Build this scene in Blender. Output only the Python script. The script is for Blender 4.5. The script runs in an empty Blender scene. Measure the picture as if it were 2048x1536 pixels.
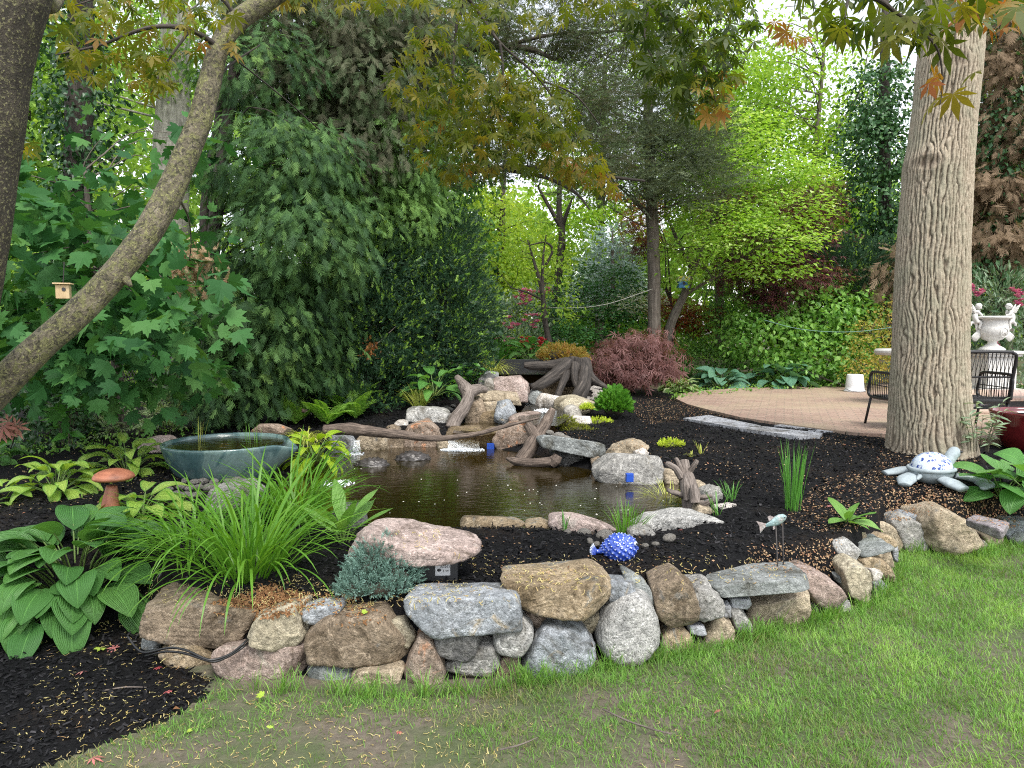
import bpy, bmesh, math, random
import numpy as np
from mathutils import Vector, Matrix
from mathutils.bvhtree import BVHTree
from mathutils.geometry import tessellate_polygon

# ------------------------------------------------------------------ camera, world, sun, exposure
scene = bpy.context.scene
COL = scene.collection
CAM_Z, FPX, CXP, CYP = 1.6, 1500.0, 1024.0, 768.0      # photo is 2048 x 1536, focal length in its pixels
PITCH = math.atan((768 - 650) / FPX)
cam_data = bpy.data.cameras.new('camera')
cam_data.sensor_width = 36
cam_data.lens = 36 * FPX / 2048
cam_data.clip_end = 500
cam = bpy.data.objects.new('camera', cam_data)
COL.objects.link(cam)
cam.location = (0, 0, CAM_Z)
cam.rotation_euler = (math.radians(90) - PITCH, 0, 0)
scene.camera = cam

SUN_EL, SUN_AZ = 58, 155          # elevation; azimuth clockwise from +Y (behind the camera, to the right)
world = bpy.data.worlds.new('World')
scene.world = world
world.use_nodes = True
wn = world.node_tree
wn.nodes.clear()
sky = wn.nodes.new('ShaderNodeTexSky')
sky.sky_type = 'NISHITA'
sky.sun_disc = False
sky.sun_elevation = math.radians(SUN_EL)
sky.sun_rotation = math.radians(SUN_AZ)
sky.air_density = 1.0
sky.dust_density = 1.5
sky.ozone_density = 0.6
bg = wn.nodes.new('ShaderNodeBackground')
bg.inputs['Strength'].default_value = 0.15
hsv = wn.nodes.new('ShaderNodeHueSaturation')          # thin cloud: the sky is nearly white
hsv.inputs['Saturation'].default_value = 0.28
hsv.inputs['Value'].default_value = 1.15
wo = wn.nodes.new('ShaderNodeOutputWorld')
wn.links.new(sky.outputs[0], hsv.inputs['Color'])
wn.links.new(hsv.outputs[0], bg.inputs['Color'])
wn.links.new(bg.outputs[0], wo.inputs['Surface'])

sun_data = bpy.data.lights.new('sun', 'SUN')
sun_data.energy = 1.5
sun_data.angle = math.radians(22)
sun_data.color = (1.0, 0.95, 0.87)
sun = bpy.data.objects.new('sun', sun_data)
COL.objects.link(sun)
_sd = Vector((math.sin(math.radians(SUN_AZ)) * math.cos(math.radians(SUN_EL)),
              math.cos(math.radians(SUN_AZ)) * math.cos(math.radians(SUN_EL)), math.sin(math.radians(SUN_EL))))
sun.rotation_euler = _sd.to_track_quat('Z', 'Y').to_euler()

scene.view_settings.view_transform = 'Standard'
scene.view_settings.look = 'None'
scene.view_settings.gamma = 1
scene.view_settings.exposure = 1.25
scene.cycles.max_bounces = 7
scene.cycles.diffuse_bounces = 4
scene.cycles.transmission_bounces = 5
scene.cycles.transparent_max_bounces = 6
scene.cycles.use_denoising = False
scene.cycles.filter_width = 1.1
scene.cycles.sample_clamp_indirect = 3.0
scene.cycles.caustics_reflective = False
scene.cycles.caustics_refractive = False

# ------------------------------------------------------------------ projection helpers
_cp, _sp = math.cos(PITCH), math.sin(PITCH)

def ray(px, py):
    u, v = (px - CXP) / FPX, (CYP - py) / FPX
    return np.array((u, _cp + v * _sp, -_sp + v * _cp))

def P(px, py, Y):
    d = ray(px, py)
    return np.array((0, 0, CAM_Z)) + d * (Y / d[1])

def G(px, py, z=0.0):
    d = ray(px, py)
    return np.array((0, 0, CAM_Z)) + d * ((z - CAM_Z) / d[2])

def W(px, Y):                      # size in metres of px pixels at distance Y
    return px * Y / FPX

# ------------------------------------------------------------------ noise
def _hash(ix, iy, iz, seed):
    h = (ix * 374761393 + iy * 668265263 + iz * 2147483647 * 3 + seed * 1274126177) & 0xFFFFFFFF
    h = ((h ^ (h >> 13)) * 1274126177) & 0xFFFFFFFF
    h = ((h ^ (h >> 15)) * 2246822519) & 0xFFFFFFFF
    return ((h ^ (h >> 16)) & 0xFFFFFF) / float(0xFFFFFF) * 2 - 1

def vnoise(p, seed=0):
    p = np.asarray(p, dtype=np.float64)
    i = np.floor(p).astype(np.int64)
    f = p - i
    f = f * f * f * (f * (f * 6 - 15) + 10)
    r = 0
    for dx in (0, 1):
        wx = f[:, 0] if dx else 1 - f[:, 0]
        for dy in (0, 1):
            wy = f[:, 1] if dy else 1 - f[:, 1]
            for dz in (0, 1):
                wz = f[:, 2] if dz else 1 - f[:, 2]
                r = r + wx * wy * wz * _hash(i[:, 0] + dx, i[:, 1] + dy, i[:, 2] + dz, seed)
    return r

def fbm(p, seed=0, octaves=4, gain=0.5):
    a, s, out = 1.0, 1.0, 0
    tot = 0
    for o in range(octaves):
        out = out + a * vnoise(p * s, seed + o * 17)
        tot += a
        a *= gain
        s *= 2.03
    return out / tot

def noise2(x, y, scale, seed=0, octaves=3):
    x = np.asarray(x, float); y = np.asarray(y, float)
    p = np.stack([x.ravel() * scale, y.ravel() * scale, np.zeros(x.size)], 1)
    return fbm(p, seed, octaves).reshape(x.shape)

def sstep(a, b, x):
    t = np.clip((x - a) / (b - a), 0, 1)
    return t * t * (3 - 2 * t)

# ------------------------------------------------------------------ mesh helpers
class Acc:
    """Collects geometry (numpy) for ONE mesh object."""
    def __init__(self):
        self.V, self.F, self.A, self.n = [], [], {}, 0

    def add(self, V, F, **attrs):
        V = np.asarray(V, float).reshape(-1, 3)
        if not isinstance(F, (list, tuple)) or (len(F) and np.isscalar(F[0])):
            F = [F]
        for f in F:
            f = np.asarray(f, np.int64)
            if f.size:
                self.F.append(f + self.n)
        self.V.append(V)
        for k, a in attrs.items():
            a = np.asarray(a, float)
            if a.ndim == 0:
                a = np.full(len(V), float(a))
            self.A.setdefault(k, []).append((self.n, a))
        self.n += len(V)
        return self

    def arrays(self):
        return np.concatenate(self.V), self.F

    def build(self, name, mat, parent=None, smooth=False, origin=None):
        V = np.concatenate(self.V)
        if parent is not None:
            o = np.array(parent_origin(parent))
        elif origin is not None:
            o = np.array(origin, float)
        else:
            o = np.array((0, 0, 0), float)
        me = bpy.data.meshes.new(name)
        me.vertices.add(len(V))
        me.vertices.foreach_set('co', (V - o).astype(np.float32).ravel())
        li = np.concatenate([f.ravel() for f in self.F]).astype(np.int32)
        lt = np.concatenate([np.full(len(f), f.shape[1]) for f in self.F])
        ls = np.concatenate([[0], np.cumsum(lt)[:-1]]).astype(np.int32)
        me.loops.add(len(li))
        me.loops.foreach_set('vertex_index', li)
        me.polygons.add(len(lt))
        me.polygons.foreach_set('loop_start', ls)
        me.update(calc_edges=True)
        for k, parts in self.A.items():
            vec = parts[0][1].ndim == 2
            full = np.zeros((len(V), 3) if vec else len(V), np.float32)
            for st, a in parts:
                full[st:st + len(a)] = a
            at = me.attributes.new(k, 'FLOAT_VECTOR' if vec else 'FLOAT', 'POINT')
            at.data.foreach_set('vector' if vec else 'value', full.ravel())
        if smooth:
            me.shade_smooth()
        else:
            me.shade_flat()
        if isinstance(mat, (list, tuple)):
            for m in mat:
                me.materials.append(m)
        elif mat is not None:
            me.materials.append(mat)
        ob = bpy.data.objects.new(name, me)
        COL.objects.link(ob)
        if parent is not None:
            ob.parent = parent
        else:
            ob.location = o
        return ob

def parent_origin(p):
    o = np.array(p.location, float)
    q = p
    while q.parent is not None:
        q = q.parent
        o = o + np.array(q.location, float)
    return o

def tag(o, label=None, cat=None, group=None, kind=None):
    if label: o['label'] = label
    if cat: o['category'] = cat
    if group: o['group'] = group
    if kind: o['kind'] = kind
    return o

def thing(name, label, cat, loc, group=None):
    o = bpy.data.objects.new(name, None)
    o.empty_display_size = 0.1
    COL.objects.link(o)
    o.location = tuple(float(c) for c in loc)
    return tag(o, label, cat, group)

_ico = {}
def ico(sub):
    if sub not in _ico:
        bm = bmesh.new()
        bmesh.ops.create_icosphere(bm, subdivisions=sub, radius=1)
        bm.verts.ensure_lookup_table()
        V = np.array([v.co[:] for v in bm.verts])
        F = np.array([[v.index for v in f.verts] for f in bm.faces])
        bm.free()
        _ico[sub] = (V, F)
    return _ico[sub]

def tube(pts, radii, n=10, noise=0.0, seed=0, cap=True, steps=None, nfreq=3.0):
    """Smooth tapering tube through pts; returns V, [F...], tc (round the stem, along the stem)."""
    pts = np.asarray(pts, float)
    radii = np.asarray(radii, float)
    if steps:                                    # Catmull-Rom resample
        m = len(pts)
        ext = np.vstack([2 * pts[0] - pts[1], pts, 2 * pts[-1] - pts[-2]])
        tt = np.linspace(0, m - 1, steps)
        out = []
        for t in tt:
            i = min(int(t), m - 2); f = t - i
            p0, p1, p2, p3 = ext[i:i + 4]
            out.append(0.5 * ((2 * p1) + (-p0 + p2) * f + (2 * p0 - 5 * p1 + 4 * p2 - p3) * f * f + (-p0 + 3 * p1 - 3 * p2 + p3) * f ** 3))
        radii = np.interp(tt, np.arange(m), radii)
        pts = np.array(out)
    k = len(pts)
    tan = np.gradient(pts, axis=0)
    tan /= np.linalg.norm(tan, axis=1)[:, None] + 1e-9
    ref = np.array((1.0, 0, 0)) if abs(tan[0][0]) < 0.8 else np.array((0, 1.0, 0))
    rings = []
    ang = np.linspace(0, 2 * np.pi, n, endpoint=False)
    x = ref - tan[0] * np.dot(ref, tan[0]); x /= np.linalg.norm(x)
    length = np.concatenate([[0], np.cumsum(np.linalg.norm(np.diff(pts, axis=0), axis=1))])
    tc = []
    for i in range(k):
        x = x - tan[i] * np.dot(x, tan[i]); x /= np.linalg.norm(x) + 1e-9
        y = np.cross(tan[i], x)
        rings.append((np.cos(ang)[:, None] * x + np.sin(ang)[:, None] * y))
        tc.append(np.stack([np.cos(ang) * radii[i], np.sin(ang) * radii[i], np.full(n, length[i])], 1))
    D = np.array(rings)                          # k,n,3
    tc = np.array(tc)
    R = np.repeat(radii[:, None], n, 1)
    if noise:
        q = tc.reshape(-1, 3) * np.array((1, 1, 0.45)) * nfreq / max(radii.max(), 1e-3) * 0.35
        R = R * (1 + noise * fbm(q + seed * 13.7, seed, 3)).reshape(0 or k, n)
    V = pts[:, None, :] + D * R[:, :, None]
    idx = np.arange(k * n).reshape(k, n)
    a = idx[:-1]; b = idx[1:]
    F = np.stack([a, np.roll(a, -1, 1), np.roll(b, -1, 1), b], -1).reshape(-1, 4)
    V = V.reshape(-1, 3); TC = tc.reshape(-1, 3)
    Fs = [F]
    if cap:
        V = np.vstack([V, pts[0], pts[-1]])
        TC = np.vstack([TC, (0, 0, 0), (0, 0, length[-1])])
        c0, c1 = k * n, k * n + 1
        r0, r1 = idx[0], idx[-1]
        Fs.append(np.stack([np.roll(r0, -1), r0, np.full(n, c0)], 1))
        Fs.append(np.stack([r1, np.roll(r1, -1), np.full(n, c1)], 1))
    return V, Fs, TC

def lathe(profile, n=48, center=(0, 0, 0), close=False):
    """profile: list of (r, z)"""
    pr = np.asarray(profile, float)
    ang = np.linspace(0, 2 * np.pi, n, endpoint=False)
    V = np.stack([pr[:, None, 0] * np.cos(ang), pr[:, None, 0] * np.sin(ang), np.repeat(pr[:, 1:2], n, 1)], -1) + np.asarray(center, float)
    k = len(pr)
    idx = np.arange(k * n).reshape(k, n)
    a, b = idx[:-1], idx[1:]
    F = np.stack([a, np.roll(a, -1, 1), np.roll(b, -1, 1), b], -1).reshape(-1, 4)
    return V.reshape(-1, 3), F

def box(c, s, rot=0.0, bevel=0.0):
    """bevelled box; c centre, s full size, rot about Z"""
    bm = bmesh.new()
    bmesh.ops.create_cube(bm, size=1)
    for v in bm.verts:
        v.co = Vector((v.co.x * s[0], v.co.y * s[1], v.co.z * s[2]))
    if bevel:
        bmesh.ops.bevel(bm, geom=bm.edges[:], offset=bevel, segments=2, affect='EDGES', profile=0.6)
    bmesh.ops.triangulate(bm, faces=bm.faces[:])
    bm.verts.ensure_lookup_table(); bm.verts.index_update()
    V = np.array([v.co[:] for v in bm.verts]); F = np.array([[v.index for v in f.verts] for f in bm.faces])
    bm.free()
    cr, sr = math.cos(rot), math.sin(rot)
    V = V @ np.array(((cr, sr, 0), (-sr, cr, 0), (0, 0, 1)))
    return V + np.asarray(c, float), F

def norm(a):
    return a / (np.linalg.norm(a, axis=-1, keepdims=True) + 1e-9)

def frames(d, n):
    """matrices with columns x, y = d, z ~ n"""
    d = norm(d)
    x = norm(np.cross(d, n))
    z = np.cross(x, d)
    return np.stack([x, d, z], -1)

def scatter(acc, tmpl, pos, M, scale, **attrs):
    tv, tf = tmpl
    N, k = len(pos), len(tv)
    V = np.einsum('nij,kj->nki', M * np.asarray(scale, float).reshape(-1, 1, 1), tv) + pos[:, None, :]
    F = (tf[None] + (np.arange(N) * k)[:, None, None]).reshape(-1, tf.shape[1])
    at = {a: np.repeat(np.asarray(v, float), k, axis=0) for a, v in attrs.items()}
    acc.add(V.reshape(-1, 3), F, **at)

# ------------------------------------------------------------------ leaf shapes (base at 0, along +Y, length 1)
def T_broad(w=0.3, f=0.1, droop=0.1):
    V = np.array([(0, 0, 0), (-w, .42, f), (0, .45, 0), (w, .42, f), (0, 1, -droop)])
    F = np.array([(0, 2, 1), (0, 3, 2), (1, 2, 4), (2, 3, 4)])
    return V, F

def T_quad(w=0.35, f=0.08):
    return np.array([(0, 0, 0), (-w, .5, f), (0, 1, 0), (w, .5, f)]), np.array([(0, 3, 2), (0, 2, 1)])

def T_palm(n=7, spread=2.1, droop=0.35, w=0.115):
    V, F = [(0, 0, 0)], []
    for i in range(n):
        a = -spread + 2 * spread * i / (n - 1)
        L = (1.0 - 0.5 * abs(a / spread) ** 1.5)
        for (r, o) in ((0.24, -0.5), (0.55, -1), (1, 0), (0.55, 1), (0.24, 0.5)):
            rr = r * L
            x = math.sin(a) * rr + math.cos(a) * o * w * L
            y = math.cos(a) * rr - math.sin(a) * o * w * L
            V.append((x, y, -droop * rr * rr + (0.0 if o else 0.02)))
        b = 1 + 5 * i
        F += [(0, b + 4, b), (b, b + 4, b + 3), (b, b + 3, b + 1), (b + 1, b + 3, b + 2)]
    V = np.array(V); V[:, 1] += 0.0
    return V, np.array(F)

def T_maple():
    half = [(0, 1.0), (.07, .78), (.13, .80), (.15, .62), (.30, .70), (.44, .78), (.42, .60), (.50, .56), (.36, .40), (.52, .34), (.50, .24), (.30, .12), (.10, .10), (0, .02)]
    out = half + [(-x, y) for (x, y) in half[-2:0:-1]]
    V = [(0, .36, 0.0)] + [(x, y, 0.10 * abs(x) - 0.25 * (y - .3) ** 2) for x, y in out]
    m = len(out)
    F = [(0, 1 + (i + 1) % m, 1 + i) for i in range(m)]
    return np.array(V), np.array(F)

def T_spray(k=9, seed=1, ang=0.75, w=0.03):
    r = random.Random(seed)
    V, F = [(-w * .5, 0, 0), (w * .5, 0, 0), (0, 1, -.12)], [(0, 1, 2)]
    for i in range(k):
        t = 0.12 + 0.75 * i / k
        for s in (-1, 1):
            L = (0.5 - 0.36 * t) * r.uniform(.8, 1.2)
            a = ang + r.uniform(-.15, .15)
            bx, by, bz = 0, t, -.12 * t * t
            dx, dy = math.sin(a) * s, math.cos(a)
            n0 = len(V)
            V += [(bx - dy * w * .55, by + dx * w * .55, bz), (bx + dy * w * .55, by - dx * w * .55, bz), (bx + dx * L, by + dy * L, bz - .10 * L + r.uniform(-.05, .05)),
                  (bx + dx * L * .5 - dy * w * 1.1, by + dy * L * .5 + dx * w * 1.1, bz - .02)]
            F += [(n0, n0 + 1, n0 + 2), (n0, n0 + 2, n0 + 3)]
    return np.array(V), np.array(F)

def T_needles(k=16, seed=1, nl=0.28, w=0.035, flat=False, ang=0.9):
    """shoot of needles round a stem"""
    r = random.Random(seed)
    V, F = [(-.012, 0, 0), (.012, 0, 0), (0, 1, 0)], [(0, 1, 2)]
    for i in range(k):
        t = 0.05 + 0.95 * i / k
        a = r.uniform(0, 6.28) if not flat else (0 if i % 2 else math.pi) + r.uniform(-.5, .5)
        L = nl * r.uniform(.8, 1.15) * (1 - .35 * t)
        an = ang * (1 - .3 * t)
        d = Vector((math.cos(a) * math.sin(an), math.cos(an), math.sin(a) * math.sin(an)))
        s = d.cross(Vector((0, 0, 1)) if abs(d.z) < .8 else Vector((1, 0, 0))).normalized() * w
        b = Vector((0, t, 0)); m = b + d * L * .55; e = b + d * L
        n0 = len(V)
        V += [b[:], (m - s)[:], e[:], (m + s)[:]]
        F += [(n0, n0 + 1, n0 + 2), (n0, n0 + 2, n0 + 3)]
    return np.array(V), np.array(F)

def T_lance(w=0.1, f=0.04, droop=.25):
    V = np.array([(0, 0, 0), (-w, .3, f), (0, .33, 0), (w, .3, f), (-w * .8, .65, f - droop * .35), (0, .67, -droop * .35), (w * .8, .65, f - droop * .35), (0, 1, -droop)])
    F = np.array([(0, 2, 1), (0, 3, 2), (1, 2, 5), (1, 5, 4), (2, 3, 6), (2, 6, 5), (4, 5, 7), (5, 6, 7)])
    return V, F

# ------------------------------------------------------------------ materials
class NT:
    def __init__(self, name):
        self.mat = bpy.data.materials.new(name)
        self.mat.use_nodes = True
        self.t = self.mat.node_tree
        self.t.nodes.clear()
        self.out = self.t.nodes.new('ShaderNodeOutputMaterial')

    def n(self, typ, ins=None, **props):
        nd = self.t.nodes.new('ShaderNode' + typ)
        for k, v in props.items():
            setattr(nd, k, v)
        for k, v in (ins or {}).items():
            s = nd.inputs[k]
            if hasattr(v, 'is_output') or isinstance(v, bpy.types.NodeSocket):
                self.t.links.new(v, s)
            else:
                if isinstance(v, (tuple, list)) and len(v) == 3 and s.type == 'RGBA':
                    v = (*v, 1)
                s.default_value = v
        return nd

    def ramp(self, fac, stops, interp='LINEAR'):
        nd = self.t.nodes.new('ShaderNodeValToRGB')
        cr = nd.color_ramp
        cr.interpolation = interp
        while len(cr.elements) < len(stops):
            cr.elements.new(0.5)
        for e, (p, c) in zip(cr.elements, stops):
            e.position = p
            e.color = (*c, 1) if len(c) == 3 else c
        self.t.links.new(fac, nd.inputs[0])
        return nd.outputs[0]

    def mix(self, fac, a, b, blend='MIX'):
        nd = self.t.nodes.new('ShaderNodeMix')
        nd.data_type = 'RGBA'
        nd.blend_type = blend
        for sock, v in ((nd.inputs[0], fac), (nd.inputs[6], a), (nd.inputs[7], b)):
            if isinstance(v, bpy.types.NodeSocket):
                self.t.links.new(v, sock)
            else:
                sock.default_value = (*v, 1) if isinstance(v, tuple) and len(v) == 3 else v
        return nd.outputs[2]

    def math(self, op, a, b=0.0, clamp=False):
        nd = self.t.nodes.new('ShaderNodeMath')
        nd.operation = op
        nd.use_clamp = clamp
        for s, v in zip(nd.inputs, (a, b)):
            if isinstance(v, bpy.types.NodeSocket):
                self.t.links.new(v, s)
            else:
                s.default_value = v
        return nd.outputs[0]

    def noise(self, vec, scale, detail=4, rough=0.55, dist=0.0):
        nd = self.n('TexNoise', {'Scale': scale, 'Detail': detail, 'Roughness': rough, 'Distortion': dist})
        if vec is not None:
            self.t.links.new(vec, nd.inputs['Vector'])
        return nd.outputs['Fac']

    def bump(self, height, strength=0.5, dist=0.01):
        return self.n('Bump', {'Height': height, 'Strength': strength, 'Distance': dist}).outputs[0]

    def bsdf(self, col, rough=0.8, normal=None, **ins):
        nd = self.n('BsdfPrincipled', {'Base Color': col, 'Roughness': rough})
        if normal is not None:
            self.t.links.new(normal, nd.inputs['Normal'])
        for k, v in ins.items():
            s = nd.inputs[k.replace('_', ' ')]
            if isinstance(v, bpy.types.NodeSocket):
                self.t.links.new(v, s)
            else:
                s.default_value = v
        return nd.outputs[0]

    def done(self, shader):
        self.t.links.new(shader, self.out.inputs['Surface'])
        return self.mat

    def attr(self, name):
        return self.n('Attribute', attribute_name=name)

_lm = {}
def leaf_mat(name, cols, trans=0.35, rough=0.45, spec=0.35, tboost=(1.5, 1.45, 0.7)):
    """cols: colours picked by the per-leaf random value"""
    if name in _lm:
        return _lm[name]
    m = NT(name)
    a = m.attr('rnd').outputs['Fac']
    col = m.ramp(a, [(i / (len(cols) - 1), c) for i, c in enumerate(cols)])
    sh = m.bsdf(col, rough)
    sh.node.inputs['Specular IOR Level'].default_value = spec
    tcol = m.mix(1.0, col, tuple(tboost), 'MULTIPLY')
    tr = m.n('BsdfTranslucent', {'Color': tcol}).outputs[0]
    mx = m.n('MixShader', {0: trans})
    m.t.links.new(sh, mx.inputs[1]); m.t.links.new(tr, mx.inputs[2])
    _lm[name] = m.done(mx.outputs[0])
    return _lm[name]

def flat_mat(name, col, rough=0.5, metallic=0.0, var=0.25, vscale=12, bump=0.15, bscale=60, spec=0.5, coat=0.0):
    m = NT(name)
    tc = m.n('TexCoord').outputs['Object']
    nz = m.noise(tc, vscale, 5)
    c2 = tuple(min(1, c * (1 - var)) for c in col); c3 = tuple(min(1, c * (1 + var)) for c in col)
    c = m.ramp(nz, [(0.3, c2), (0.7, c3)])
    b = m.bump(m.noise(tc, bscale, 4), bump, 0.004)
    r = m.math('ADD', m.math('MULTIPLY', m.noise(tc, vscale * 2.3, 3), 0.25), rough - 0.12, True)
    sh = m.bsdf(c, r, b, Metallic=metallic, Coat_Weight=coat)
    sh.node.inputs['Specular IOR Level'].default_value = spec
    return m.done(sh)

_sm = {}
def stone_mat(fam):
    if fam in _sm:
        return _sm[fam]
    c1, c2, c3, patch, dark, light = STONE[fam]
    m = NT('stone_' + fam)
    tc = m.n('TexCoord').outputs['Object']
    rn = m.n('ObjectInfo').outputs['Random']
    off = m.n('VectorMath', {0: tc}, operation='ADD')
    cb = m.n('CombineXYZ', {0: m.math('MULTIPLY', rn, 37.0), 1: m.math('MULTIPLY', rn, 91.0), 2: m.math('MULTIPLY', rn, 53.0)})
    m.t.links.new(cb.outputs[0], off.inputs[1])
    v = off.outputs[0]
    n1 = m.noise(v, 5.5, 8, 0.62, 0.6)
    base = m.ramp(n1, [(0.30, c1), (0.52, tuple((a + b) / 2 for a, b in zip(c1, c2))), (0.70, c2)])
    n2 = m.noise(v, 7.0, 6, 0.6, 1.2)
    pm = m.ramp(n2, [(patch, (0, 0, 0)), (patch + 0.10, (1, 1, 1))])
    base = m.mix(pm, base, c3)
    # wandering mineral veins
    n5 = m.noise(v, 4.0, 5, 0.6, 2.0)
    vein = m.math('ABSOLUTE', m.math('SUBTRACT', n5, 0.5))
    vm = m.ramp(vein, [(0.0, (0.55,) * 3), (0.022, (0, 0, 0))])
    base = m.mix(vm, base, tuple(min(1, x * 1.5 + .05) for x in c2))
    n3 = m.noise(v, 120, 3, 0.6)
    sp = m.ramp(n3, [(0.34, (dark,) * 3), (0.47, (1, 1, 1)), (0.56, (1, 1, 1)), (0.68, (light,) * 3)])
    base = m.mix(1.0, base, sp, 'MULTIPLY')
    n6 = m.noise(v, 38, 5, 0.7)
    base = m.mix(1.0, base, m.ramp(n6, [(0.3, (0.5,) * 3), (0.5, (1, 1, 1)), (0.72, (1.4,) * 3)]), 'MULTIPLY')
    n7 = m.noise(v, 2.6, 6, 0.7, 1.5)
    base = m.mix(1.0, base, m.ramp(n7, [(0.36, (0.42, .40, .36)), (0.47, (0.95,) * 3), (0.62, (1.1,) * 3)]), 'MULTIPLY')
    n4 = m.noise(v, 26, 10, 0.7)
    vor = m.n('TexVoronoi', {'Vector': v, 'Scale': 9.0}, feature='DISTANCE_TO_EDGE').outputs[0]
    cr = m.ramp(vor, [(0.0, (0, 0, 0)), (0.03, (1, 1, 1))])
    h = m.math('ADD', n4, m.math('MULTIPLY', cr, 0.05))
    h = m.math('ADD', h, m.math('MULTIPLY', n3, 0.12))
    b = m.bump(h, 0.95, 0.03)
    sh = m.bsdf(base, 0.85, b)
    sh.node.inputs['Specular IOR Level'].default_value = 0.3
    _sm[fam] = m.done(sh)
    return _sm[fam]

# family: colour 1, colour 2, patch colour, patch threshold, dark speckle, light speckle
STONE = {
    'brown':  ((.17, .13, .09), (.30, .235, .165), (.20, .20, .19), .60, .65, 1.3),
    'cream':  ((.30, .26, .18), (.46, .41, .30), (.22, .22, .20), .62, .62, 1.25),
    'blue':   ((.20, .22, .235), (.36, .38, .40), (.34, .29, .21), .58, .65, 1.35),
    'granite':((.27, .27, .26), (.48, .47, .44), (.60, .59, .56), .58, .42, 1.35),
    'grey':   ((.20, .195, .185), (.36, .35, .32), (.32, .27, .20), .60, .6, 1.3),
    'rust':   ((.20, .14, .10), (.31, .25, .20), (.48, .22, .11), .56, .65, 1.25),
    'ochre':  ((.25, .185, .11), (.39, .31, .205), (.21, .205, .18), .55, .62, 1.25),
    'pink':   ((.25, .185, .155), (.36, .285, .245), (.33, .29, .24), .58, .66, 1.3),
    'slate':  ((.19, .205, .20), (.285, .30, .29), (.30, .27, .21), .68, .8, 1.15),
    'tan':    ((.28, .225, .155), (.43, .36, .26), (.24, .22, .19), .60, .65, 1.25),
    'dark':   ((.075, .075, .075), (.16, .155, .145), (.20, .18, .15), .62, .6, 1.4),
    'mauve':  ((.24, .215, .22), (.32, .29, .295), (.36, .33, .31), .66, .85, 1.1),
    'rosy':   ((.33, .255, .225), (.45, .365, .33), (.42, .36, .32), .58, .68, 1.2),
    'wet':    ((.10, .075, .045), (.23, .17, .10), (.16, .13, .05), .56, .6, 1.4),
    'pebble': ((.27, .25, .22), (.37, .35, .31), (.30, .28, .26), .62, .85, 1.1),
    'white':  ((.48, .44, .39), (.62, .58, .53), (.42, .36, .30), .60, .85, 1.1),
}

def wood_mat(name, c1, c2, c3, streak=0.12, scale=40, bump=0.8, rough=0.85, lichen=None, lt=0.58, ls=14):
    m = NT(name)
    v = m.attr('tc').outputs['Vector']
    mp = m.n('Mapping', {'Vector': v, 'Scale': (1, 1, streak)}).outputs[0]
    n1 = m.noise(mp, scale, 6, 0.65, 0.3)
    col = m.ramp(n1, [(0.32, c1), (0.5, c2), (0.7, c3)])
    n2 = m.noise(v, 9, 5)
    col = m.mix(1.0, col, m.ramp(n2, [(0.3, (0.7,) * 3), (0.7, (1.2,) * 3)]), 'MULTIPLY')
    if lichen:
        n3 = m.noise(v, ls, 7, 0.75, 0.8)
        col = m.mix(m.ramp(n3, [(lt, (0, 0, 0)), (lt + .06, (.9,) * 3)]), col, lichen)
        n4 = m.noise(v, ls * 4.5, 5, 0.7)
        col = m.mix(m.ramp(n4, [(.55, (0, 0, 0)), (.60, (.8,) * 3)]), col, tuple(min(1, x * 1.9) for x in lichen))
    h = m.math('ADD', n1, m.math('MULTIPLY', n2, .3))
    if lichen:
        n5 = m.noise(v, ls * 1.9, 6, 0.75, 1.2)
        col = m.mix(m.ramp(n5, [(.52, (0, 0, 0)), (.57, (.85,) * 3)]), col, (.03, .028, .018))
        h = m.math('ADD', h, m.math('MULTIPLY', n4, .5))
    b = m.bump(h, bump, 0.012)
    return m.done(m.bsdf(col, rough, b))
# ================================================================== TERRAIN
WATER_Z = 0.27
PATIO_Z = 0.475
_wall_px = [(245, 1275), (425, 1365), (610, 1380), (700, 1390), (870, 1390), (1050, 1366), (1200, 1340), (1320, 1315), (1450, 1295),
            (1545, 1263), (1627, 1245), (1708, 1225), (1740, 1213), (1775, 1180), (1795, 1140), (1805, 1107), (1870, 1104), (1950, 1116),
            (2010, 1092), (2080, 1090)]
WALL = np.array([G(a, b, 0)[:2] for a, b in _wall_px])
WALL = np.vstack([WALL, [(5.5, 5.9), (9, 7.0), (60, 9)]])

def wall_y(x):
    return np.interp(x, WALL[:, 0], WALL[:, 1])

_pond_px = [(560, 985), (600, 1020), (650, 1045), (720, 1054), (920, 1053), (1100, 1056), (1200, 1066), (1290, 1058), (1370, 1030), (1415, 1000),
            (1400, 968), (1335, 962), (1240, 965), (1180, 942), (1110, 928), (1062, 908), (990, 900), (900, 892), (800, 893), (690, 897), (640, 915), (590, 950)]
POND = np.array([G(a, b, WATER_Z)[:2] for a, b in _pond_px])

def poly_sd(x, y, poly):
    """signed distance, negative inside"""
    x = np.asarray(x, float); y = np.asarray(y, float)
    d = np.full(x.shape, 1e9); ins = np.zeros(x.shape, bool)
    m = len(poly)
    for i in range(m):
        a, b = poly[i], poly[(i + 1) % m]
        e = b - a
        wx, wy = x - a[0], y - a[1]
        t = np.clip((wx * e[0] + wy * e[1]) / (e @ e), 0, 1)
        d = np.minimum(d, (wx - e[0] * t) ** 2 + (wy - e[1] * t) ** 2)
        c = ((a[1] <= y) & (b[1] > y)) | ((b[1] <= y) & (a[1] > y))
        xi = a[0] + (y - a[1]) / (e[1] if abs(e[1]) > 1e-9 else 1e-9) * e[0]
        ins ^= c & (x < xi)
    d = np.sqrt(d)
    return np.where(ins, -d, d)

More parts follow.
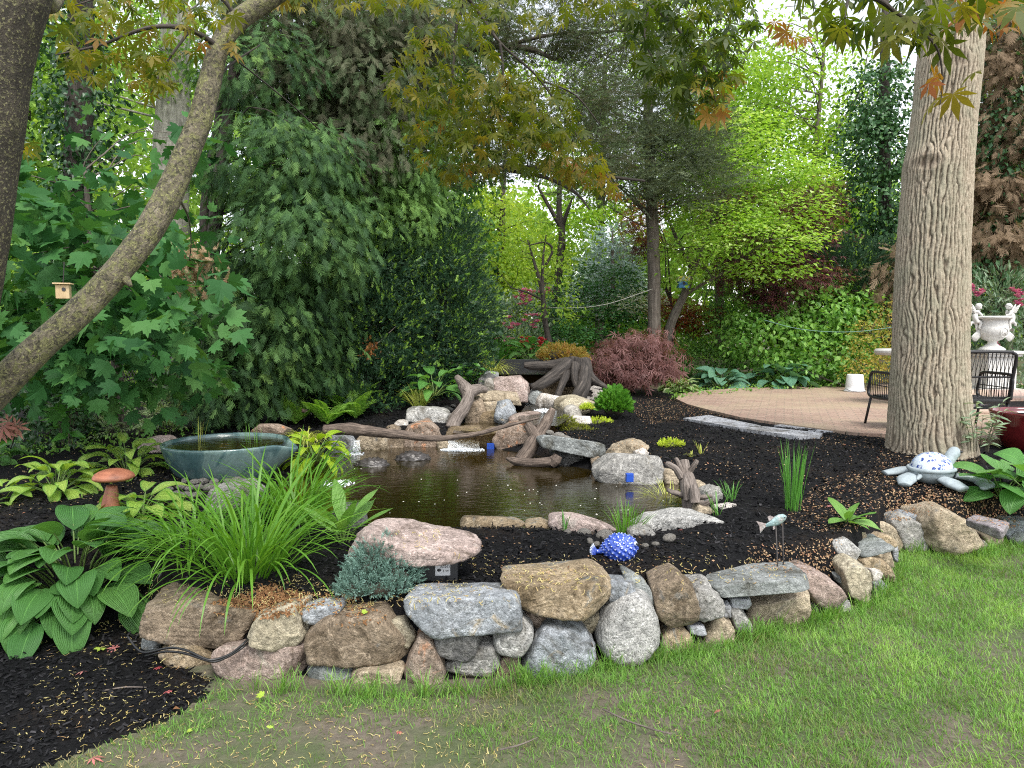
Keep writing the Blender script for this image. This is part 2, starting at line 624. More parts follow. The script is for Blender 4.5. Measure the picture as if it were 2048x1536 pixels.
_mulchfront_px = [(-300, 1230), (150, 1215), (250, 1235), (300, 1300), (425, 1362), (405, 1395), (335, 1442), (220, 1482), (60, 1545), (-500, 1700)]
MULCHF = np.array([G(a, b, 0)[:2] for a, b in _mulchfront_px])

def H(x, y):
    x = np.asarray(x, float); y = np.asarray(y, float)
    wy = wall_y(x)
    hb = np.clip(0.33 + 0.03 * (y - 4), 0.30, 0.445)
    left = sstep(-1.9, -2.3, x)
    w0 = 0.16 * (1 - left) + (-0.1) * left
    w1 = 0.34 * (1 - left) + 0.85 * left
    s = sstep(0, 1, (y - (wy + w0)) / (w1 - w0))
    h = hb * s
    # mulch banked up a little in front of the pond, on the right and left of the falls
    h = h + 0.40 * np.exp(-(np.abs((x - 0.15) / 1.25)) ** 2.5 - np.where(y < 11.2, ((y - 11.2) / 1.35) ** 2, ((y - 11.2) / 3.5) ** 2))
    h = h + 0.10 * np.exp(-((x + 1.2) / 0.9) ** 2 - ((y - 9.6) / 0.8) ** 2)
    nz = 0.018 * noise2(x, y, 2.2, 5) + 0.008 * noise2(x, y, 9, 6)
    h = h + nz * (0.4 + 0.9 * s)
    sd = poly_sd(x, y, POND)
    h = np.where(sd > -.2, h - np.maximum(0, h - WATER_Z + .01) * .85 * sstep(.42, .02, sd) * (y < 8.2), h)
    h = np.where(sd < 0.14, h - (h + 0.28) * sstep(0.10, -0.45, sd), h)
    xc = -.10 + .22 * np.clip((y - 8.3) / 1.6, 0, 1)
    h = h - .30 * np.exp(-((x - xc) / .55) ** 4) * sstep(7.9, 8.3, y) * sstep(10.9, 10.3, y)
    return h

def Hs(x, y):
    return float(H(np.array([x]), np.array([y]))[0])

def GP(px, py, z0=0.35):
    z = z0
    for _ in range(12):
        p = G(px, py, z)
        z = 0.5 * z + 0.5 * Hs(p[0], p[1])
    return np.array((p[0], p[1], Hs(p[0], p[1])))

def axis(lo, a, b, hi, fine, grow=1.13):
    mid = list(np.arange(a, b, fine))
    up, s, v = [], fine, mid[-1]
    while v < hi:
        s *= grow; v += s; up.append(v)
    dn, s, v = [], fine, mid[0]
    while v > lo:
        s *= grow; v -= s; dn.append(v)
    return np.array(dn[::-1] + mid + up)

gx = axis(-60, -3.6, 5.2, 60, 0.035)
gy = axis(-12, 2.2, 9.5, 90, 0.035)
GX, GY = np.meshgrid(gx, gy)
GZ = H(GX, GY)
GV = np.stack([GX, GY, GZ], -1).reshape(-1, 3)
gi = np.arange(GX.size).reshape(GX.shape)
GF = np.stack([gi[:-1, :-1], gi[:-1, 1:], gi[1:, 1:], gi[1:, :-1]], -1).reshape(-1, 4)
cx = GX[:-1, :-1].ravel() + 0.5 * np.diff(GX, axis=1)[:-1].ravel()
cy = GY[:-1, :-1].ravel() + 0.5 * np.diff(GY, axis=0)[:, :-1].ravel()
_wy = wall_y(cx)
_inpond = (poly_sd(cx, cy, POND) < 0.0) | ((np.abs(cx - .02) < .5) & (cy > 8.1) & (cy < 10.4))
_mf = poly_sd(cx, cy, MULCHF) < 0
_lawn = ((cy < _wy + 0.14) & ~_mf & ~((cx < -1.95) & (cy > 3.7)))
_wood = (cy > 13.5) | (np.abs(cx) > 12)

def lawn_mask(x, y):
    return (y < wall_y(x) + 0.05) & (poly_sd(x, y, MULCHF) > 0.02) & ~((x < -1.95) & (y > 3.7))

def zone(name, mask, mat):
    f = GF[mask]
    u, inv = np.unique(f, return_inverse=True)
    o = Acc().add(GV[u], inv.reshape(f.shape)).build(name, mat, smooth=True)
    return tag(o, kind='structure')

def mulch_mat():
    m = NT('mulch')
    v = m.n('NewGeometry').outputs['Position']
    n1 = m.noise(v, 45, 6, 0.7, 0.5)
    n2 = m.noise(v, 2.2, 5, 0.6)
    n3 = m.noise(v, 160, 3, 0.7)
    c = m.ramp(n1, [(0.35, (.003, .003, .0035)), (0.55, (.009, .009, .010)), (0.75, (.022, .021, .022))])
    br = m.ramp(m.math('MULTIPLY', m.ramp(n2, [(0.52, (0, 0, 0)), (0.68, (1, 1, 1))]), m.ramp(n3, [(.45, (0, 0, 0)), (.6, (1, 1, 1))])), [(0, (0, 0, 0)), (1, (1, 1, 1))])
    c = m.mix(m.math('MULTIPLY', br, .5), c, (.075, .05, .032))
    b = m.bump(m.math('ADD', n1, m.math('MULTIPLY', n3, .4)), 1.0, 0.03)
    sh = m.bsdf(c, .8, b); sh.node.inputs['Specular IOR Level'].default_value = .15
    return m.done(sh)

def soil_mat():
    m = NT('lawn_soil')
    v = m.n('NewGeometry').outputs['Position']
    n1 = m.noise(v, 28, 6, 0.7)
    n2 = m.noise(v, 2.5, 4, 0.6)
    c = m.ramp(n1, [(0.3, (.075, .06, .045)), (0.7, (.16, .135, .10))])
    c = m.mix(m.ramp(n2, [(.42, (0, 0, 0)), (.6, (.75,) * 3)]), c, (.055, .085, .025))
    return m.done(m.bsdf(c, .95, m.bump(n1, .8, .02)))

def litter_mat():
    m = NT('woodland_litter')
    v = m.n('NewGeometry').outputs['Position']
    n1 = m.noise(v, 14, 7, 0.7)
    n2 = m.noise(v, .6, 4, 0.6)
    c = m.ramp(n1, [(0.3, (.03, .024, .016)), (0.5, (.085, .06, .04)), (.7, (.16, .11, .07))])
    c = m.mix(m.ramp(n2, [(.45, (0, 0, 0)), (.6, (.8,) * 3)]), c, (.05, .085, .02))
    return m.done(m.bsdf(c, .95, m.bump(n1, .8, .04)))

def pondbed_mat():
    m = NT('pond_bed')
    v = m.n('NewGeometry').outputs['Position']
    n1 = m.noise(v, 6, 6, 0.65, .5)
    c = m.ramp(n1, [(0.3, (.05, .032, .010)), (0.7, (.15, .095, .03))])
    return m.done(m.bsdf(c, .8, m.bump(m.noise(v, 12, 5), .6, .04)))

MULCH = mulch_mat()
zone('lawn', _lawn, soil_mat())
zone('pond_bed', _inpond & ~_lawn, pondbed_mat())
zone('woodland_floor', _wood & ~_lawn & ~_inpond, litter_mat())
zone('mulch_bed', ~_lawn & ~_inpond & ~_wood, MULCH)

# ------------------------------------------------------------------ pond water
def water_mat(name, tint, dens, ripple=0.35, scale=9, rough=0.02, stretch=(1, 2.2, 1)):
    m = NT(name)
    v = m.n('NewGeometry').outputs['Position']
    mp = m.n('Mapping', {'Vector': v, 'Scale': stretch}).outputs[0]
    n1 = m.noise(mp, scale, 3, 0.5, .6)
    n2 = m.noise(mp, scale * 3.1, 2, 0.5)
    b = m.bump(m.math('ADD', n1, m.math('MULTIPLY', n2, .25)), ripple, .02)
    gl = m.n('BsdfGlossy', {'Color': (1, 1, 1, 1), 'Roughness': rough}).outputs[0]
    m.t.links.new(b, gl.node.inputs['Normal'])
    # murky pond: light that enters is mostly soaked up, tinted brown
    tr = m.n('BsdfTransparent', {'Color': (*tint, 1)}).outputs[0]
    df = m.n('BsdfDiffuse', {'Color': (*dens, 1)}).outputs[0]
    m1 = m.n('MixShader', {0: 0.42}); m.t.links.new(tr, m1.inputs[1]); m.t.links.new(df, m1.inputs[2])
    fr = m.n('Fresnel', {'IOR': 1.42, 'Normal': b}).outputs[0]
    mx = m.n('MixShader', {0: m.math('MULTIPLY', fr, 1.15, True)}); m.t.links.new(m1.outputs[0], mx.inputs[1]); m.t.links.new(gl, mx.inputs[2])
    return m.done(mx.outputs[0])

POND_WATER = water_mat('pond_water', (.30, .20, .05), (.036, .025, .004), .14)

def water_sheet(name, pts, z, mat, expand=0.0):
    pts = np.asarray(pts)[:, :2]
    c = pts.mean(0)
    if expand:
        pts = c + (pts - c) * (1 + expand / np.linalg.norm(pts - c, axis=1).mean())
    V = np.concatenate([np.c_[pts, np.full(len(pts), z)]])
    tri = tessellate_polygon([[Vector(v) for v in V]])
    F = np.array(tri)
    # keep faces up
    a, b, d = V[F[:, 0]], V[F[:, 1]], V[F[:, 2]]
    flip = np.cross(b - a, d - a)[:, 2] < 0
    F[flip] = F[flip][:, ::-1]
    return tag(Acc().add(V, F).build(name, mat), kind='structure')

water_sheet('pond_water', POND, WATER_Z, POND_WATER, 0.16)

# ------------------------------------------------------------------ patio (brick) and pool
_pat_px = [(1352, 797), (1360, 788), (1400, 781), (1480, 776), (1560, 773), (1640, 771), (1700, 770)]
_pat_near = [(1780, 868), (1720, 866), (1650, 858), (1560, 846), (1480, 834), (1420, 820), (1375, 808)]
PATIO = [G(a, b, PATIO_Z)[:2] for a, b in _pat_px] + [np.array((9.5, 14.6)), np.array((14, 14)), np.array((14, 6.5)), np.array((5.8, 6.9))] + \
        [G(a, b, PATIO_Z)[:2] for a, b in _pat_near]
PATIO = np.array(PATIO)
POOL = np.array([(5.75, 9.6), (13, 9.6), (13, 11.25), (6.6, 11.25)])

def brick_mat(name, c1, c2, mortar, scale=2.6, rot=0.35):
    m = NT(name)
    v = m.n('NewGeometry').outputs['Position']
    mp = m.n('Mapping', {'Vector': v, 'Rotation': (0, 0, rot), 'Scale': (scale,) * 3}).outputs[0]
    br = m.n('TexBrick', {'Vector': mp, 'Color1': (*c1, 1), 'Color2': (*c2, 1), 'Mortar': (*mortar, 1), 'Scale': 1.0, 'Mortar Size': .022, 'Brick Width': .55, 'Row Height': .27})
    n1 = m.noise(v, 30, 5, .7)
    n2 = m.noise(v, 1.3, 5, .6)
    c = m.mix(1.0, br.outputs[0], m.ramp(n1, [(.3, (.65,) * 3), (.7, (1.25,) * 3)]), 'MULTIPLY')
    c = m.mix(m.ramp(n2, [(.45, (0, 0, 0)), (.7, (.55,) * 3)]), c, (.36, .30, .19))
    b = m.bump(m.math('ADD', br.outputs[1], m.math('MULTIPLY', n1, -.5)), -.6, .006)
    return m.done(m.bsdf(c, .85, b))

BRICK = brick_mat('patio_brick', (.29, .19, .145), (.36, .255, .195), (.22, .17, .13))
def slab(name, outer, z0, z1, mat, hole=None, parent=None):
    loops = [outer] + ([hole] if hole is not None else [])
    V = np.concatenate([np.c_[l, np.full(len(l), z1)] for l in loops])
    F = np.array(tessellate_polygon([[Vector((*p, z1)) for p in l] for l in loops]))
    a, b, d = V[F[:, 0]], V[F[:, 1]], V[F[:, 2]]
    flip = np.cross(b - a, d - a)[:, 2] < 0
    F[flip] = F[flip][:, ::-1]
    acc = Acc().add(V, F)
    for l in loops:
        m = len(l); i = np.arange(m); j = (i + 1) % m
        Vs = np.concatenate([np.c_[l, np.full(m, z0)], np.c_[l, np.full(m, z1)]])
        acc.add(Vs, np.stack([i, j, j + m, i + m], 1))
    return acc.build(name, mat, parent)

tag(slab('patio', PATIO, PATIO_Z - 0.12, PATIO_Z, BRICK, POOL), kind='structure')

pool = thing('swimming_pool', 'pool with dark blue liner and rounded brick coping behind the metal bench', 'pool', (9, 10.5, PATIO_Z))
acc = Acc()
zt, zb = PATIO_Z - 0.02, PATIO_Z - 0.9
pv = np.concatenate([np.c_[POOL, np.full(4, zb)], np.c_[POOL, np.full(4, zt)]])
acc.add(pv, np.array([(0, 1, 2, 3), (1, 0, 4, 5), (2, 1, 5, 6), (3, 2, 6, 7), (0, 3, 7, 4)]))
acc.build('liner', flat_mat('pool_liner', (.03, .085, .20), .5, var=.1, bump=0), pool)
acc = Acc()
for (x0, y0, x1, y1) in ((6.5, 11.36, 13, 11.36), (5.64, 9.6, 6.5, 11.4), (5.66, 9.5, 13, 9.5)):
    hgt = .15 if y0 > 11 else .055
    V, F, T = tube([(x0, y0, PATIO_Z + hgt * .3), ((x0 + x1) / 2, (y0 + y1) / 2, PATIO_Z + hgt * .3), (x1, y1, PATIO_Z + hgt * .3)], [hgt * .7] * 3, n=14, steps=30)
    acc.add(V, F)
acc.build('coping', brick_mat('coping_brick', (.36, .25, .21), (.42, .30, .25), (.27, .22, .19), 2.4, 0), pool, smooth=True)
o = Acc().add(np.c_[POOL, np.full(4, PATIO_Z - .035)], np.array([(0, 1, 2, 3)])).build('pool_water', water_mat('pool_water', (.25, .5, .8), (.05, .15, .36), .12, 5), pool)

# ------------------------------------------------------------------ bluestone steppers by the patio
SLATE_FLAG = None
def flagstones():
    sets = [([(1366, 836), (1418, 830), (1522, 851), (1478, 855)], 'pale grey flagstone at the far end of the stepping path beside the patio'),
            ([(1480, 856), (1525, 852), (1645, 866), (1640, 872), (1596, 872)], 'long pale grey flagstone nearest the big tree trunk, partly covered by mulch'),
            ([(1548, 850), (1572, 848), (1668, 862), (1640, 866)], 'narrow pale flagstone strip tucked along the brick patio edge')]
    for i, (px, lab) in enumerate(sets):
        z = 0.475 if i < 2 else 0.462
        pts = np.array([G(a, b, z)[:2] for a, b in px])
        o = slab('flagstone', pts, z - .05, z, stone_mat('flag'))
        tag(o, lab, 'flagstone', 'flagstones along the patio edge')
STONE['flag'] = ((.30, .31, .33), (.38, .39, .41), (.24, .23, .22), .62, .75, 1.1)
flagstones()

# ------------------------------------------------------------------ falls: little pools (water) on the steps
def poly_px(px, z):
    return np.array([G(a, b, z)[:2] for a, b in px])
STREAM = water_mat('stream_water', (.55, .5, .42), (.06, .055, .045), .9, 22, .06)
water_sheet('stream_pool', poly_px([(1035, 835), (1050, 812), (1090, 806), (1140, 812), (1140, 836), (1115, 852), (1060, 850)], .56), .56, STREAM)
water_sheet('ledge_pool', poly_px([(905, 866), (915, 846), (1000, 844), (1020, 862), (960, 872)], .43), .43, POND_WATER)

# blobs of white water
def foam_mat():
    m = NT('white_water')
    tc = m.n('NewGeometry').outputs['Position']
    n1 = m.noise(tc, 90, 3, .7)
    sh = m.bsdf((.75, .80, .82), .25, m.bump(m.noise(tc, 60, 3), .8, .01))
    tr = m.n('BsdfTransparent', {}).outputs[0]
    mx = m.n('MixShader', {0: m.ramp(n1, [(.42, (0, 0, 0)), (.58, (.9,) * 3)])})
    m.t.links.new(tr, mx.inputs[1]); m.t.links.new(sh, mx.inputs[2])
    return m.done(mx.outputs[0])
FOAM = foam_mat()

def curtain(name, pts_top, pts_bot, label_seed, bulge=.04, n=26, k=8):
    """thin sheet of falling water from an edge down to the pool"""
    acc = Acc()
    r = np.random.default_rng(label_seed)
    t = np.linspace(0, 1, n)
    top = np.array([np.interp(t, np.linspace(0, 1, len(pts_top)), np.array(pts_top)[:, i]) for i in range(3)]).T
    bot = np.array([np.interp(t, np.linspace(0, 1, len(pts_bot)), np.array(pts_bot)[:, i]) for i in range(3)]).T
    s = np.linspace(0, 1, k)
    V = top[None] * (1 - s[:, None, None]) + bot[None] * s[:, None, None]
    V[..., 1] -= bulge * np.sin(s * 2.2)[:, None] + r.normal(0, .008, (k, n))
    V[..., 2] += (.035 * (1 - (1 - s) ** 2) * (1 - s))[:, None]
    i = np.arange(k * n).reshape(k, n)
    F = np.stack([i[:-1, :-1], i[:-1, 1:], i[1:, 1:], i[1:, :-1]], -1).reshape(-1, 4)
    return tag(acc.add(V.reshape(-1, 3), F).build(name, FOAM, smooth=True), kind='structure')

curtain('waterfall_water', [P(898, 876, 8.22), P(958, 876, 8.2)], [P(896, 896, 8.05), P(960, 897, 8.05)], 3)
curtain('waterfall_water', [P(1050, 838, 8.9), P(1062, 836, 8.9)], [P(1040, 862, 8.75), P(1060, 864, 8.75)], 4)
curtain('waterfall_water', [P(1052, 795, 10.0), P(1062, 795, 10.0)], [P(1050, 812, 9.9), P(1066, 814, 9.9)], 5)
curtain('waterfall_water', [P(694, 878, 7.9), P(720, 880, 7.9)], [P(690, 903, 7.8), P(724, 905, 7.8)], 6)

def splash(name, cx_, cy_, z, rx, ry, n, seed):
    """frothy bubbles where falling water meets the pool"""
    r = np.random.default_rng(seed)
    iv, jf = ico(1)
    a = r.uniform(0, 6.28, n); q = np.sqrt(r.uniform(0, 1, n))
    pos = np.c_[cx_ + rx * q * np.cos(a), cy_ + ry * q * np.sin(a), np.full(n, z) + r.uniform(-.004, .006, n)]
    sc = r.uniform(.006, .017, n) * np.where(q < .7, 1.2, .7)
    V = iv[None] * sc[:, None, None] * np.array((1, 1, .6)) + pos[:, None]
    F = (jf[None] + (np.arange(n) * len(iv))[:, None, None]).reshape(-1, 3)
    return tag(Acc().add(V.reshape(-1, 3), F).build(name, BUBBLE, smooth=True), kind='stuff')
BUBBLE = flat_mat('bubbles', (.72, .76, .78), .15, var=.05, bump=0)
p = G(925, 900, WATER_Z); splash('water_foam', p[0], p[1], WATER_Z, .24, .10, 420, 1)
p = G(675, 968, WATER_Z); splash('water_foam', p[0], p[1], WATER_Z, .14, .16, 130, 2)
p = G(706, 908, WATER_Z); splash('water_foam', p[0], p[1], WATER_Z, .12, .08, 120, 3)
p = G(1090, 822, .56); splash('water_foam', p[0], p[1], .56, .14, .22, 160, 4)
r_ = np.random.default_rng(9)
acc = Acc(); iv, jf = ico(1)
for i in range(46):
    q = G(r_.uniform(700, 1330), r_.uniform(915, 1030), WATER_Z)
    acc.add(iv * r_.uniform(.004, .009) * np.array((1, 1, .5)) + q, jf)
tag(acc.build('floating_petals', flat_mat('petal_white', (.7, .68, .6), .6), smooth=True), kind='stuff')
# ================================================================== STONES
COLLIDE_V, COLLIDE_F, _cn = [], [], [0]

name_fg = [False]
def hull2d(p):
    p = sorted(map(tuple, p))
    def half(pts):
        h = []
        for q in pts:
            while len(h) > 1 and (h[-1][0] - h[-2][0]) * (q[1] - h[-2][1]) - (h[-1][1] - h[-2][1]) * (q[0] - h[-2][0]) <= 0:
                h.pop()
            h.append(q)
        return h
    a, b = half(p), half(p[::-1])
    return np.array(a[:-1] + b[:-1])

def rock_geo(poly, lo, hi, axis, seed, p=9, facets=5, amp=.05, strata=0.0, sub=5, tilt=0.0, grow=1.04):
    """A worn polytope: a convex 2-D outline swept between lo and hi along axis, chipped by random planes, rounded and roughened."""
    rs = np.random.default_rng(seed)
    h = hull2d(poly)
    if sub == 4 and name_fg[0]: grow = 1.14
    c = (h.min(0) + h.max(0)) / 2
    m = len(h)
    N, D = [], []
    ax = {'y': (0, 2, 1), 'z': (0, 1, 2)}[axis]          # indices of outline u, v and of the sweep
    half = (hi - lo) / 2
    for i in range(m):
        a, b = h[i] - c, h[(i + 1) % m] - c
        e = b - a
        n2 = np.array((e[1], -e[0])) / (np.linalg.norm(e) + 1e-9)
        d = n2 @ a
        n = np.zeros(3); n[ax[0]], n[ax[1]] = n2
        n[ax[2]] = rs.uniform(-.12, .22) if axis == 'y' else rs.uniform(-.25, .15)
        N.append(n / np.linalg.norm(n)); D.append(max(d, .15 * half) * grow)
    for s in (-1, 1):
        n = rs.normal(0, .07, 3); n[ax[2]] = s
        if axis == 'y' and s < 0: n[2] += tilt
        N.append(n / np.linalg.norm(n)); D.append(half)
    corners = np.zeros((2 * m, 3))
    for j, s in enumerate((-1, 1)):
        corners[j * m:(j + 1) * m, ax[0]] = h[:, 0] - c[0]
        corners[j * m:(j + 1) * m, ax[1]] = h[:, 1] - c[1]
        corners[j * m:(j + 1) * m, ax[2]] = s * half
    for _ in range(facets):
        n = rs.normal(0, 1, 3)
        if axis == 'y': n[1] = -abs(n[1]) * 1.2
        else: n[2] = abs(n[2])
        n /= np.linalg.norm(n)
        N.append(n); D.append((corners @ n).max() * rs.uniform(.80, .96))
    if p > 6:                                     # chipped corners and edges
        for _ in range(6):
            n = rs.normal(0, 1, 3)
            if axis == 'y': n[1] = -abs(n[1])
            n /= np.linalg.norm(n)
            N.append(n); D.append((corners @ n).max() * rs.uniform(.92, .985))
    N = np.array(N); D = np.array(D)
    p = 44 if p > 6 else p + 2
    hx = np.ptp(h[:, 0]) / 2; hv = np.ptp(h[:, 1]) / 2
    S = np.zeros(3); S[ax[0]], S[ax[1]], S[ax[2]] = hx, hv, half
    size = (hx * hv * half) ** (1 / 3)
    def make(sb):
        U, F = ico(sb)
        d = norm(U * S)
        q = np.maximum(0, (d @ N.T) / D)
        r = (q ** p).sum(1) ** (-1 / p)
        V = d * r[:, None]
        f = 1.6 / size
        o = seed * 3.17
        dis = amp * size * fbm(V * f + o, seed, 3) + amp * .45 * size * fbm(V * f * 4 + o, seed + 3, 4)
        dis += amp * .9 * size * np.minimum(0, fbm(V * f * 2.2 + o, seed + 9, 3) - .02)
        st = 7.0 * f
        dis += amp * .30 * size * (np.abs(vnoise(V * f * 3.1 + o, seed + 21)) - .25)
        if strata:
            zz = V[:, 2] / max(hv if axis == 'y' else half, 1e-3) * 5 + 0.8 * fbm(V * f + o, seed + 5, 2)
            dis += strata * size * (np.abs((zz % 1) - .5) - .25) * 1.2
        dis += .0022 * fbm(V * 45 + o, seed + 7, 2)
        V = V + d * dis[:, None]
        cc = np.zeros(3); cc[ax[0]], cc[ax[1]], cc[ax[2]] = c[0], c[1], (lo + hi) / 2
        return V + cc, F, cc
    V, F, cc = make(sub)
    if sub >= 4:
        Vc, Fc, _ = make(3)
        COLLIDE_V.append(Vc); COLLIDE_F.append(Fc + _cn[0]); _cn[0] += len(Vc)
    return V, F, cc

_seed = [11]
def rock(px, Y, t, fam, label, group='stones of the retaining wall', name='wall_stone', p=9, facets=5, amp=.05, strata=0.0, sub=5, tilt=.12, cat='stone', grow=1.06):
    """stone whose face is the outline px standing at distance Y, t metres deep"""
    _seed[0] += 7
    poly = np.array([P(a, b, Y)[[0, 2]] for a, b in px])
    V, F, cc = rock_geo(poly, Y, Y + t, 'y', _seed[0], p, facets, amp, strata, sub, tilt, grow)
    o = Acc().add(V, F).build(name, stone_mat(fam), smooth=True, origin=cc)
    return tag(o, label, cat, group)

def flat_rock(px, z0, z1, fam, label, group, name='pond_stone', p=9, facets=4, amp=.05, strata=0.0, sub=5, cat='stone'):
    """stone lying down: outline px on the plane z1, between heights z0 and z1"""
    _seed[0] += 7
    poly = np.array([G(a, b, z1)[:2] for a, b in px])
    V, F, cc = rock_geo(poly, z0, z1, 'z', _seed[0], p, facets, amp, strata, sub, 0, 1.04)
    o = Acc().add(V, F).build(name, stone_mat(fam), smooth=True, origin=cc)
    return tag(o, label, cat, group)

# ---- the dry-laid wall, left to right -------------------------------------------------------
rock([(250, 1240), (262, 1224), (400, 1224), (503, 1240), (488, 1285), (440, 1310), (395, 1292), (305, 1288), (256, 1272)], 3.42, .50, 'brown', 'long flat-topped brown boulder under the grass clump at the left end of the wall', strata=.05, p=10, amp=.06)
rock([(491, 1268), (503, 1248), (560, 1226), (590, 1220), (601, 1245), (608, 1267), (591, 1298), (542, 1309), (505, 1298), (482, 1281)], 3.28, .26, 'cream', 'cream lichen-marked boulder with a grey corner where the black cable ends', p=8, facets=6)
rock([(598, 1226), (620, 1218), (678, 1214), (681, 1226), (649, 1246), (610, 1254)], 3.34, .2, 'blue', 'small grey wedge stone on top between the cream boulder and the brown block', p=8, sub=4)
rock([(612, 1275), (655, 1243), (757, 1236), (780, 1260), (808, 1305), (805, 1325), (787, 1340), (630, 1336), (614, 1295)], 3.27, .40, 'brown', 'big mossy brown block in the middle row right of the cream boulder', p=12, facets=5, amp=.045)
rock([(787, 1248), (806, 1246), (832, 1281), (818, 1306), (794, 1284)], 3.33, .16, 'cream', 'thin olive wedge stone standing between the brown block and the blue-grey slab', sub=4)
rock([(802, 1222), (822, 1207), (931, 1207), (1034, 1204), (1040, 1257), (948, 1273), (845, 1280), (806, 1245)], 3.25, .30, 'blue', 'wide blue-grey slab with broken face and brown top on the wall', p=14, facets=6, amp=.05, strata=.03)
rock([(420, 1330), (440, 1316), (540, 1308), (600, 1303), (613, 1320), (600, 1362), (570, 1375), (445, 1368), (424, 1352)], 3.28, .36, 'pink', 'pinkish brown base block directly below the cream boulder', p=12, facets=4, amp=.04)
rock([(305, 1316), (337, 1298), (385, 1298), (417, 1325), (415, 1337), (388, 1358), (332, 1338)], 3.40, .24, 'ochre', 'orange-tan striped stone with the red leaf, lowest at the left end of the wall', strata=.05)
rock([(283, 1281), (315, 1286), (312, 1303), (285, 1301)], 3.56, .12, 'slate', 'small slate-grey stone wedged under the long brown boulder', sub=4)
rock([(610, 1350), (652, 1336), (698, 1340), (694, 1382), (640, 1390), (612, 1366)], 3.27, .3, 'slate', 'grey-green rounded base stone below the brown block, left one of two', sub=4)
rock([(700, 1352), (716, 1342), (794, 1342), (802, 1352), (797, 1384), (723, 1395), (702, 1376)], 3.24, .26, 'tan', 'beige oblong base stone below the brown block, right one of two', p=10)
rock([(833, 1282), (857, 1284), (877, 1325), (889, 1362), (878, 1392), (826, 1390), (810, 1362), (816, 1320)], 3.24, .28, 'rust', 'upright triangular stone with a rusty orange streak', p=9, facets=6)
rock([(866, 1281), (962, 1274), (965, 1288), (943, 1325), (884, 1327), (870, 1308)], 3.27, .3, 'dark', 'dark grey banded stone tucked under the blue-grey slab', p=10, strata=.03)
rock([(890, 1333), (940, 1326), (965, 1290), (992, 1301), (1008, 1328), (987, 1348), (930, 1354), (895, 1347)], 3.29, .28, 'grey', 'layered grey-brown stone below the dark banded stone', strata=.09, p=8)
rock([(906, 1352), (975, 1350), (970, 1388), (923, 1396), (905, 1374)], 3.30, .24, 'tan', 'squat brown base stone half hidden by grass under the layered stone', sub=4)
rock([(990, 1274), (1035, 1254), (1060, 1265), (1070, 1288), (1045, 1324), (1004, 1319), (988, 1296)], 3.27, .26, 'granite', 'round speckled grey stone under the right end of the blue-grey slab', p=6, facets=3)
rock([(1004, 1326), (1038, 1324), (1040, 1348), (1018, 1376), (992, 1374), (984, 1350)], 3.32, .22, 'brown', 'small brown base stone left of the pointed grey boulder', sub=4)
rock([(1043, 1345), (1058, 1310), (1085, 1272), (1120, 1253), (1160, 1268), (1192, 1310), (1188, 1342), (1130, 1366), (1050, 1368)], 3.32, .40, 'blue', 'large pointed grey boulder in the middle of the bottom row', p=7, facets=7)
rock([(1050, 1228), (1111, 1231), (1116, 1257), (1085, 1276), (1062, 1252)], 3.44, .22, 'rust', 'reddish stone wedged behind the pointed grey boulder', sub=4)
rock([(1004, 1182), (1030, 1172), (1100, 1166), (1190, 1166), (1227, 1186), (1222, 1212), (1198, 1229), (1100, 1233), (1045, 1228), (1030, 1205)], 3.36, .42, 'ochre', 'big ochre capstone with a round grey patch on its face', p=9, facets=6, amp=.06)
rock([(1201, 1170), (1267, 1173), (1269, 1198), (1247, 1211), (1225, 1213)], 3.50, .2, 'blue', 'blue-grey chunk on top between the ochre capstone and the white granite', sub=4)
rock([(1250, 1160), (1262, 1152), (1288, 1167), (1315, 1206), (1308, 1216), (1268, 1198)], 3.56, .2, 'slate', 'dark blue-grey leaning stone just above the white granite boulder', sub=4)
rock([(1196, 1290), (1211, 1240), (1242, 1208), (1279, 1199), (1308, 1213), (1326, 1267), (1322, 1311), (1288, 1338), (1210, 1344), (1196, 1318)], 3.40, .42, 'granite', 'huge white speckled granite boulder', p=6, facets=3, amp=.04)
rock([(1130, 1240), (1212, 1228), (1203, 1247), (1164, 1274)], 3.52, .25, 'cream', 'olive grey stone in the gap between pointed grey boulder and white granite', sub=4)
rock([(1308, 1177), (1358, 1158), (1384, 1176), (1389, 1228), (1398, 1247), (1328, 1261), (1318, 1220)], 3.54, .32, 'brown', 'squarish brown block with a blue-grey cap right of the white granite', p=11, facets=6)
rock([(1384, 1183), (1420, 1180), (1444, 1196), (1454, 1215), (1438, 1242), (1402, 1253), (1382, 1230)], 3.62, .28, 'grey', 'crackled knobbly stone beside the squarish brown block', p=6, facets=3, amp=.13)
rock([(1432, 1178), (1440, 1172), (1626, 1164), (1626, 1189), (1508, 1199), (1440, 1198)], 3.72, .36, 'slate', 'long bluestone capstone slab on the right part of the wall', p=26, facets=2, amp=.03)
rock([(1462, 1200), (1507, 1202), (1503, 1219), (1464, 1215)], 3.78, .12, 'flag', 'thin pale grey chip shimmed under the bluestone slab', p=16, sub=4)
rock([(1449, 1213), (1463, 1212), (1461, 1237), (1446, 1235)], 3.74, .08, 'flag', 'small upright pale grey chip next to the crackled stone', p=14, sub=4)
rock([(1375, 1254), (1413, 1259), (1413, 1275), (1381, 1270)], 3.60, .12, 'flag', 'small pale blue chip above the round ochre base stone', p=12, sub=4)
rock([(1328, 1281), (1342, 1262), (1362, 1259), (1389, 1286), (1391, 1308), (1355, 1328), (1333, 1322)], 3.56, .26, 'ochre', 'round ochre base stone right of the white granite', p=6, facets=3)
rock([(1414, 1259), (1447, 1240), (1475, 1262), (1470, 1295), (1438, 1310), (1411, 1308)], 3.66, .26, 'tan', 'tan swirled base stone under the crackled stone', strata=.06, sub=5)
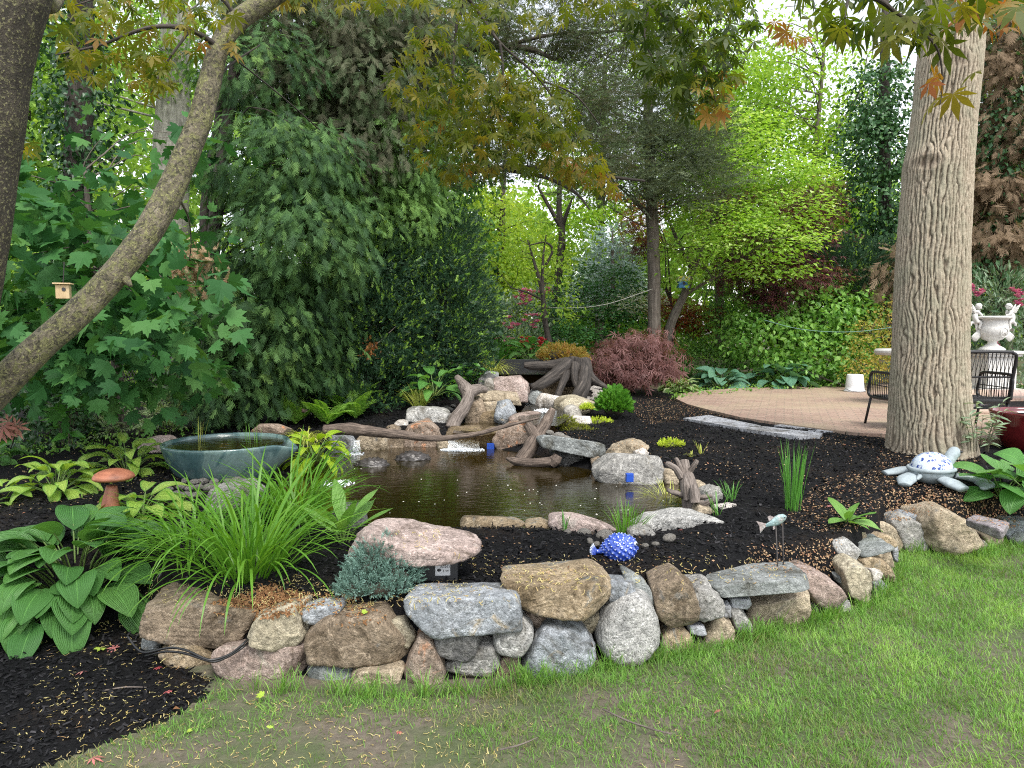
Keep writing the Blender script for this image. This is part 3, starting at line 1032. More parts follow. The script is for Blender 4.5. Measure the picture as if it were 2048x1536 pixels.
rock([(1462, 1226), (1486, 1225), (1508, 1252), (1506, 1272), (1472, 1274)], 3.74, .2, 'grey', 'grey five-sided stone beneath the pale shim chips', sub=4)
rock([(1511, 1212), (1545, 1204), (1616, 1192), (1626, 1201), (1628, 1247), (1545, 1266), (1511, 1254)], 3.86, .32, 'tan', 'big tan block carrying the bluestone slab', p=14, facets=4)
rock([(1601, 1149), (1632, 1150), (1690, 1182), (1702, 1200), (1676, 1215), (1637, 1217), (1622, 1196)], 3.98, .3, 'pink', 'smooth pink wedge boulder right of the bluestone slab', p=7, facets=4)
rock([(1628, 1214), (1707, 1211), (1709, 1228), (1631, 1238)], 4.02, .3, 'grey', 'flat grey base stone under the pink wedge boulder', strata=.06, sub=4)
rock([(1690, 1142), (1714, 1130), (1746, 1147), (1750, 1171), (1738, 1217), (1702, 1197)], 4.16, .2, 'cream', 'tapering cream corner stone with a white quartz streak', p=11, facets=4)
rock([(1671, 1151), (1690, 1154), (1693, 1176), (1676, 1166)], 4.24, .12, 'slate', 'little slate stone left of the cream corner stone', sub=4)
rock([(1746, 1144), (1770, 1147), (1761, 1161), (1749, 1165)], 4.22, .12, 'white', 'small off-white chip right of the cream corner stone', sub=4)
rock([(1748, 1167), (1775, 1164), (1772, 1184), (1751, 1196)], 4.34, .2, 'slate', 'blue-grey stone at grass level beside the cream corner stone', sub=4)
rock([(1719, 1124), (1741, 1114), (1779, 1130), (1794, 1166), (1772, 1165), (1738, 1138)], 4.42, .3, 'ochre', 'brown boulder with an orange rounded end at the wall corner', facets=5)
rock([(1758, 1114), (1783, 1103), (1790, 1138), (1768, 1127)], 4.62, .2, 'tan', 'tan stone under the thin dark slate at the wall corner', sub=4)
rock([(1720, 1107), (1785, 1092), (1790, 1102), (1731, 1117)], 4.44, .25, 'slate', 'thin dark slate laid flat on the wall corner', p=18, sub=4, facets=2)
rock([(1657, 1084), (1700, 1082), (1726, 1106), (1717, 1122), (1693, 1131), (1666, 1107)], 4.36, .2, 'granite', 'pale grey rounded stone lying on the bed inside the wall corner', facets=4, tilt=.5)
rock([(1652, 1067), (1738, 1071), (1739, 1086), (1666, 1081)], 4.64, .18, 'tan', 'flat tan slab at the back of the wall corner', p=12, sub=4)
rock([(1714, 1090), (1772, 1085), (1758, 1100), (1722, 1105)], 4.56, .2, 'slate', 'bluish slate piece between the flat tan slab and the thin dark slate', sub=4)
rock([(1741, 1076), (1779, 1075), (1802, 1092), (1789, 1098)], 4.72, .2, 'ochre', 'orange and cream stone on the wall corner, next to the long back wall', sub=4)
rock([(1785, 1094), (1797, 1092), (1798, 1126), (1788, 1120)], 4.76, .12, 'flag', 'white-edged slate on end at the outer face of the wall corner', sub=4)
rock([(1718, 1064), (1730, 1056), (1768, 1053), (1800, 1072), (1812, 1096), (1803, 1110), (1782, 1096)], 5.10, .3, 'tan', 'low round olive-tan boulder just left of the pitted grey boulder', p=7)
rock([(1786, 1048), (1819, 1037), (1852, 1059), (1870, 1092), (1860, 1107), (1808, 1110)], 5.16, .36, 'grey', 'pitted dark grey boulder left of the largest tan boulder', amp=.11, p=8)
rock([(1812, 1036), (1822, 1030), (1858, 1036), (1860, 1048), (1847, 1054)], 5.24, .2, 'blue', 'flat blue-grey stone on top of the pitted boulder', p=14, sub=4)
rock([(1855, 1052), (1866, 1050), (1866, 1068), (1856, 1067)], 5.20, .1, 'white', 'little pale stone squeezed beside the largest tan boulder', p=8, sub=4)
rock([(1862, 1050), (1876, 1031), (1908, 1026), (1950, 1046), (1970, 1077), (1977, 1114), (1950, 1120), (1884, 1108), (1866, 1088)], 5.06, .46, 'tan', 'largest tan-brown boulder of the right hand wall', p=8, facets=6, amp=.07)
flat_rock([(1933, 1038), (1950, 1024), (2018, 1044), (2004, 1062)], .30, .345, 'mauve', 'flat mauve slate tile on top of the right hand wall', 'stones of the retaining wall', name='wall_stone', p=26, facets=0, amp=.015, sub=4)
rock([(1968, 1068), (2007, 1060), (2013, 1092), (1980, 1103)], 5.34, .3, 'tan', 'tan boulder holding up the mauve slate tile', sub=4)
rock([(1971, 1082), (1982, 1093), (1976, 1103), (1970, 1098)], 5.22, .1, 'pebble', 'small rounded grey stone at the foot of the largest tan boulder', p=5, sub=4)
rock([(2011, 1064), (2027, 1045), (2075, 1046), (2080, 1060), (2065, 1074), (2020, 1074)], 5.40, .3, 'blue', 'white and blue-grey boulder at the right end of the wall', sub=4)
rock([(2035, 1081), (2050, 1068), (2085, 1072), (2082, 1098), (2040, 1094)], 5.32, .24, 'slate', 'grey stone at grass level at the right end of the wall', sub=4)
rock([(1843, 1025), (1860, 1021), (1878, 1027), (1874, 1040), (1852, 1040)], 5.50, .2, 'tan', 'half buried tan stone behind the largest tan boulder', sub=4)
# fill behind the wall so no gap shows through
_seed[0] += 7

# ---- near rim of the pond ------------------------------------------------------------------
RG = 'stones round the pond rim'
rock([(918, 1050), (930, 1041), (1022, 1044), (1046, 1053), (1030, 1068), (935, 1066)], 4.86, .22, 'ochre', 'long flat orange-tan stone on the near pond rim behind the pink boulder lid', RG, 'pond_stone', sub=4, tilt=.5)
rock([(1052, 1052), (1082, 1048), (1106, 1058), (1100, 1072), (1058, 1070)], 4.84, .2, 'ochre', 'short orange-tan stone on the near pond rim', RG, 'pond_stone', sub=4, tilt=.4)
rock([(1096, 1052), (1116, 1037), (1148, 1038), (1192, 1058), (1236, 1066), (1181, 1078), (1124, 1076)], 4.74, .26, 'rosy', 'pinkish humped boulder on the near pond rim left of the blue puffer fish', RG, 'pond_stone', sub=5, p=6, tilt=.3)
rock([(1258, 1072), (1272, 1064), (1292, 1061), (1316, 1076), (1308, 1092), (1272, 1092)], 4.42, .2, 'grey', 'brown-grey stone right behind the blue puffer fish', RG, 'pond_stone', sub=4)
rock([(1280, 1064), (1307, 1046), (1361, 1037), (1421, 1042), (1440, 1050), (1345, 1078), (1310, 1080)], 4.66, .3, 'granite', 'long pale grey rim stone with an orange spot right of the blue puffer fish', RG, 'pond_stone', sub=5, tilt=.4, amp=.08)
rock([(1393, 1033), (1402, 1015), (1428, 1022), (1436, 1040), (1415, 1048)], 5.0, .2, 'tan', 'tan stone at the foot of the gnarled driftwood stump', RG, 'pond_stone', sub=4)
rock([(1440, 1030), (1452, 1020), (1480, 1016), (1498, 1028), (1488, 1036), (1445, 1042)], 5.05, .24, 'white', 'flat pale stone lying in the mulch right of the gnarled stump', RG, 'pond_stone', sub=4, tilt=.5)
rock([(1408, 1010), (1415, 988), (1438, 978), (1444, 1002), (1432, 1018)], 5.5, .24, 'grey', 'rough grey stone right of the gnarled stump', RG, 'pond_stone', sub=4, amp=.09)
rock([(1390, 985), (1396, 970), (1410, 967), (1419, 978), (1414, 990), (1398, 993)], 5.85, .2, 'tan', 'round tan stone behind the gnarled stump', RG, 'pond_stone', sub=4, p=5)
rock([(1326, 962), (1334, 944), (1352, 946), (1360, 965), (1350, 976)], 6.2, .22, 'tan', 'tan stone between the taped boulder and the gnarled stump', RG, 'pond_stone', sub=4)
rock([(1192, 947), (1237, 916), (1320, 923), (1338, 942), (1332, 966), (1300, 978), (1240, 978), (1204, 968)], 6.22, .42, 'grey', 'long grey-brown boulder at the right waterline carrying a blue square', RG, 'pond_stone', p=8)
rock([(1218, 912), (1232, 896), (1268, 884), (1296, 890), (1300, 908), (1268, 922), (1226, 930)], 6.55, .36, 'tan', 'rough tan boulder on the right bank above the blue square', RG, 'pond_stone', amp=.09)
rock([(1272, 905), (1288, 899), (1298, 906), (1292, 916), (1274, 918)], 6.42, .16, 'white', 'small pale stone next to the rough tan boulder on the right bank', RG, 'pond_stone', sub=4)
rock([(1075, 880), (1085, 876), (1212, 895), (1214, 921), (1196, 919), (1084, 895)], 6.9, .34, 'slate', 'long bluestone ledge slab overhanging the right side of the pond', RG, 'pond_stone', p=22, facets=2, amp=.035)
rock([(1098, 912), (1140, 904), (1190, 916), (1196, 942), (1120, 940)], 7.02, .4, 'dark', 'dark wet boulder in the shadow below the bluestone ledge', RG, 'pond_stone', sub=4, p=6)
# under the ledge, right
rock([(1185, 925), (1200, 918), (1214, 935), (1204, 952), (1188, 948)], 6.75, .3, 'brown', 'brown stone supporting the near end of the bluestone ledge', RG, 'pond_stone', sub=4)

# ---- far rim and falls -----------------------------------------------------------------------
FG = 'rocks of the waterfall and far bank'; name_fg[0] = True
rock([(655, 905), (660, 872), (680, 868), (700, 884), (708, 915), (670, 918)], 7.75, .3, 'blue', 'blue-grey rock on the far bank beside the lime green hosta', FG, 'pond_stone', sub=4)
rock([(706, 892), (720, 872), (758, 871), (773, 886), (778, 915), (712, 914)], 7.95, .34, 'tan', 'tan boulder below the thick end of the long driftwood branch', FG, 'pond_stone')
rock([(764, 892), (772, 864), (790, 862), (804, 880), (802, 910), (772, 912)], 8.05, .3, 'brown', 'brown boulder on the far bank under the long driftwood branch, second from the left', FG, 'pond_stone', sub=4)
rock([(802, 882), (812, 860), (831, 849), (856, 847), (876, 866), (890, 890), (880, 908), (806, 908)], 8.15, .4, 'rust', 'rusty orange boulder rising behind the middle of the long driftwood branch', FG, 'pond_stone')
rock([(872, 888), (884, 882), (904, 893), (908, 906), (880, 910)], 8.05, .24, 'tan', 'low tan stone left of the lower waterfall', FG, 'pond_stone', sub=4)
rock([(807, 850), (810, 827), (828, 819), (862, 820), (894, 831), (896, 852), (878, 872), (830, 870)], 8.7, .5, 'granite', 'big rough light grey boulder on the bank left of the falls', FG, 'pond_stone', amp=.07)
rock([(784, 860), (790, 845), (804, 842), (815, 852), (812, 868), (792, 870)], 8.5, .24, 'white', 'small round pale boulder left of the big rough grey one', FG, 'pond_stone', sub=4, p=5)
rock([(765, 870), (772, 856), (786, 852), (796, 866), (790, 878)], 8.35, .24, 'brown', 'small brown boulder at the foot of the mulch bank', FG, 'pond_stone', sub=4, p=6)
rock([(892, 872), (902, 866), (958, 864), (962, 888), (958, 898), (900, 896)], 8.15, .4, 'wet', 'wet mossy ledge stone the lower waterfall runs over', FG, 'pond_stone', sub=4)
rock([(956, 872), (975, 862), (998, 864), (1000, 905), (958, 904)], 8.1, .4, 'wet', 'wet tan boulder carrying a blue square at the waterline', FG, 'pond_stone', sub=4)
rock([(992, 868), (1028, 850), (1054, 854), (1066, 880), (1058, 905), (1032, 914), (998, 908)], 8.0, .45, 'rust', 'large reddish tan boulder right of the lower waterfall', FG, 'pond_stone', p=7)
rock([(1019, 840), (1030, 834), (1058, 830), (1090, 836), (1092, 862), (1056, 872), (1024, 862)], 8.55, .4, 'pink', 'pink boulder behind the large reddish tan boulder', FG, 'pond_stone', p=6, sub=4)
rock([(992, 848), (996, 808), (1016, 804), (1030, 826), (1020, 850)], 8.85, .3, 'blue', 'blue-grey leaning stone between the two steps of the falls', FG, 'pond_stone', sub=4)
rock([(928, 850), (938, 798), (958, 800), (972, 828), (964, 860), (935, 862)], 9.0, .4, 'brown', 'brown boulder beside the forked driftwood of the falls', FG, 'pond_stone', sub=4)
rock([(958, 868), (966, 830), (992, 826), (998, 868)], 8.95, .3, 'wet', 'dark wet rock face behind the ledge pool', FG, 'pond_stone', sub=4)
rock([(966, 808), (999, 805), (1002, 826), (970, 828)], 9.05, .3, 'tan', 'layered tan block in the middle of the falls', FG, 'pond_stone', sub=4, strata=.06, p=14)
rock([(950, 794), (982, 785), (1032, 790), (1042, 815), (1005, 810), (962, 806)], 9.3, .42, 'tan', 'flat sandy slab in the middle of the falls', FG, 'pond_stone', sub=5, p=12, tilt=.5)
rock([(974, 778), (989, 759), (1040, 755), (1057, 774), (1056, 800), (1036, 806), (984, 802)], 9.75, .5, 'rosy', 'big pink boulder at the top of the falls', FG, 'pond_stone', p=8)
rock([(1056, 802), (1064, 782), (1082, 786), (1088, 804), (1070, 812)], 9.75, .3, 'slate', 'small grey stone right of the big pink boulder', FG, 'pond_stone', sub=4)
rock([(1070, 808), (1085, 790), (1134, 800), (1130, 812), (1078, 820)], 9.55, .4, 'white', 'pale flat ledge stone right of the stream pool', FG, 'pond_stone', sub=4, tilt=.5)
rock([(1114, 812), (1130, 800), (1153, 797), (1190, 810), (1180, 824), (1126, 832)], 9.2, .4, 'cream', 'long greenish cream rock on the right side of the stream pool', FG, 'pond_stone', sub=4, tilt=.4)
rock([(1128, 828), (1134, 815), (1150, 812), (1161, 824), (1156, 836), (1134, 838)], 8.9, .24, 'pebble', 'round smooth boulder right of the stream pool', FG, 'pond_stone', sub=4, p=4, facets=0)
rock([(1136, 840), (1144, 835), (1178, 836), (1180, 850), (1142, 852)], 8.6, .24, 'white', 'flat pale stone with moss right of the falls', FG, 'pond_stone', sub=4, p=12)
rock([(954, 775), (958, 757), (978, 750), (995, 762), (990, 778), (966, 784)], 10.0, .4, 'dark', 'dark rocks stacked left of the upper basin, lower one', FG, 'pond_stone', sub=4)
rock([(962, 756), (972, 745), (994, 747), (996, 762), (970, 764)], 10.2, .3, 'slate', 'dark flat rock on top of the stack left of the upper basin', FG, 'pond_stone', sub=4)
rock([(968, 785), (970, 762), (982, 758), (988, 772), (982, 786)], 9.7, .2, 'pebble', 'upright egg shaped stone beside the big pink boulder', FG, 'pond_stone', sub=4, p=4, facets=0)
rock([(1078, 806), (1084, 772), (1120, 764), (1156, 772), (1160, 806)], 10.35, .5, 'wet', 'dark brown boulder in shadow below the root stump', FG, 'pond_stone', sub=4)
name_fg[0] = False
rock([(498, 862), (512, 852), (545, 852), (572, 862), (568, 872), (508, 872)], 7.6, .3, 'rust', 'reddish brown flat rock in the mulch behind the blue bowl', FG, 'garden_rock', sub=4)
rock([(268, 892), (282, 882), (316, 880), (334, 890), (334, 904), (280, 906)], 6.9, .3, 'rosy', 'pinkish rock in the mulch left of the blue bowl', FG, 'garden_rock', sub=4)
rock([(115, 905), (125, 893), (150, 891), (168, 900), (160, 912), (122, 914)], 7.2, .3, 'tan', 'low tan rock in the shade at the far left of the bed', FG, 'garden_rock', sub=4)
rock([(395, 1010), (410, 985), (470, 980), (492, 1000), (480, 1030), (410, 1035)], 4.9, .4, 'grey', 'broad grey rock behind the tall grass clump, below the river pebbles', RG, 'garden_rock', sub=4, strata=.05)
rock([(652, 1040), (668, 1018), (712, 1022), (724, 1048), (704, 1066), (662, 1062)], 4.75, .3, 'dark', 'dark rock at the left waterline behind the arrow-leaved plant', RG, 'pond_stone', sub=4)
rock([(308, 1160), (318, 1140), (372, 1140), (388, 1165), (340, 1178)], 3.95, .3, 'dark', 'dark half hidden stone beneath the grass and hosta leaves', 'stones of the retaining wall', 'wall_stone', sub=4)

# ---- faux boulder lid of the skimmer -------------------------------------------------------------
lid_box = thing('skimmer_box', 'black plastic skimmer box with a white sticker under a pinkish boulder lid', 'skimmer box', P(835, 1160, 3.95))
V, F, cc = rock_geo(np.array([G(a, b, .49)[:2] for a, b in [(692, 1085), (724, 1069), (790, 1062), (905, 1064), (955, 1072), (968, 1088), (952, 1106), (905, 1114), (850, 1118), (780, 1113), (703, 1100)]]), .425, .555, 'z', 901, p=6, facets=4, amp=.13, sub=5)
Acc().add(V, F).build('boulder_lid', stone_mat('rosy'), lid_box, smooth=True)
b0 = P(842, 1150, 3.64)
V, F = box((b0[0] - .04, 3.83, .36), (.42, .36, .16), .06, .012)
Acc().add(V, F).build('box_body', flat_mat('black_plastic', (.035, .036, .038), .45, var=.3, bump=.1), lid_box)
# sticker on the front face of the box
stick = Acc()
fc = np.array((b0[0] - .04, 3.83, .36)); cr, sr = math.cos(.06), math.sin(.06)
fx = np.array((cr, sr, 0)); fn = np.array((sr, -cr, 0))
sc_ = fc + fx * .136 + fn * .1825 + np.array((0, 0, .022))
def on_sticker(u0, v0, u1, v1, off):
    return np.array([sc_ + fx * u + np.array((0, 0, v)) + fn * off for u, v in ((u0, v0), (u1, v0), (u1, v1), (u0, v1))])
stick.add(on_sticker(-.037, -.028, .037, .028, .001), np.array([(0, 1, 2, 3)]))
stick.build('sticker', flat_mat('sticker_white', (.62, .63, .64), .5, var=.12, bump=0), lid_box)
def text_mesh(body, size, name, mat, parent, loc, rot, align='CENTER', ext=0.0005):
    cu = bpy.data.curves.new(name, 'FONT')
    cu.body = body; cu.size = size; cu.align_x = align; cu.align_y = 'CENTER'; cu.extrude = ext
    tmp = bpy.data.objects.new(name, cu)
    COL.objects.link(tmp)
    dg = bpy.context.evaluated_depsgraph_get()
    me = bpy.data.meshes.new_from_object(tmp.evaluated_get(dg))
    bpy.data.objects.remove(tmp)
    me.materials.clear(); me.materials.append(mat)
    ob = bpy.data.objects.new(name, me)
    COL.objects.link(ob)
    if parent is not None:
        ob.parent = parent
        ob.location = tuple(np.array(loc) - parent_origin(parent))
    else:
        ob.location = tuple(loc)
    ob.rotation_euler = rot
    return ob
INK = flat_mat('ink', (.03, .03, .035), .6, var=.1, bump=0)
text_mesh('A0252', .019, 'sticker_print', INK, lid_box, sc_ + np.array((0, 0, .016)) + fx * .012 + fn * .0016, (math.pi / 2, 0, .06))
text_mesh('3 W', .017, 'sticker_print', INK, lid_box, sc_ + np.array((0, 0, -.005)) + fx * .015 + fn * .0016, (math.pi / 2, 0, .06))
V, F = ico(2)
acc = Acc().add(V * np.array((.011, .001, .008)) + sc_ - fx * .018 + fn * .0016, F).build('sticker_mark', INK, lid_box)

# ---- river pebbles: a few shapes, copied -----------------------------------------------------------
_peb = []
for k in range(5):
    U, F = ico(3)
    rs = np.random.default_rng(70 + k)
    S = np.array((1, rs.uniform(.6, .9), rs.uniform(.45, .65)))
    V = U * S * (1 + .10 * fbm(U * 1.2 + k * 9, k, 2))[:, None]
    me_o = Acc().add(V, F).build('river_pebble', stone_mat('pebble'), smooth=True)
    _peb.append(me_o)

_first = set()
def pebble(loc, size, rs, mat, label, group, name):
    k = int(rs.integers(0, 5))
    src = _peb[k]
    if k in _first or mat is not stone_mat('pebble'):
        o = src.copy()
        if mat is not stone_mat('pebble'):
            key = (k, mat.name)
            if key not in _pebm:
                me = src.data.copy(); me.materials.clear(); me.materials.append(mat); _pebm[key] = me
            o.data = _pebm[key]
        COL.objects.link(o)
    else:
        o = src; _first.add(k)
    o.name = name
    o.location = tuple(loc); o.scale = (size,) * 3
    o.rotation_euler = (rs.uniform(-.3, .3), rs.uniform(-.3, .3), rs.uniform(0, 6.28))
    return tag(o, label, 'pebble', group)
_pebm = {}
rs = np.random.default_rng(5)
for (a, b, s) in [(412, 938, 19), (382, 942, 8), (396, 939, 9), (461, 931, 16), (470, 943, 12), (489, 946, 14), (500, 950, 10), (397, 950, 12), (420, 952, 12), (442, 954, 14), (455, 958, 10), (370, 960, 12),
                  (388, 963, 13), (405, 962, 14), (428, 963, 14), (472, 962, 16), (492, 962, 10), (362, 972, 12), (380, 974, 12), (398, 973, 13), (418, 974, 15), (440, 972, 13), (460, 973, 14), (482, 973, 13), (356, 985, 12), (372, 988, 13),
                  (392, 988, 13), (500, 958, 11), (508, 966, 10), (430, 948, 9), (448, 944, 9), (505, 978, 12), (488, 988, 12), (340, 975, 9)]:
    p = GP(a, b + 6, .38)
    pebble(p + (0, 0, W(s, p[1]) * .35), W(s, p[1]) * .95, rs, stone_mat('pebble'), 'smooth grey river pebble in the pile below the blue bowl', 'river pebbles below the blue bowl', 'river_pebble')
for i in range(46):
    a, b = rs.uniform(1165, 1212), rs.uniform(768, 804)
    if (a - 1165) < (785 - b) * .6: continue
    p = GP(a, b, .6)
    pebble(p + (0, 0, .03), rs.uniform(.035, .06), rs, stone_mat('white'), 'pale pebble in the heap at the foot of the root stump', 'pale pebbles beside the root stump', 'pale_pebble')
for (a, b, s) in [(1100, 865, 9), (1106, 873, 11), (1118, 872, 14), (1132, 876, 11), (1098, 876, 9), (1143, 880, 8)]:
    p = P(a, b, 7.3)
    p[2] = max(p[2], Hs(p[0], p[1]) + .02)
    pebble(p, W(s, 7.3), rs, stone_mat('pebble'), 'dark smooth pebble on the back of the bluestone ledge', 'pebbles on the bluestone ledge', 'river_pebble')
for (a, b, s, lab) in [(1208, 1072, 19, 'smooth dark egg pebble left of the blue puffer fish'), (1192, 1087, 9, 'small tan pebble at the tail of the blue puffer fish'), (1311, 1088, 11, 'tan pebble right of the blue puffer fish'),
                       (1338, 1078, 18, 'flat dark pebble farthest right of the blue puffer fish'), (1290, 1090, 9, 'small brown pebble touching the nose of the blue puffer fish'), (1168, 1066, 16, 'grey rough pebble beside the pinkish humped boulder'), (1180, 1082, 11, 'half buried grey pebble in the mulch behind the puffer fish tail'), (1135, 1063, 10, 'tan pebble in front of the pinkish humped boulder')]:
    p = GP(a, b + 4, .35)
    pebble(p + (0, 0, W(s, p[1]) * .35), W(s, p[1]) * .95, rs, stone_mat('pebble'), lab, 'pebbles near the blue puffer fish', 'river_pebble')
for (a, b, s) in [(892, 818, 7), (900, 822, 8), (884, 823, 6), (906, 815, 6)]:
    p = GP(a, b, .5)
    pebble(p + (0, 0, .02), W(s, p[1]), rs, stone_mat('dark'), 'small dark pebble in the mulch left of the forked driftwood', 'dark pebbles by the forked driftwood', 'river_pebble')
for k, o in enumerate(_peb):
    if k not in _first:
        bpy.data.objects.remove(o)

def collider():
    V = np.concatenate([GV] + COLLIDE_V)
    n0 = len(GV)
    near = (GV[GF[:, 0]][:, 1] < 14) & (np.abs(GV[GF[:, 0]][:, 0]) < 7) & (GV[GF[:, 0]][:, 1] > 1.5)
    q = GF[near]
    T = [tuple(f) for f in q.tolist()] + [tuple(f) for F in COLLIDE_F for f in (F + n0).tolist()]
    return BVHTree.FromPolygons(V.tolist(), T)
BVH = collider()
def drop(x, y, z=3.0):
    h = BVH.ray_cast(Vector((x, y, z)), Vector((0, 0, -1)))
    return h                                       # location, normal, index, distance
# ================================================================== DRIFTWOOD AND STUMPS
DRIFT = wood_mat('driftwood', (.035, .025, .02), (.12, .09, .07), (.23, .18, .145), .08, 80, 1.0)
DRIFT_GREY = wood_mat('driftwood_grey', (.05, .04, .033), (.17, .14, .12), (.29, .25, .22), .08, 80, 1.0)
STUMPWOOD = wood_mat('stump_wood', (.012, .010, .009), (.04, .033, .028), (.11, .093, .078), .08, 45, 1.0)
REDWOOD = wood_mat('carved_wood', (.19, .065, .035), (.30, .11, .06), (.38, .155, .085), .15, 30, .35, .55)

def limb(acc, px, rad, n=20, noise=.26, seed=0, steps=None):
    """px: (px, py, Y); rad in photo pixels at that distance"""
    pts = [P(a, b, y) for a, b, y in px]
    rr = [W(r, q[2]) for r, q in zip(rad, px)]
    V, F, T = tube(pts, rr, n=n, noise=noise, seed=seed, steps=steps or len(px) * 9)
    # knobbly bends
    acc.add(V, F, tc=T)

a = Acc()
limb(a, [(648, 860, 7.55), (690, 858, 7.55), (745, 863, 7.6), (800, 870, 7.65), (860, 877, 7.7), (905, 875, 7.75), (960, 866, 7.8), (1015, 851, 7.85), (1078, 836, 7.9)], [11, 12, 10, 8, 6.5, 5.5, 5, 4, 2.2], seed=1)
limb(a, [(758, 866, 7.6), (790, 862, 7.64), (830, 866, 7.7)], [6, 3.5, 1.5], seed=2)
tag(a.build('driftwood_branch', DRIFT, smooth=True, origin=P(850, 870, 7.7)), 'long thin curved driftwood branch lying across the far end of the pond', 'driftwood', 'driftwood pieces')
a = Acc()
limb(a, [(902, 860, 8.6), (912, 838, 8.7), (928, 815, 8.8), (936, 795, 8.9), (932, 778, 9.0), (920, 762, 9.05), (913, 754, 9.1)], [14, 15, 13, 12, 14, 9, 6], seed=3)
limb(a, [(930, 790, 8.95), (945, 782, 9.0), (960, 778, 9.1), (970, 780, 9.2)], [15, 13, 9, 7], seed=4)
limb(a, [(918, 770, 9.0), (926, 776, 9.0), (940, 784, 8.95)], [5, 10, 8], seed=14)
tag(a.build('driftwood_log', DRIFT_GREY, smooth=True, origin=P(930, 810, 8.9)), 'thick forked driftwood log standing left of the falls', 'driftwood', 'driftwood pieces')
a = Acc()
limb(a, [(1040, 922, 7.15), (1058, 900, 7.2), (1073, 875, 7.3), (1090, 850, 7.35), (1106, 818, 7.4)], [15, 15, 14, 12, 7], seed=5)
limb(a, [(1072, 878, 7.28), (1064, 862, 7.3), (1056, 850, 7.35)], [13, 11, 9], seed=6)
limb(a, [(1013, 917, 7.1), (1030, 922, 7.05), (1060, 926, 7.0), (1090, 925, 6.95), (1106, 922, 6.95)], [3, 8, 9, 9, 10], seed=7)
limb(a, [(1102, 930, 6.94), (1110, 920, 6.94), (1116, 910, 6.94)], [9, 13, 9], seed=8, n=12)
tag(a.build('driftwood_log', DRIFT, smooth=True, origin=P(1070, 900, 7.2)), 'bent driftwood log leaning from the water against the bluestone ledge', 'driftwood', 'driftwood pieces')
a = Acc()
limb(a, [(1392, 1040, 5.15), (1384, 1005, 5.25), (1377, 975, 5.35), (1371, 945, 5.45), (1368, 922, 5.5)], [23, 20, 17, 13, 10], n=20, noise=.28, seed=9)
limb(a, [(1362, 955, 5.4), (1352, 938, 5.4), (1340, 930, 5.42), (1333, 927, 5.44)], [8, 6, 6, 5], seed=10)
limb(a, [(1362, 945, 5.42), (1356, 925, 5.42), (1351, 916, 5.42)], [6, 4.5, 3.5], seed=11)
limb(a, [(1380, 942, 5.42), (1390, 928, 5.4), (1395, 920, 5.4)], [6, 4.5, 4], seed=12)
limb(a, [(1364, 990, 5.25), (1348, 985, 5.2), (1335, 980, 5.18)], [7, 5, 4], seed=13)
limb(a, [(1376, 1000, 5.18), (1372, 970, 5.2), (1369, 950, 5.28)], [9, 6, 3], seed=15)
limb(a, [(1390, 1006, 5.1), (1388, 985, 5.12), (1386, 972, 5.16)], [11, 9, 6], seed=16)
limb(a, [(1396, 995, 5.15), (1412, 994, 5.12), (1424, 992, 5.12)], [6, 4.5, 3.5], seed=17)
limb(a, [(1398, 1015, 5.12), (1414, 1006, 5.08), (1428, 1000, 5.06)], [7, 5, 4], seed=18)
tag(a.build('driftwood_stump', DRIFT_GREY, smooth=True, origin=P(1380, 1000, 5.3)), 'gnarled grey driftwood stump with cut branch stubs at the right edge of the pond', 'driftwood', 'driftwood pieces')
# root stump above the falls
a = Acc()
Y0 = 10.1
limb(a, [(1148, 770, Y0 + .15), (1146, 745, Y0 + .2), (1148, 722, Y0 + .25)], [24, 27, 29], n=28, noise=.3, seed=20)
limb(a, [(1178, 772, Y0 + .1), (1172, 748, Y0 + .15), (1162, 724, Y0 + .25)], [12, 14, 18], n=20, noise=.3, seed=21)
for k, (pp, rr) in enumerate([
    ([(1138, 728, Y0), (1118, 742, Y0 - .15), (1090, 762, Y0 - .25), (1062, 774, Y0 - .3)], [14, 12, 10, 5]),
    ([(1134, 738, Y0), (1112, 755, Y0 - .2), (1085, 770, Y0 - .3), (1064, 777, Y0 - .3)], [12, 9, 8, 4]),
    ([(1135, 726, Y0 + .1), (1105, 730, Y0 + .1), (1070, 732, Y0 + .1), (1048, 730, Y0 + .1)], [12, 10, 9, 6]),
    ([(1136, 735, Y0), (1128, 760, Y0 - .25), (1118, 785, Y0 - .35), (1112, 800, Y0 - .4)], [9, 8, 7, 6]),
    ([(1168, 740, Y0), (1166, 765, Y0 - .25), (1156, 785, Y0 - .4), (1146, 803, Y0 - .45)], [13, 12, 10, 8]),
    ([(1172, 740, Y0), (1172, 768, Y0 - .2), (1166, 790, Y0 - .35), (1160, 802, Y0 - .4)], [10, 10, 9, 6]),
    ([(1176, 748, Y0), (1190, 762, Y0 - .05), (1204, 770, Y0 - .1), (1216, 778, Y0 - .1)], [11, 9, 6, 4]),
    ([(1150, 730, Y0 - .05), (1148, 750, Y0 - .2), (1152, 768, Y0 - .25), (1158, 780, Y0 - .25)], [10, 8, 6, 5])]):
    limb(a, pp, rr, n=16, noise=.24, seed=30 + k, steps=34)
tag(a.build('root_stump', STUMPWOOD, smooth=True, origin=P(1150, 760, Y0)), 'dark weathered tree stump with spreading roots above the falls', 'tree stump')

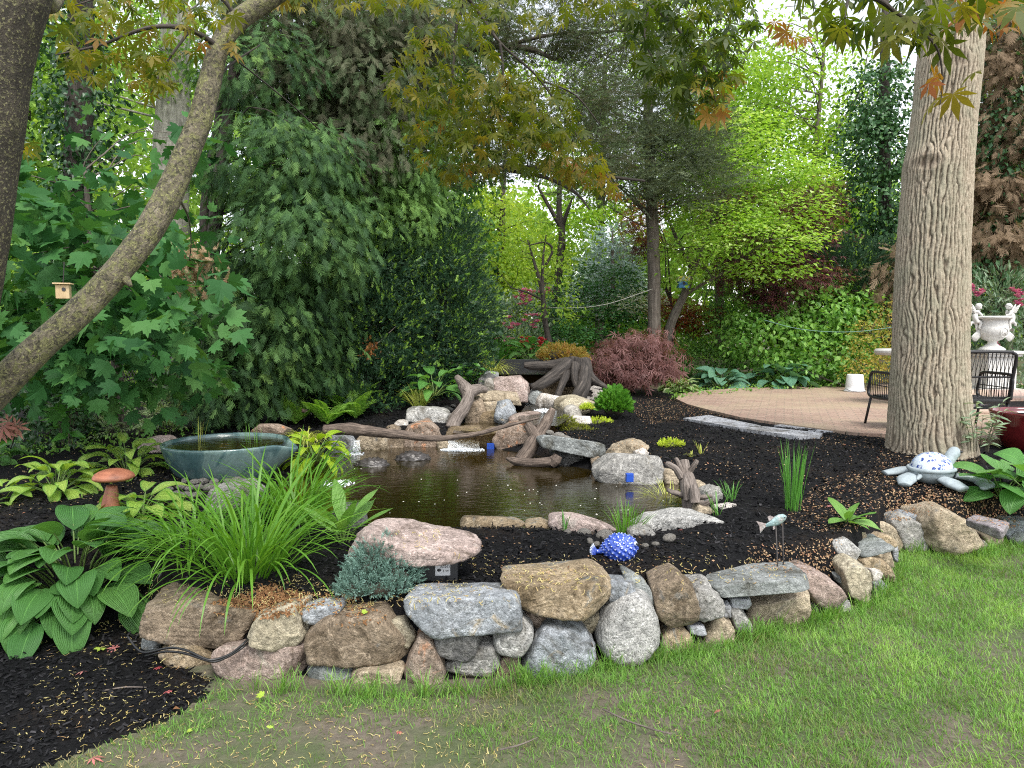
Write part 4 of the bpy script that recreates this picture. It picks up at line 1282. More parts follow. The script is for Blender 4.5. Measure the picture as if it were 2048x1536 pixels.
# upper basin: black tub with water
ub = thing('pond_basin', 'black rimmed upper basin of water at the top of the falls', 'basin', (P(1020, 742, 11.0)))
ubx0, ubx1, uby0, uby1, ubz = P(954, 742, 10.7)[0], P(1112, 742, 10.7)[0], 10.45, 11.7, .925
acc = Acc()
for c, s in (((( ubx0 + ubx1) / 2, uby1, ubz + .03), (ubx1 - ubx0 + .1, .06, .22)), ((ubx0, (uby0 + uby1) / 2, ubz - .02), (.06, uby1 - uby0 - .07, .20)), ((ubx1, (uby0 + uby1) / 2, ubz), (.06, uby1 - uby0 - .07, .22)), (((ubx0 + ubx1) / 2, (uby0 + uby1) / 2, ubz - .16), (ubx1 - ubx0 - .07, uby1 - uby0 - .07, .05))):
    V, F = box(c, s, 0, .01); acc.add(V, F)
acc.build('liner', flat_mat('black_liner', (.012, .012, .013), .35, var=.3, bump=.3), ub)
acc = Acc().add(np.array([(ubx0 + .03, uby0 - .2, ubz), (ubx1 - .03, uby0 - .2, ubz), (ubx1 - .03, uby1 - .03, ubz), (ubx0 + .03, uby1 - .03, ubz)]), np.array([(0, 1, 2, 3)]))
acc.build('water', POND_WATER, ub)

# ================================================================== BLUE BOWL
bc = P(453, 883, 6.15)
BZ = bc[2]
bowl = thing('water_bowl', 'wide blue-green glazed bowl brimming with water, with a pouring spout on its right side', 'bowl', (bc[0], bc[1], BZ - .34))
R0 = .50
prof = [(.02, -.36), (.26, -.36), (.33, -.32), (.42, -.22), (.475, -.10), (.495, -.03), (.502, -.006), (.498, .004), (.486, .006), (.474, 0), (.462, -.03), (.44, -.09), (.30, -.26), (.02, -.28)]
V, F = lathe([(r * R0 / .5, z) for r, z in prof], 96, (0, 0, 0))
ang = np.arctan2(V[:, 1], V[:, 0]); rad = np.hypot(V[:, 0], V[:, 1])
pull = np.exp(-((ang + .12) / .20) ** 2) * sstep(-.22, 0, V[:, 2]) * sstep(.35, .46, rad)
V[:, 0] += pull * .11; V[:, 2] -= pull * .045
def glaze():
    m = NT('bowl_glaze')
    v = m.n('TexCoord').outputs['Object']
    n1 = m.noise(v, 3.2, 5, .6, 1.5)
    n2 = m.noise(v, 30, 4, .6)
    c = m.ramp(n1, [(.38, (.05, .10, .105)), (.5, (.08, .14, .14)), (.53, (.13, .20, .19)), (.7, (.16, .23, .215))])
    c = m.mix(1.0, c, m.ramp(n2, [(.3, (.8,) * 3), (.7, (1.12,) * 3)]), 'MULTIPLY')
    return m.done(m.bsdf(c, .22, m.bump(n2, .06, .004), Coat_Weight=.4))
Acc().add(V + np.array((bc[0], bc[1], BZ)), F).build('basin', glaze(), bowl, smooth=True)
V, F = lathe([(.001, -.02), (.455, -.02)], 64, (bc[0], bc[1], BZ))
Acc().add(V, F[:, ::-1]).build('water', POND_WATER, bowl)
acc = Acc()
def strip_blade(acc, base, az, el, L, bend, w, n=7, rnd=.5):
    pass

# ================================================================== MUSHROOM
mb = GP(224, 1040, .35); mb[1] = 4.75; mb = P(222, 1028, 4.75)
mush = thing('garden_mushroom', 'carved reddish wood toadstool ornament among the hostas', 'ornament', mb)
ms = W(1, 4.75)
V, F, T = tube([mb + np.array((-2 * ms, 0, -.06)), mb + np.array((0, 0, 20 * ms)), mb + np.array((4 * ms, 0, 58 * ms))], [19 * ms, 17 * ms, 10.5 * ms], n=24, steps=14, noise=.05)
Acc().add(V, F, tc=T).build('stem', REDWOOD, mush, smooth=True)
zc = P(227, 957, 4.75)
V, F = lathe([(r * ms, z * ms) for r, z in [(0, -1), (20, -2), (34, -2), (38.5, 1), (39, 4), (36, 9), (28, 14.5), (17, 18.5), (6, 20), (0, 20.2)]], 48, (0, 0, 0))
tcv = V.copy() * 1.0
V = V * (1 + .03 * fbm(V * 20, 3, 2))[:, None]
Acc().add(V + zc, F, tc=tcv[:, [1, 2, 0]]).build('cap', REDWOOD, mush, smooth=True)

# ================================================================== TURTLE
tb = P(1862, 957, 5.75)
tz = Hs(tb[0], tb[1])
turtle = thing('turtle_statue', 'stone sea turtle statue with a blue and white mosaic shell', 'statue', (tb[0], tb[1], tz))
def cement(name, c=(.30, .35, .37)):
    m = NT(name)
    v = m.n('TexCoord').outputs['Object']
    n1 = m.noise(v, 25, 6, .7)
    cc = m.ramp(n1, [(.3, tuple(x * .72 for x in c)), (.55, c), (.75, tuple(x * 1.25 for x in c))])
    return m.done(m.bsdf(cc, .75, m.bump(m.noise(v, 70, 5), .35, .006)))
CEM = cement('turtle_cement')
def mosaic():
    m = NT('mosaic')
    v = m.n('TexCoord').outputs['Object']
    vo = m.n('TexVoronoi', {'Vector': v, 'Scale': 34.0})
    ed = m.n('TexVoronoi', {'Vector': v, 'Scale': 34.0}, feature='DISTANCE_TO_EDGE').outputs[0]
    sx = m.n('SeparateColor', {0: vo.outputs['Color']}).outputs[0]
    c = m.ramp(sx, [(0, (.02, .05, .24)), (.36, (.05, .11, .38)), (.46, (.16, .26, .52)), (.54, (.45, .53, .62)), (1, (.55, .60, .64))], 'CONSTANT')
    c = m.mix(m.ramp(m.noise(v, 60, 3, .6), [(.52, (0, 0, 0)), (.56, (.7,) * 3)]), c, (.62, .67, .73))
    c = m.mix(m.ramp(ed, [(.0, (1, 1, 1)), (.045, (1, 1, 1)), (.06, (0, 0, 0))]), c, (.55, .60, .62))
    return m.done(m.bsdf(c, .25, m.bump(ed, .4, .004)))
tm = W(1, 5.75)                                            # one photo pixel here
TA = math.radians(28)                                     # head points right and a little away
tR = np.array(((math.cos(TA), -math.sin(TA), 0), (math.sin(TA), math.cos(TA), 0), (0, 0, 1)))
def tput(V):
    return V @ tR.T + np.array((tb[0], tb[1], tz))
ux = 46 * tm; uy = 40 * tm
U, F = ico(5)
V = U * np.array((ux * .98, uy * .98, 26 * tm)) + np.array((0, 0, 24 * tm))
V[:, 2] = np.minimum(V[:, 2], 30 * tm)
Acc().add(tput(V), F).build('body', CEM, turtle, smooth=True)
V = U * np.array((ux * .93, uy * .93, 33 * tm)); V[:, 2] = np.maximum(V[:, 2], -3 * tm) + 30 * tm
Acc().add(tput(V), F).build('shell', mosaic(), turtle, smooth=True)
an = np.linspace(0, 2 * np.pi, 49)
V, F, T = tube(np.c_[ux * .99 * np.cos(an), uy * .99 * np.sin(an), np.full(49, 30 * tm)], [4.2 * tm] * 49, n=10, cap=False)
Acc().add(tput(V), F).build('shell_rim', CEM, turtle, smooth=True)
acc = Acc()
V, F, T = tube([(ux * .75, 2 * tm, 22 * tm), (ux * 1.15, 3 * tm, 30 * tm), (ux * 1.45, 3 * tm, 46 * tm), (ux * 1.72, 2 * tm, 56 * tm), (ux * 1.95, 1 * tm, 55 * tm)], [12 * tm, 11 * tm, 12 * tm, 12.5 * tm, 4 * tm], n=20, steps=22)
acc.add(tput(V), F)
acc.build('head', CEM, turtle, smooth=True)
ei, ef = ico(2)
for s in (-1, 1):
    Acc().add(tput(ei * 2.4 * tm + np.array((ux * 1.78, s * 10.2 * tm, 58 * tm))), ef).build('eye', INK, turtle, smooth=True)
def flipper(pts, rads, flat=.32):
    V, F, T = tube(np.array(pts) * tm, np.array(rads) * tm, n=18, steps=22)
    c = np.interp(np.arange(len(V)), np.linspace(0, len(V), len(pts)), np.array(pts)[:, 2] * tm)
    V[:, 2] = c + (V[:, 2] - c) * flat
    V[:, 2] = np.maximum(V[:, 2], -2 * tm)
    Acc().add(tput(V), F).build('flipper', CEM, turtle, smooth=True)
flipper([(30, -30, 18), (52, -50, 14), (64, -62, 8), (50, -80, 5), (22, -92, 3)], [13, 16, 18, 16, 6], .45)
flipper([(-18, -34, 16), (-20, -58, 10), (-22, -80, 4)], [14, 19, 14], .45)
flipper([(-40, 14, 18), (-66, 8, 12), (-90, -4, 5)], [13, 19, 11], .45)
flipper([(20, 36, 18), (0, 62, 14), (-34, 80, 8)], [15, 19, 12], .45)
V, F, T = tube(np.array([(-44, -6, 20), (-54, -8, 16), (-60, -10, 14)]) * tm, np.array([5, 4, 1.5]) * tm, n=10, steps=8)
Acc().add(tput(V), F).build('tail', CEM, turtle, smooth=True)

# ================================================================== BLUE PUFFER FISH
pf = P(1238, 1096, 4.0)
puff = thing('puffer_fish', 'bumpy cobalt blue glass puffer fish ornament lying on the mulch', 'ornament', pf + np.array((0, 0, -.075)))
ps = W(1, 4.0)
U, F = ico(5)
V = U * np.array((37, 30, 28.5)) * ps
fx_ = U[:, 0]
V[:, 2] *= 1 - .32 * sstep(-.25, -1, fx_); V[:, 1] *= 1 - .4 * sstep(-.2, -1, fx_)
V[:, 2] += 3 * ps * sstep(.3, 1, fx_)
hgt = np.zeros(len(V))
g = (1 + 5 ** .5) / 2
kk = np.arange(150)
dd = np.stack([np.cos(2 * np.pi * kk / g) * np.sqrt(1 - (1 - 2 * (kk + .5) / 150) ** 2), np.sin(2 * np.pi * kk / g) * np.sqrt(1 - (1 - 2 * (kk + .5) / 150) ** 2), 1 - 2 * (kk + .5) / 150], 1)
dt = U @ dd.T
hgt = np.exp(-np.maximum(0, 1 - dt.max(1)) * 420)
hgt *= sstep(1.0, .82, fx_)
V += U * (hgt * 4.2 * ps)[:, None]
def glass_blue():
    m = NT('puffer_glass')
    h = m.attr('rnd').outputs['Fac']
    v = m.n('TexCoord').outputs['Object']
    n1 = m.noise(v, 60, 4, .6)
    c = m.ramp(n1, [(.35, (.012, .03, .24)), (.55, (.03, .08, .42)), (.72, (.16, .22, .60))])
    c = m.mix(m.ramp(h, [(.45, (0, 0, 0)), (.8, (1, 1, 1))]), c, (.66, .74, .84))
    return m.done(m.bsdf(c, .12, None, Coat_Weight=.7))
PG = glass_blue()
Acc().add(V + pf, F, rnd=hgt).build('body', PG, puff, smooth=True)
acc = Acc()
V, F, T = tube([pf + np.array((-32, 0, -4)) * ps, pf + np.array((-41, 0, -7)) * ps, pf + np.array((-46, 0, -7)) * ps], [8 * ps, 4.5 * ps, 4.5 * ps], n=14, steps=10)
acc.add(V, F, rnd=0.0)
for i in range(11):
    t = -.95 + 1.9 * i / 10
    dx, dz = -math.cos(t) * 16, math.sin(t) * 16
    V, F, T = tube([pf + np.array((-44, 0, -7)) * ps, pf + np.array((-44 + dx * .6, 0, -7 + dz * .6)) * ps, pf + np.array((-44 + dx, 0, -6 + dz * 1.15)) * ps], [1.3 * ps, 2.1 * ps, 1.1 * ps], n=8, steps=7)
    acc.add(V, F, rnd=np.linspace(0, .85, len(V)))
acc.build('tail', PG, puff, smooth=True)
V, F, T = tube([pf + np.array((40 + 0, -9 + 0, 11)) * ps + np.array((0, 0, 0)), pf + np.array((43, -11, 11.5)) * ps], [3.4 * ps, 3 * ps], n=14)
e0 = pf + np.array((30.5, -17, 14)) * ps
Acc().add(ei * 4.4 * ps + e0, ef, rnd=.75).build('eye', PG, puff, smooth=True)
Acc().add(ei * 2.1 * ps + e0 + np.array((1.6, -3.2, .4)) * ps, ef).build('pupil', INK, puff, smooth=True)
for dz in (-1.3, 1.3):
    V, F, T = tube([pf + np.array((36.5, -6, dz)) * ps, pf + np.array((39.5, 0, dz * .8)) * ps, pf + np.array((36.5, 6, dz)) * ps], [1.4 * ps] * 3, n=8, steps=8)
    Acc().add(V, F, rnd=.35).build('lip', PG, puff, smooth=True)

# ================================================================== METAL FISH ON STAKES
def patina(name, c1, c2, c3):
    m = NT(name)
    v = m.n('TexCoord').outputs['Object']
    sc = m.n('TexVoronoi', {'Vector': v, 'Scale': 75.0}).outputs['Distance']
    n1 = m.noise(v, 16, 5, .65, .6)
    c = m.ramp(n1, [(.36, c1), (.52, c2), (.66, c3)])
    c = m.mix(1.0, c, m.ramp(sc, [(0, (1.2,) * 3), (.55, (.75,) * 3)]), 'MULTIPLY')
    return m.done(m.bsdf(c, .5, m.bump(sc, .6, .005), Metallic=.15))
DARKM = flat_mat('dark_metal', (.035, .03, .028), .5, metallic=.4, var=.3)

def fish(name, label, c, s, pat, az, stakes, ground, pitch=.2, flip=1):
    """head towards +x before turning by az; s = half length of the body"""
    r = thing(name, label, 'ornament', (c[0], c[1], ground), 'metal fish on stakes')
    ca, sa = math.cos(az), math.sin(az); cp_, sp_ = math.cos(pitch), math.sin(pitch)
    R = np.array(((ca, -sa, 0), (sa, ca, 0), (0, 0, 1))) @ np.array(((cp_, 0, -sp_), (0, 1, 0), (sp_, 0, cp_)))
    put = lambda V: (np.asarray(V) * s) @ R.T + c
    xs = np.linspace(-1, 1, 26)
    hz = np.interp(xs, [-1, -.6, -.1, .35, .75, .95, 1], [.13, .20, .38, .42, .30, .14, .05])
    hy = np.interp(xs, [-1, -.6, -.1, .35, .75, .95, 1], [.05, .10, .19, .22, .19, .09, .03])
    a = np.linspace(0, 2 * np.pi, 20, endpoint=False)
    V = np.stack([np.repeat(xs[:, None], 20, 1), hy[:, None] * np.cos(a), hz[:, None] * np.sin(a) + .05 * np.sin(xs * 2)[:, None]], -1)
    i = np.arange(26 * 20).reshape(26, 20)
    F = np.stack([i[:-1], np.roll(i[:-1], -1, 1), np.roll(i[1:], -1, 1), i[1:]], -1).reshape(-1, 4)
    Acc().add(put(V.reshape(-1, 3)), F[:, ::-1]).build('body', pat[0], r, smooth=True)
    def fin(name, pts, th=.025):
        n = len(pts)
        p3 = np.array([(x, -th, z) for x, z in pts] + [(x, th, z) for x, z in pts])
        tri = np.array(tessellate_polygon([[Vector((x, z, 0)) for x, z in pts]]))
        k = np.arange(n); j = (k + 1) % n
        Acc().add(put(p3), [tri, tri[:, ::-1] + n, np.stack([k, j, j + n, k + n], 1)]).build(name, pat[1], r)
    fin('tail_fin', [(-.92, .1), (-1.3, .34), (-1.72, .62), (-1.55, .12), (-1.62, -.48), (-1.25, -.24), (-.92, -.1)])
    fin('dorsal_fin', [(-.62, .2), (-.66, .58), (-.40, .62), (-.12, .40), (.1, .38), (-.2, .3)])
    fin('pectoral_fin', [(-.35, -.22), (-.45, -.62), (-.22, -.55), (-.02, -.3)])
    for sd in (-1, 1):
        Acc().add(put(ei * .06 + np.array((.72, sd * .19, .10))), ef).build('eye', INK, r, smooth=True)
    for (dx, tx, ty) in stakes:
        top = put([(dx, 0, -.25)])[0]
        V, F, T = tube([top, (top + np.array((tx, ty, ground - .05))) / 2 + 0, np.array((tx, ty, ground - .05))], [.0045] * 3, n=8)
        V, F, T = tube([top, np.array((tx, ty, ground - .05))], [.0045] * 2, n=8)
        Acc().add(V, F).build('stake', DARKM, r, smooth=True)
    return r
fc_ = P(1552, 1042, 4.0)
fish('metal_fish', 'teal and pink metal fish on two thin stakes above the mulch', fc_, W(25, 4.0), (patina('fish_teal', (.22, .34, .36), (.28, .40, .40), (.36, .36, .34)), patina('fish_pink', (.34, .27, .26), (.42, .36, .35), (.30, .38, .38))), .25,
     [(-.1, P(1562, 1126, 4.0)[0], 3.98), (.55, P(1573, 1122, 4.05)[0], 4.05)], Hs(fc_[0], 4.0), .28)
fc_ = P(609, 822, 8.6)
fish('metal_fish', 'pink metal fish on a stake in front of the ferns', fc_, W(10, 8.6), (patina('fish_rose', (.40, .24, .22), (.46, .30, .28), (.36, .30, .28)), patina('fish_grey', (.28, .28, .30), (.36, .34, .35), (.36, .30, .30))), math.pi - .2,
     [(0, fc_[0], 8.6)], Hs(fc_[0], 8.6), .15)

# ================================================================== ALLIGATOR DECOY, BLUE SQUARES, CABLE
GATOR = flat_mat('decoy_skin', (.05, .045, .042), .35, var=.5, vscale=30, bump=.9, bscale=45)
def decoy(name, label, px, py, wpx, hpx, seed, snout):
    c = G(px, py, WATER_Z)
    s = W(1, c[1])
    U, F = ico(4)
    V = U * np.array((wpx / 2, wpx * .34, hpx)) * s
    V += U * (np.abs(vnoise(U * np.array((11, 7, 7)) + seed, seed)) * .42 * hpx * 2 * s)[:, None]
    ac = Acc().add(V + c, F)
    if snout:
        for dx, dz, q in ((-.45, .35, .30), (.1, .75, .34), (.32, .7, .3)):
            ac.add(U * q * hpx * s + c + np.array((dx * wpx * s, -.15 * wpx * s, dz * hpx * s)), F)
    return tag(ac.build(name, GATOR, smooth=True, origin=c), label, 'decoy', 'parts of the floating alligator decoy')
decoy('floating_decoy', 'dark scaly head of a floating alligator decoy, nearer the grass clump', 744, 930, 60, 10, 3, True)
decoy('floating_decoy', 'dark scaly back of a floating alligator decoy, nearer the waterfall', 826, 918, 64, 11, 5, False)

BLUE = flat_mat('blue_tape', (.010, .065, .40), .45, var=.08, bump=.05)
for (px, py, Y, lab, nm) in ((981, 895, 8.0, 'small bright blue square on the wet boulder by the waterfall', 'blue_square'), (1259, 955, 6.12, 'small bright blue square on the long boulder at the right waterline', 'blue_square')):
    c = P(px, py, Y)
    V, F = box(c, (W(15, Y), .05, W(17, Y)), .05, .004)
    tag(Acc().add(V, F).build(nm, BLUE, origin=c), lab, 'marker', 'blue squares at the waterline')

cable = thing('black_cable', 'pair of black cables looping out of the wall beneath the long brown boulder', 'cable', P(400, 1315, 3.36))
CAB = flat_mat('cable_rubber', (.012, .012, .013), .4, var=.1, bump=0)
for off in (0, 7):
    pts = [(255, 1272, 3.44), (273, 1296, 3.40), (292, 1305, 3.36), (337, 1296 + off, 3.30), (371, 1300 + off, 3.24), (412, 1318 + off * .3, 3.21), (434, 1318 + off * .6, 3.22), (464, 1306 + off * .4, 3.24), (490, 1284 + off, 3.27), (506, 1268 + off, 3.4)]
    if off: pts = [(290, 1312, 3.37), (315, 1306, 3.33)] + pts[3:]
    V, F, T = tube([P(*q) for q in pts], [.0055] * len(pts), n=8, steps=70)
    Acc().add(V, F).build('strand', CAB, cable, smooth=True)

# ================================================================== BENCH
bench = thing('metal_bench', 'black metal garden bench seen from behind, partly hidden by the big trunk', 'bench', (P(1890, 860, 8.1)[0], 8.1, PATIO_Z))
BM = flat_mat('bench_metal', (.022, .022, .024), .5, metallic=.3, var=.15, bump=.05)
A0 = np.array((P(1792, 800, 7.85)[0], 7.85, PATIO_Z)); B0 = np.array((P(2022, 800, 7.85)[0], 7.80, PATIO_Z))
bx = norm(B0 - A0); bw = np.linalg.norm(B0 - A0)
fw = np.array((-bx[1], bx[0], 0)); fw /= np.linalg.norm(fw)
def bp(u, v, z):                              # u along the back 0..1, v forward metres, z up
    return A0 + bx * (u * bw) + fw * v + np.array((0, 0, z))
def rod(name, pts, r, n=10, steps=None):
    V, F, T = tube(pts, [r] * len(pts), n=n, steps=steps)
    return Acc().add(V, F).build(name, BM, bench, smooth=True)
rod('back_frame', [bp(0, .10, .30), bp(0, .05, .55), bp(0, 0, .78), bp(.03, -.01, .83), bp(.10, -.015, .845), bp(.5, -.015, .845), bp(.90, -.015, .845), bp(.97, -.01, .83), bp(1, 0, .78), bp(1, .05, .55), bp(1, .10, .30)], .018, steps=120)
rod('back_rail', [bp(0, .045, .58), bp(1, .045, .58)], .010)
wa = Acc()
for i in range(28):
    u = (i + 1) / 29
    for (ua, ub, za, zb) in ((u, u - .012, .84, .58), (u, u + .03, .84, .58), (u, u + .01, .58, .36)):
        ub = min(max(ub, 0.01), .99)
        V, F, T = tube([bp(ua, -.015 + (.845 - za) * .22, za), bp(ub, -.015 + (.845 - zb) * .22, zb)], [.0035] * 2, n=6)
        wa.add(V, F)
V, F, T = tube([bp(0, .09, .36), bp(1, .09, .36)], [.008] * 2, n=8); wa.add(V, F)
wa.build('wire_back', BM, bench, smooth=True)
V, F = box((0, 0, 0), (bw - .06, .56, .03), 0, .008)
sa_ = Acc()
mm = np.stack([bx, fw, np.array((0, 0, 1))], 1)
sa_.add(V @ mm.T + bp(.5, .36, .325), F)
sa_.build('seat', BM, bench)
for u in (0, 1):
    rod('arm', [bp(u, .06, .34), bp(u, .04, .52), bp(u, .06, .585), bp(u, .12, .605), bp(u, .36, .605), bp(u, .56, .60), bp(u, .62, .575), bp(u, .635, .52), bp(u, .64, .33), bp(u, .10, .33)], .016, steps=90)
    wa = Acc()
    for i in range(13):
        v = .09 + .53 * i / 12
        V, F, T = tube([bp(u, v, .60), bp(u, v + .005, .33)], [.0045] * 2, n=6); wa.add(V, F)
    V, F, T = tube([bp(u, .07, .46), bp(u, .635, .46)], [.006] * 2, n=6); wa.add(V, F)
    wa.build('arm_wire', BM, bench, smooth=True)
    rod('leg', [bp(u, .60, .32), bp(u + (-.012 if u == 0 else .012), .70, 0.0)], .014)
    rod('leg', [bp(u, .12, .32), bp(u, .03, 0.0)], .014)
# table corner behind
tb_ = P(1780, 737, 10.6)
gt = thing('stone_table', 'pale stone table top showing left of the big trunk beyond the bench', 'table', (tb_[0] + .2, 10.7, PATIO_Z))
V, F = lathe([(0, .72), (.42, .72), (.44, .75), (.44, .78), (.42, .80), (0, .80)], 40, (tb_[0] + .30, 10.7, PATIO_Z - .02)); V[:, 2] = V[:, 2]
CONC = cement('table_concrete', (.50, .49, .46))
Acc().add(V, F).build('table_top', CONC, gt)
V, F = lathe([(.2, 0), (.2, .06), (.10, .16), (.09, .5), (.16, .71)], 24, (tb_[0] + .30, 10.7, PATIO_Z)); Acc().add(V, F).build('pedestal', CONC, gt, smooth=True)

# ================================================================== BUCKET
kb = G(1709, 783, PATIO_Z)
bk = thing('plastic_bucket', 'white plastic bucket standing upside down on the brick patio', 'bucket', kb)
s = W(1, kb[1])
V, F = lathe([(19.5 * s, 0), (20.5 * s, .5 * s), (20.5 * s, 3 * s), (18.2 * s, 3.4 * s), (17.6 * s, 10 * s), (15.4 * s, 33 * s), (14.6 * s, 34.5 * s), (12.5 * s, 34.2 * s), (0, 34.2 * s)], 48, kb)
Acc().add(V, F).build('shell', flat_mat('bucket_plastic', (.66, .67, .68), .4, var=.06, bump=.03), bk, smooth=True)
V, F, T = tube([kb + np.array((-20 * s, -2 * s, 6 * s)), kb + np.array((-12 * s, -20 * s, 2.2 * s)), kb + np.array((12 * s, -20 * s, 2.2 * s)), kb + np.array((20 * s, -2 * s, 6 * s))], [.0035] * 4, n=6, steps=24)
Acc().add(V, F).build('handle', DARKM, bk, smooth=True)

# ================================================================== URN WITH CHERUBS
UY = 12.1
us = W(1, UY)
ub_ = P(1979, 788, UY)
urn = thing('garden_urn', 'white classical urn on a square pedestal with cherub handles', 'urn', (ub_[0], UY, ub_[2]))
URN = cement('urn_white', (.60, .59, .56))
def zpx(py):
    return P(1979, py, UY)[2]
def rp(r, py):
    return (r * us, zpx(py))
acc = Acc()
for (py0, py1, w) in ((792, 780, 92), (780, 775, 82), (774, 712, 62), (712, 707, 74), (707, 701, 82)):
    z0, z1 = zpx(py0), zpx(py1)
    V, F = box((ub_[0], UY, (z0 + z1) / 2), (w * us, w * us, z1 - z0 - .002), .12, .008); acc.add(V, F)
acc.build('pedestal', URN, urn)
V, F = lathe([rp(22, 701), rp(24, 699), rp(22, 696), rp(13, 691), rp(8, 686), rp(8.5, 683), rp(11, 681), rp(15, 679.5)], 40, (ub_[0], UY, 0))
Acc().add(V, F).build('foot', URN, urn, smooth=True)
V, F = lathe([rp(12, 681), rp(17, 678.5), rp(19.5, 676), rp(20, 674), rp(22, 672.5), rp(26, 668), rp(27.5, 661), rp(27, 654), rp(26, 651.5), rp(26.3, 650.5), rp(24.5, 643), rp(25.5, 639.5), rp(29, 638), rp(33, 636.5), rp(33.5, 634), rp(32, 632), rp(29.5, 632), rp(26, 636), rp(23, 645), rp(22, 665), rp(0, 668)], 64, (ub_[0], UY, 0))
ang = np.arctan2(V[:, 1] - UY, V[:, 0] - ub_[0])
zz = V[:, 2]
gad = sstep(zpx(681), zpx(678), zz) * sstep(zpx(673), zpx(675), zz)
spi = sstep(zpx(650), zpx(648), zz) * sstep(zpx(640), zpx(643), zz)
rr = 1 + .05 * gad * np.cos(ang * 26) + .025 * spi * np.cos(ang * 22 + (zz - zpx(650)) * 60)
V[:, 0] = ub_[0] + (V[:, 0] - ub_[0]) * rr; V[:, 1] = UY + (V[:, 1] - UY) * rr
Acc().add(V, F).build('bowl', URN, urn, smooth=True)
# round relief on the belly, turned slightly to the right
acc = Acc()
ma = math.radians(-90 + 14)
mc = np.array((ub_[0] + math.cos(ma) * 27.2 * us, UY + math.sin(ma) * 27.2 * us, zpx(665)))
mx_ = np.array((-math.sin(ma), math.cos(ma), 0)); mz_ = np.array((0, 0, 1))
an = np.linspace(0, 2 * np.pi, 33)
V, F, T = tube(mc + (np.cos(an)[:, None] * mx_ + np.sin(an)[:, None] * mz_) * 9 * us, [.9 * us] * 33, n=8, cap=False); acc.add(V, F)
acc.build('medallion', URN, urn, smooth=True)
acc = Acc()
V, F, T = tube([mc + (mx_ * a + mz_ * b) * us for a, b in ((-5, -4), (-2, 1), (1, -1), (4, 4), (4.5, -4))], [1.1 * us, 1.6 * us, 1.4 * us, 1.5 * us, 1 * us], n=8, steps=20); acc.add(V, F)
acc.build('relief', URN, urn, smooth=True)

def skin_body(name, joints, edges, mat, parent, sub=2):
    me = bpy.data.meshes.new(name)
    o = parent_origin(parent)
    me.from_pydata([tuple(np.array(j[:3]) - o) for j in joints], edges, [])
    ob = bpy.data.objects.new(name, me)
    COL.objects.link(ob)
    ob.parent = parent
    sk = ob.modifiers.new('skin', 'SKIN'); sk.use_smooth_shade = True
    me.skin_vertices.new() if not me.skin_vertices else None
    for v, j in zip(me.skin_vertices[0].data, joints):
        v.radius = (j[3], j[3] * (j[4] if len(j) > 4 else 1))
    me.skin_vertices[0].data[0].use_root = True
    ss = ob.modifiers.new('sub', 'SUBSURF'); ss.levels = sub; ss.render_levels = sub
    dg = bpy.context.evaluated_depsgraph_get()
    m2 = bpy.data.meshes.new_from_object(ob.evaluated_get(dg))
    ob.modifiers.clear(); old = ob.data; ob.data = m2; bpy.data.meshes.remove(old)
    m2.name = name
    m2.materials.clear(); m2.materials.append(mat); m2.shade_smooth()
    return ob

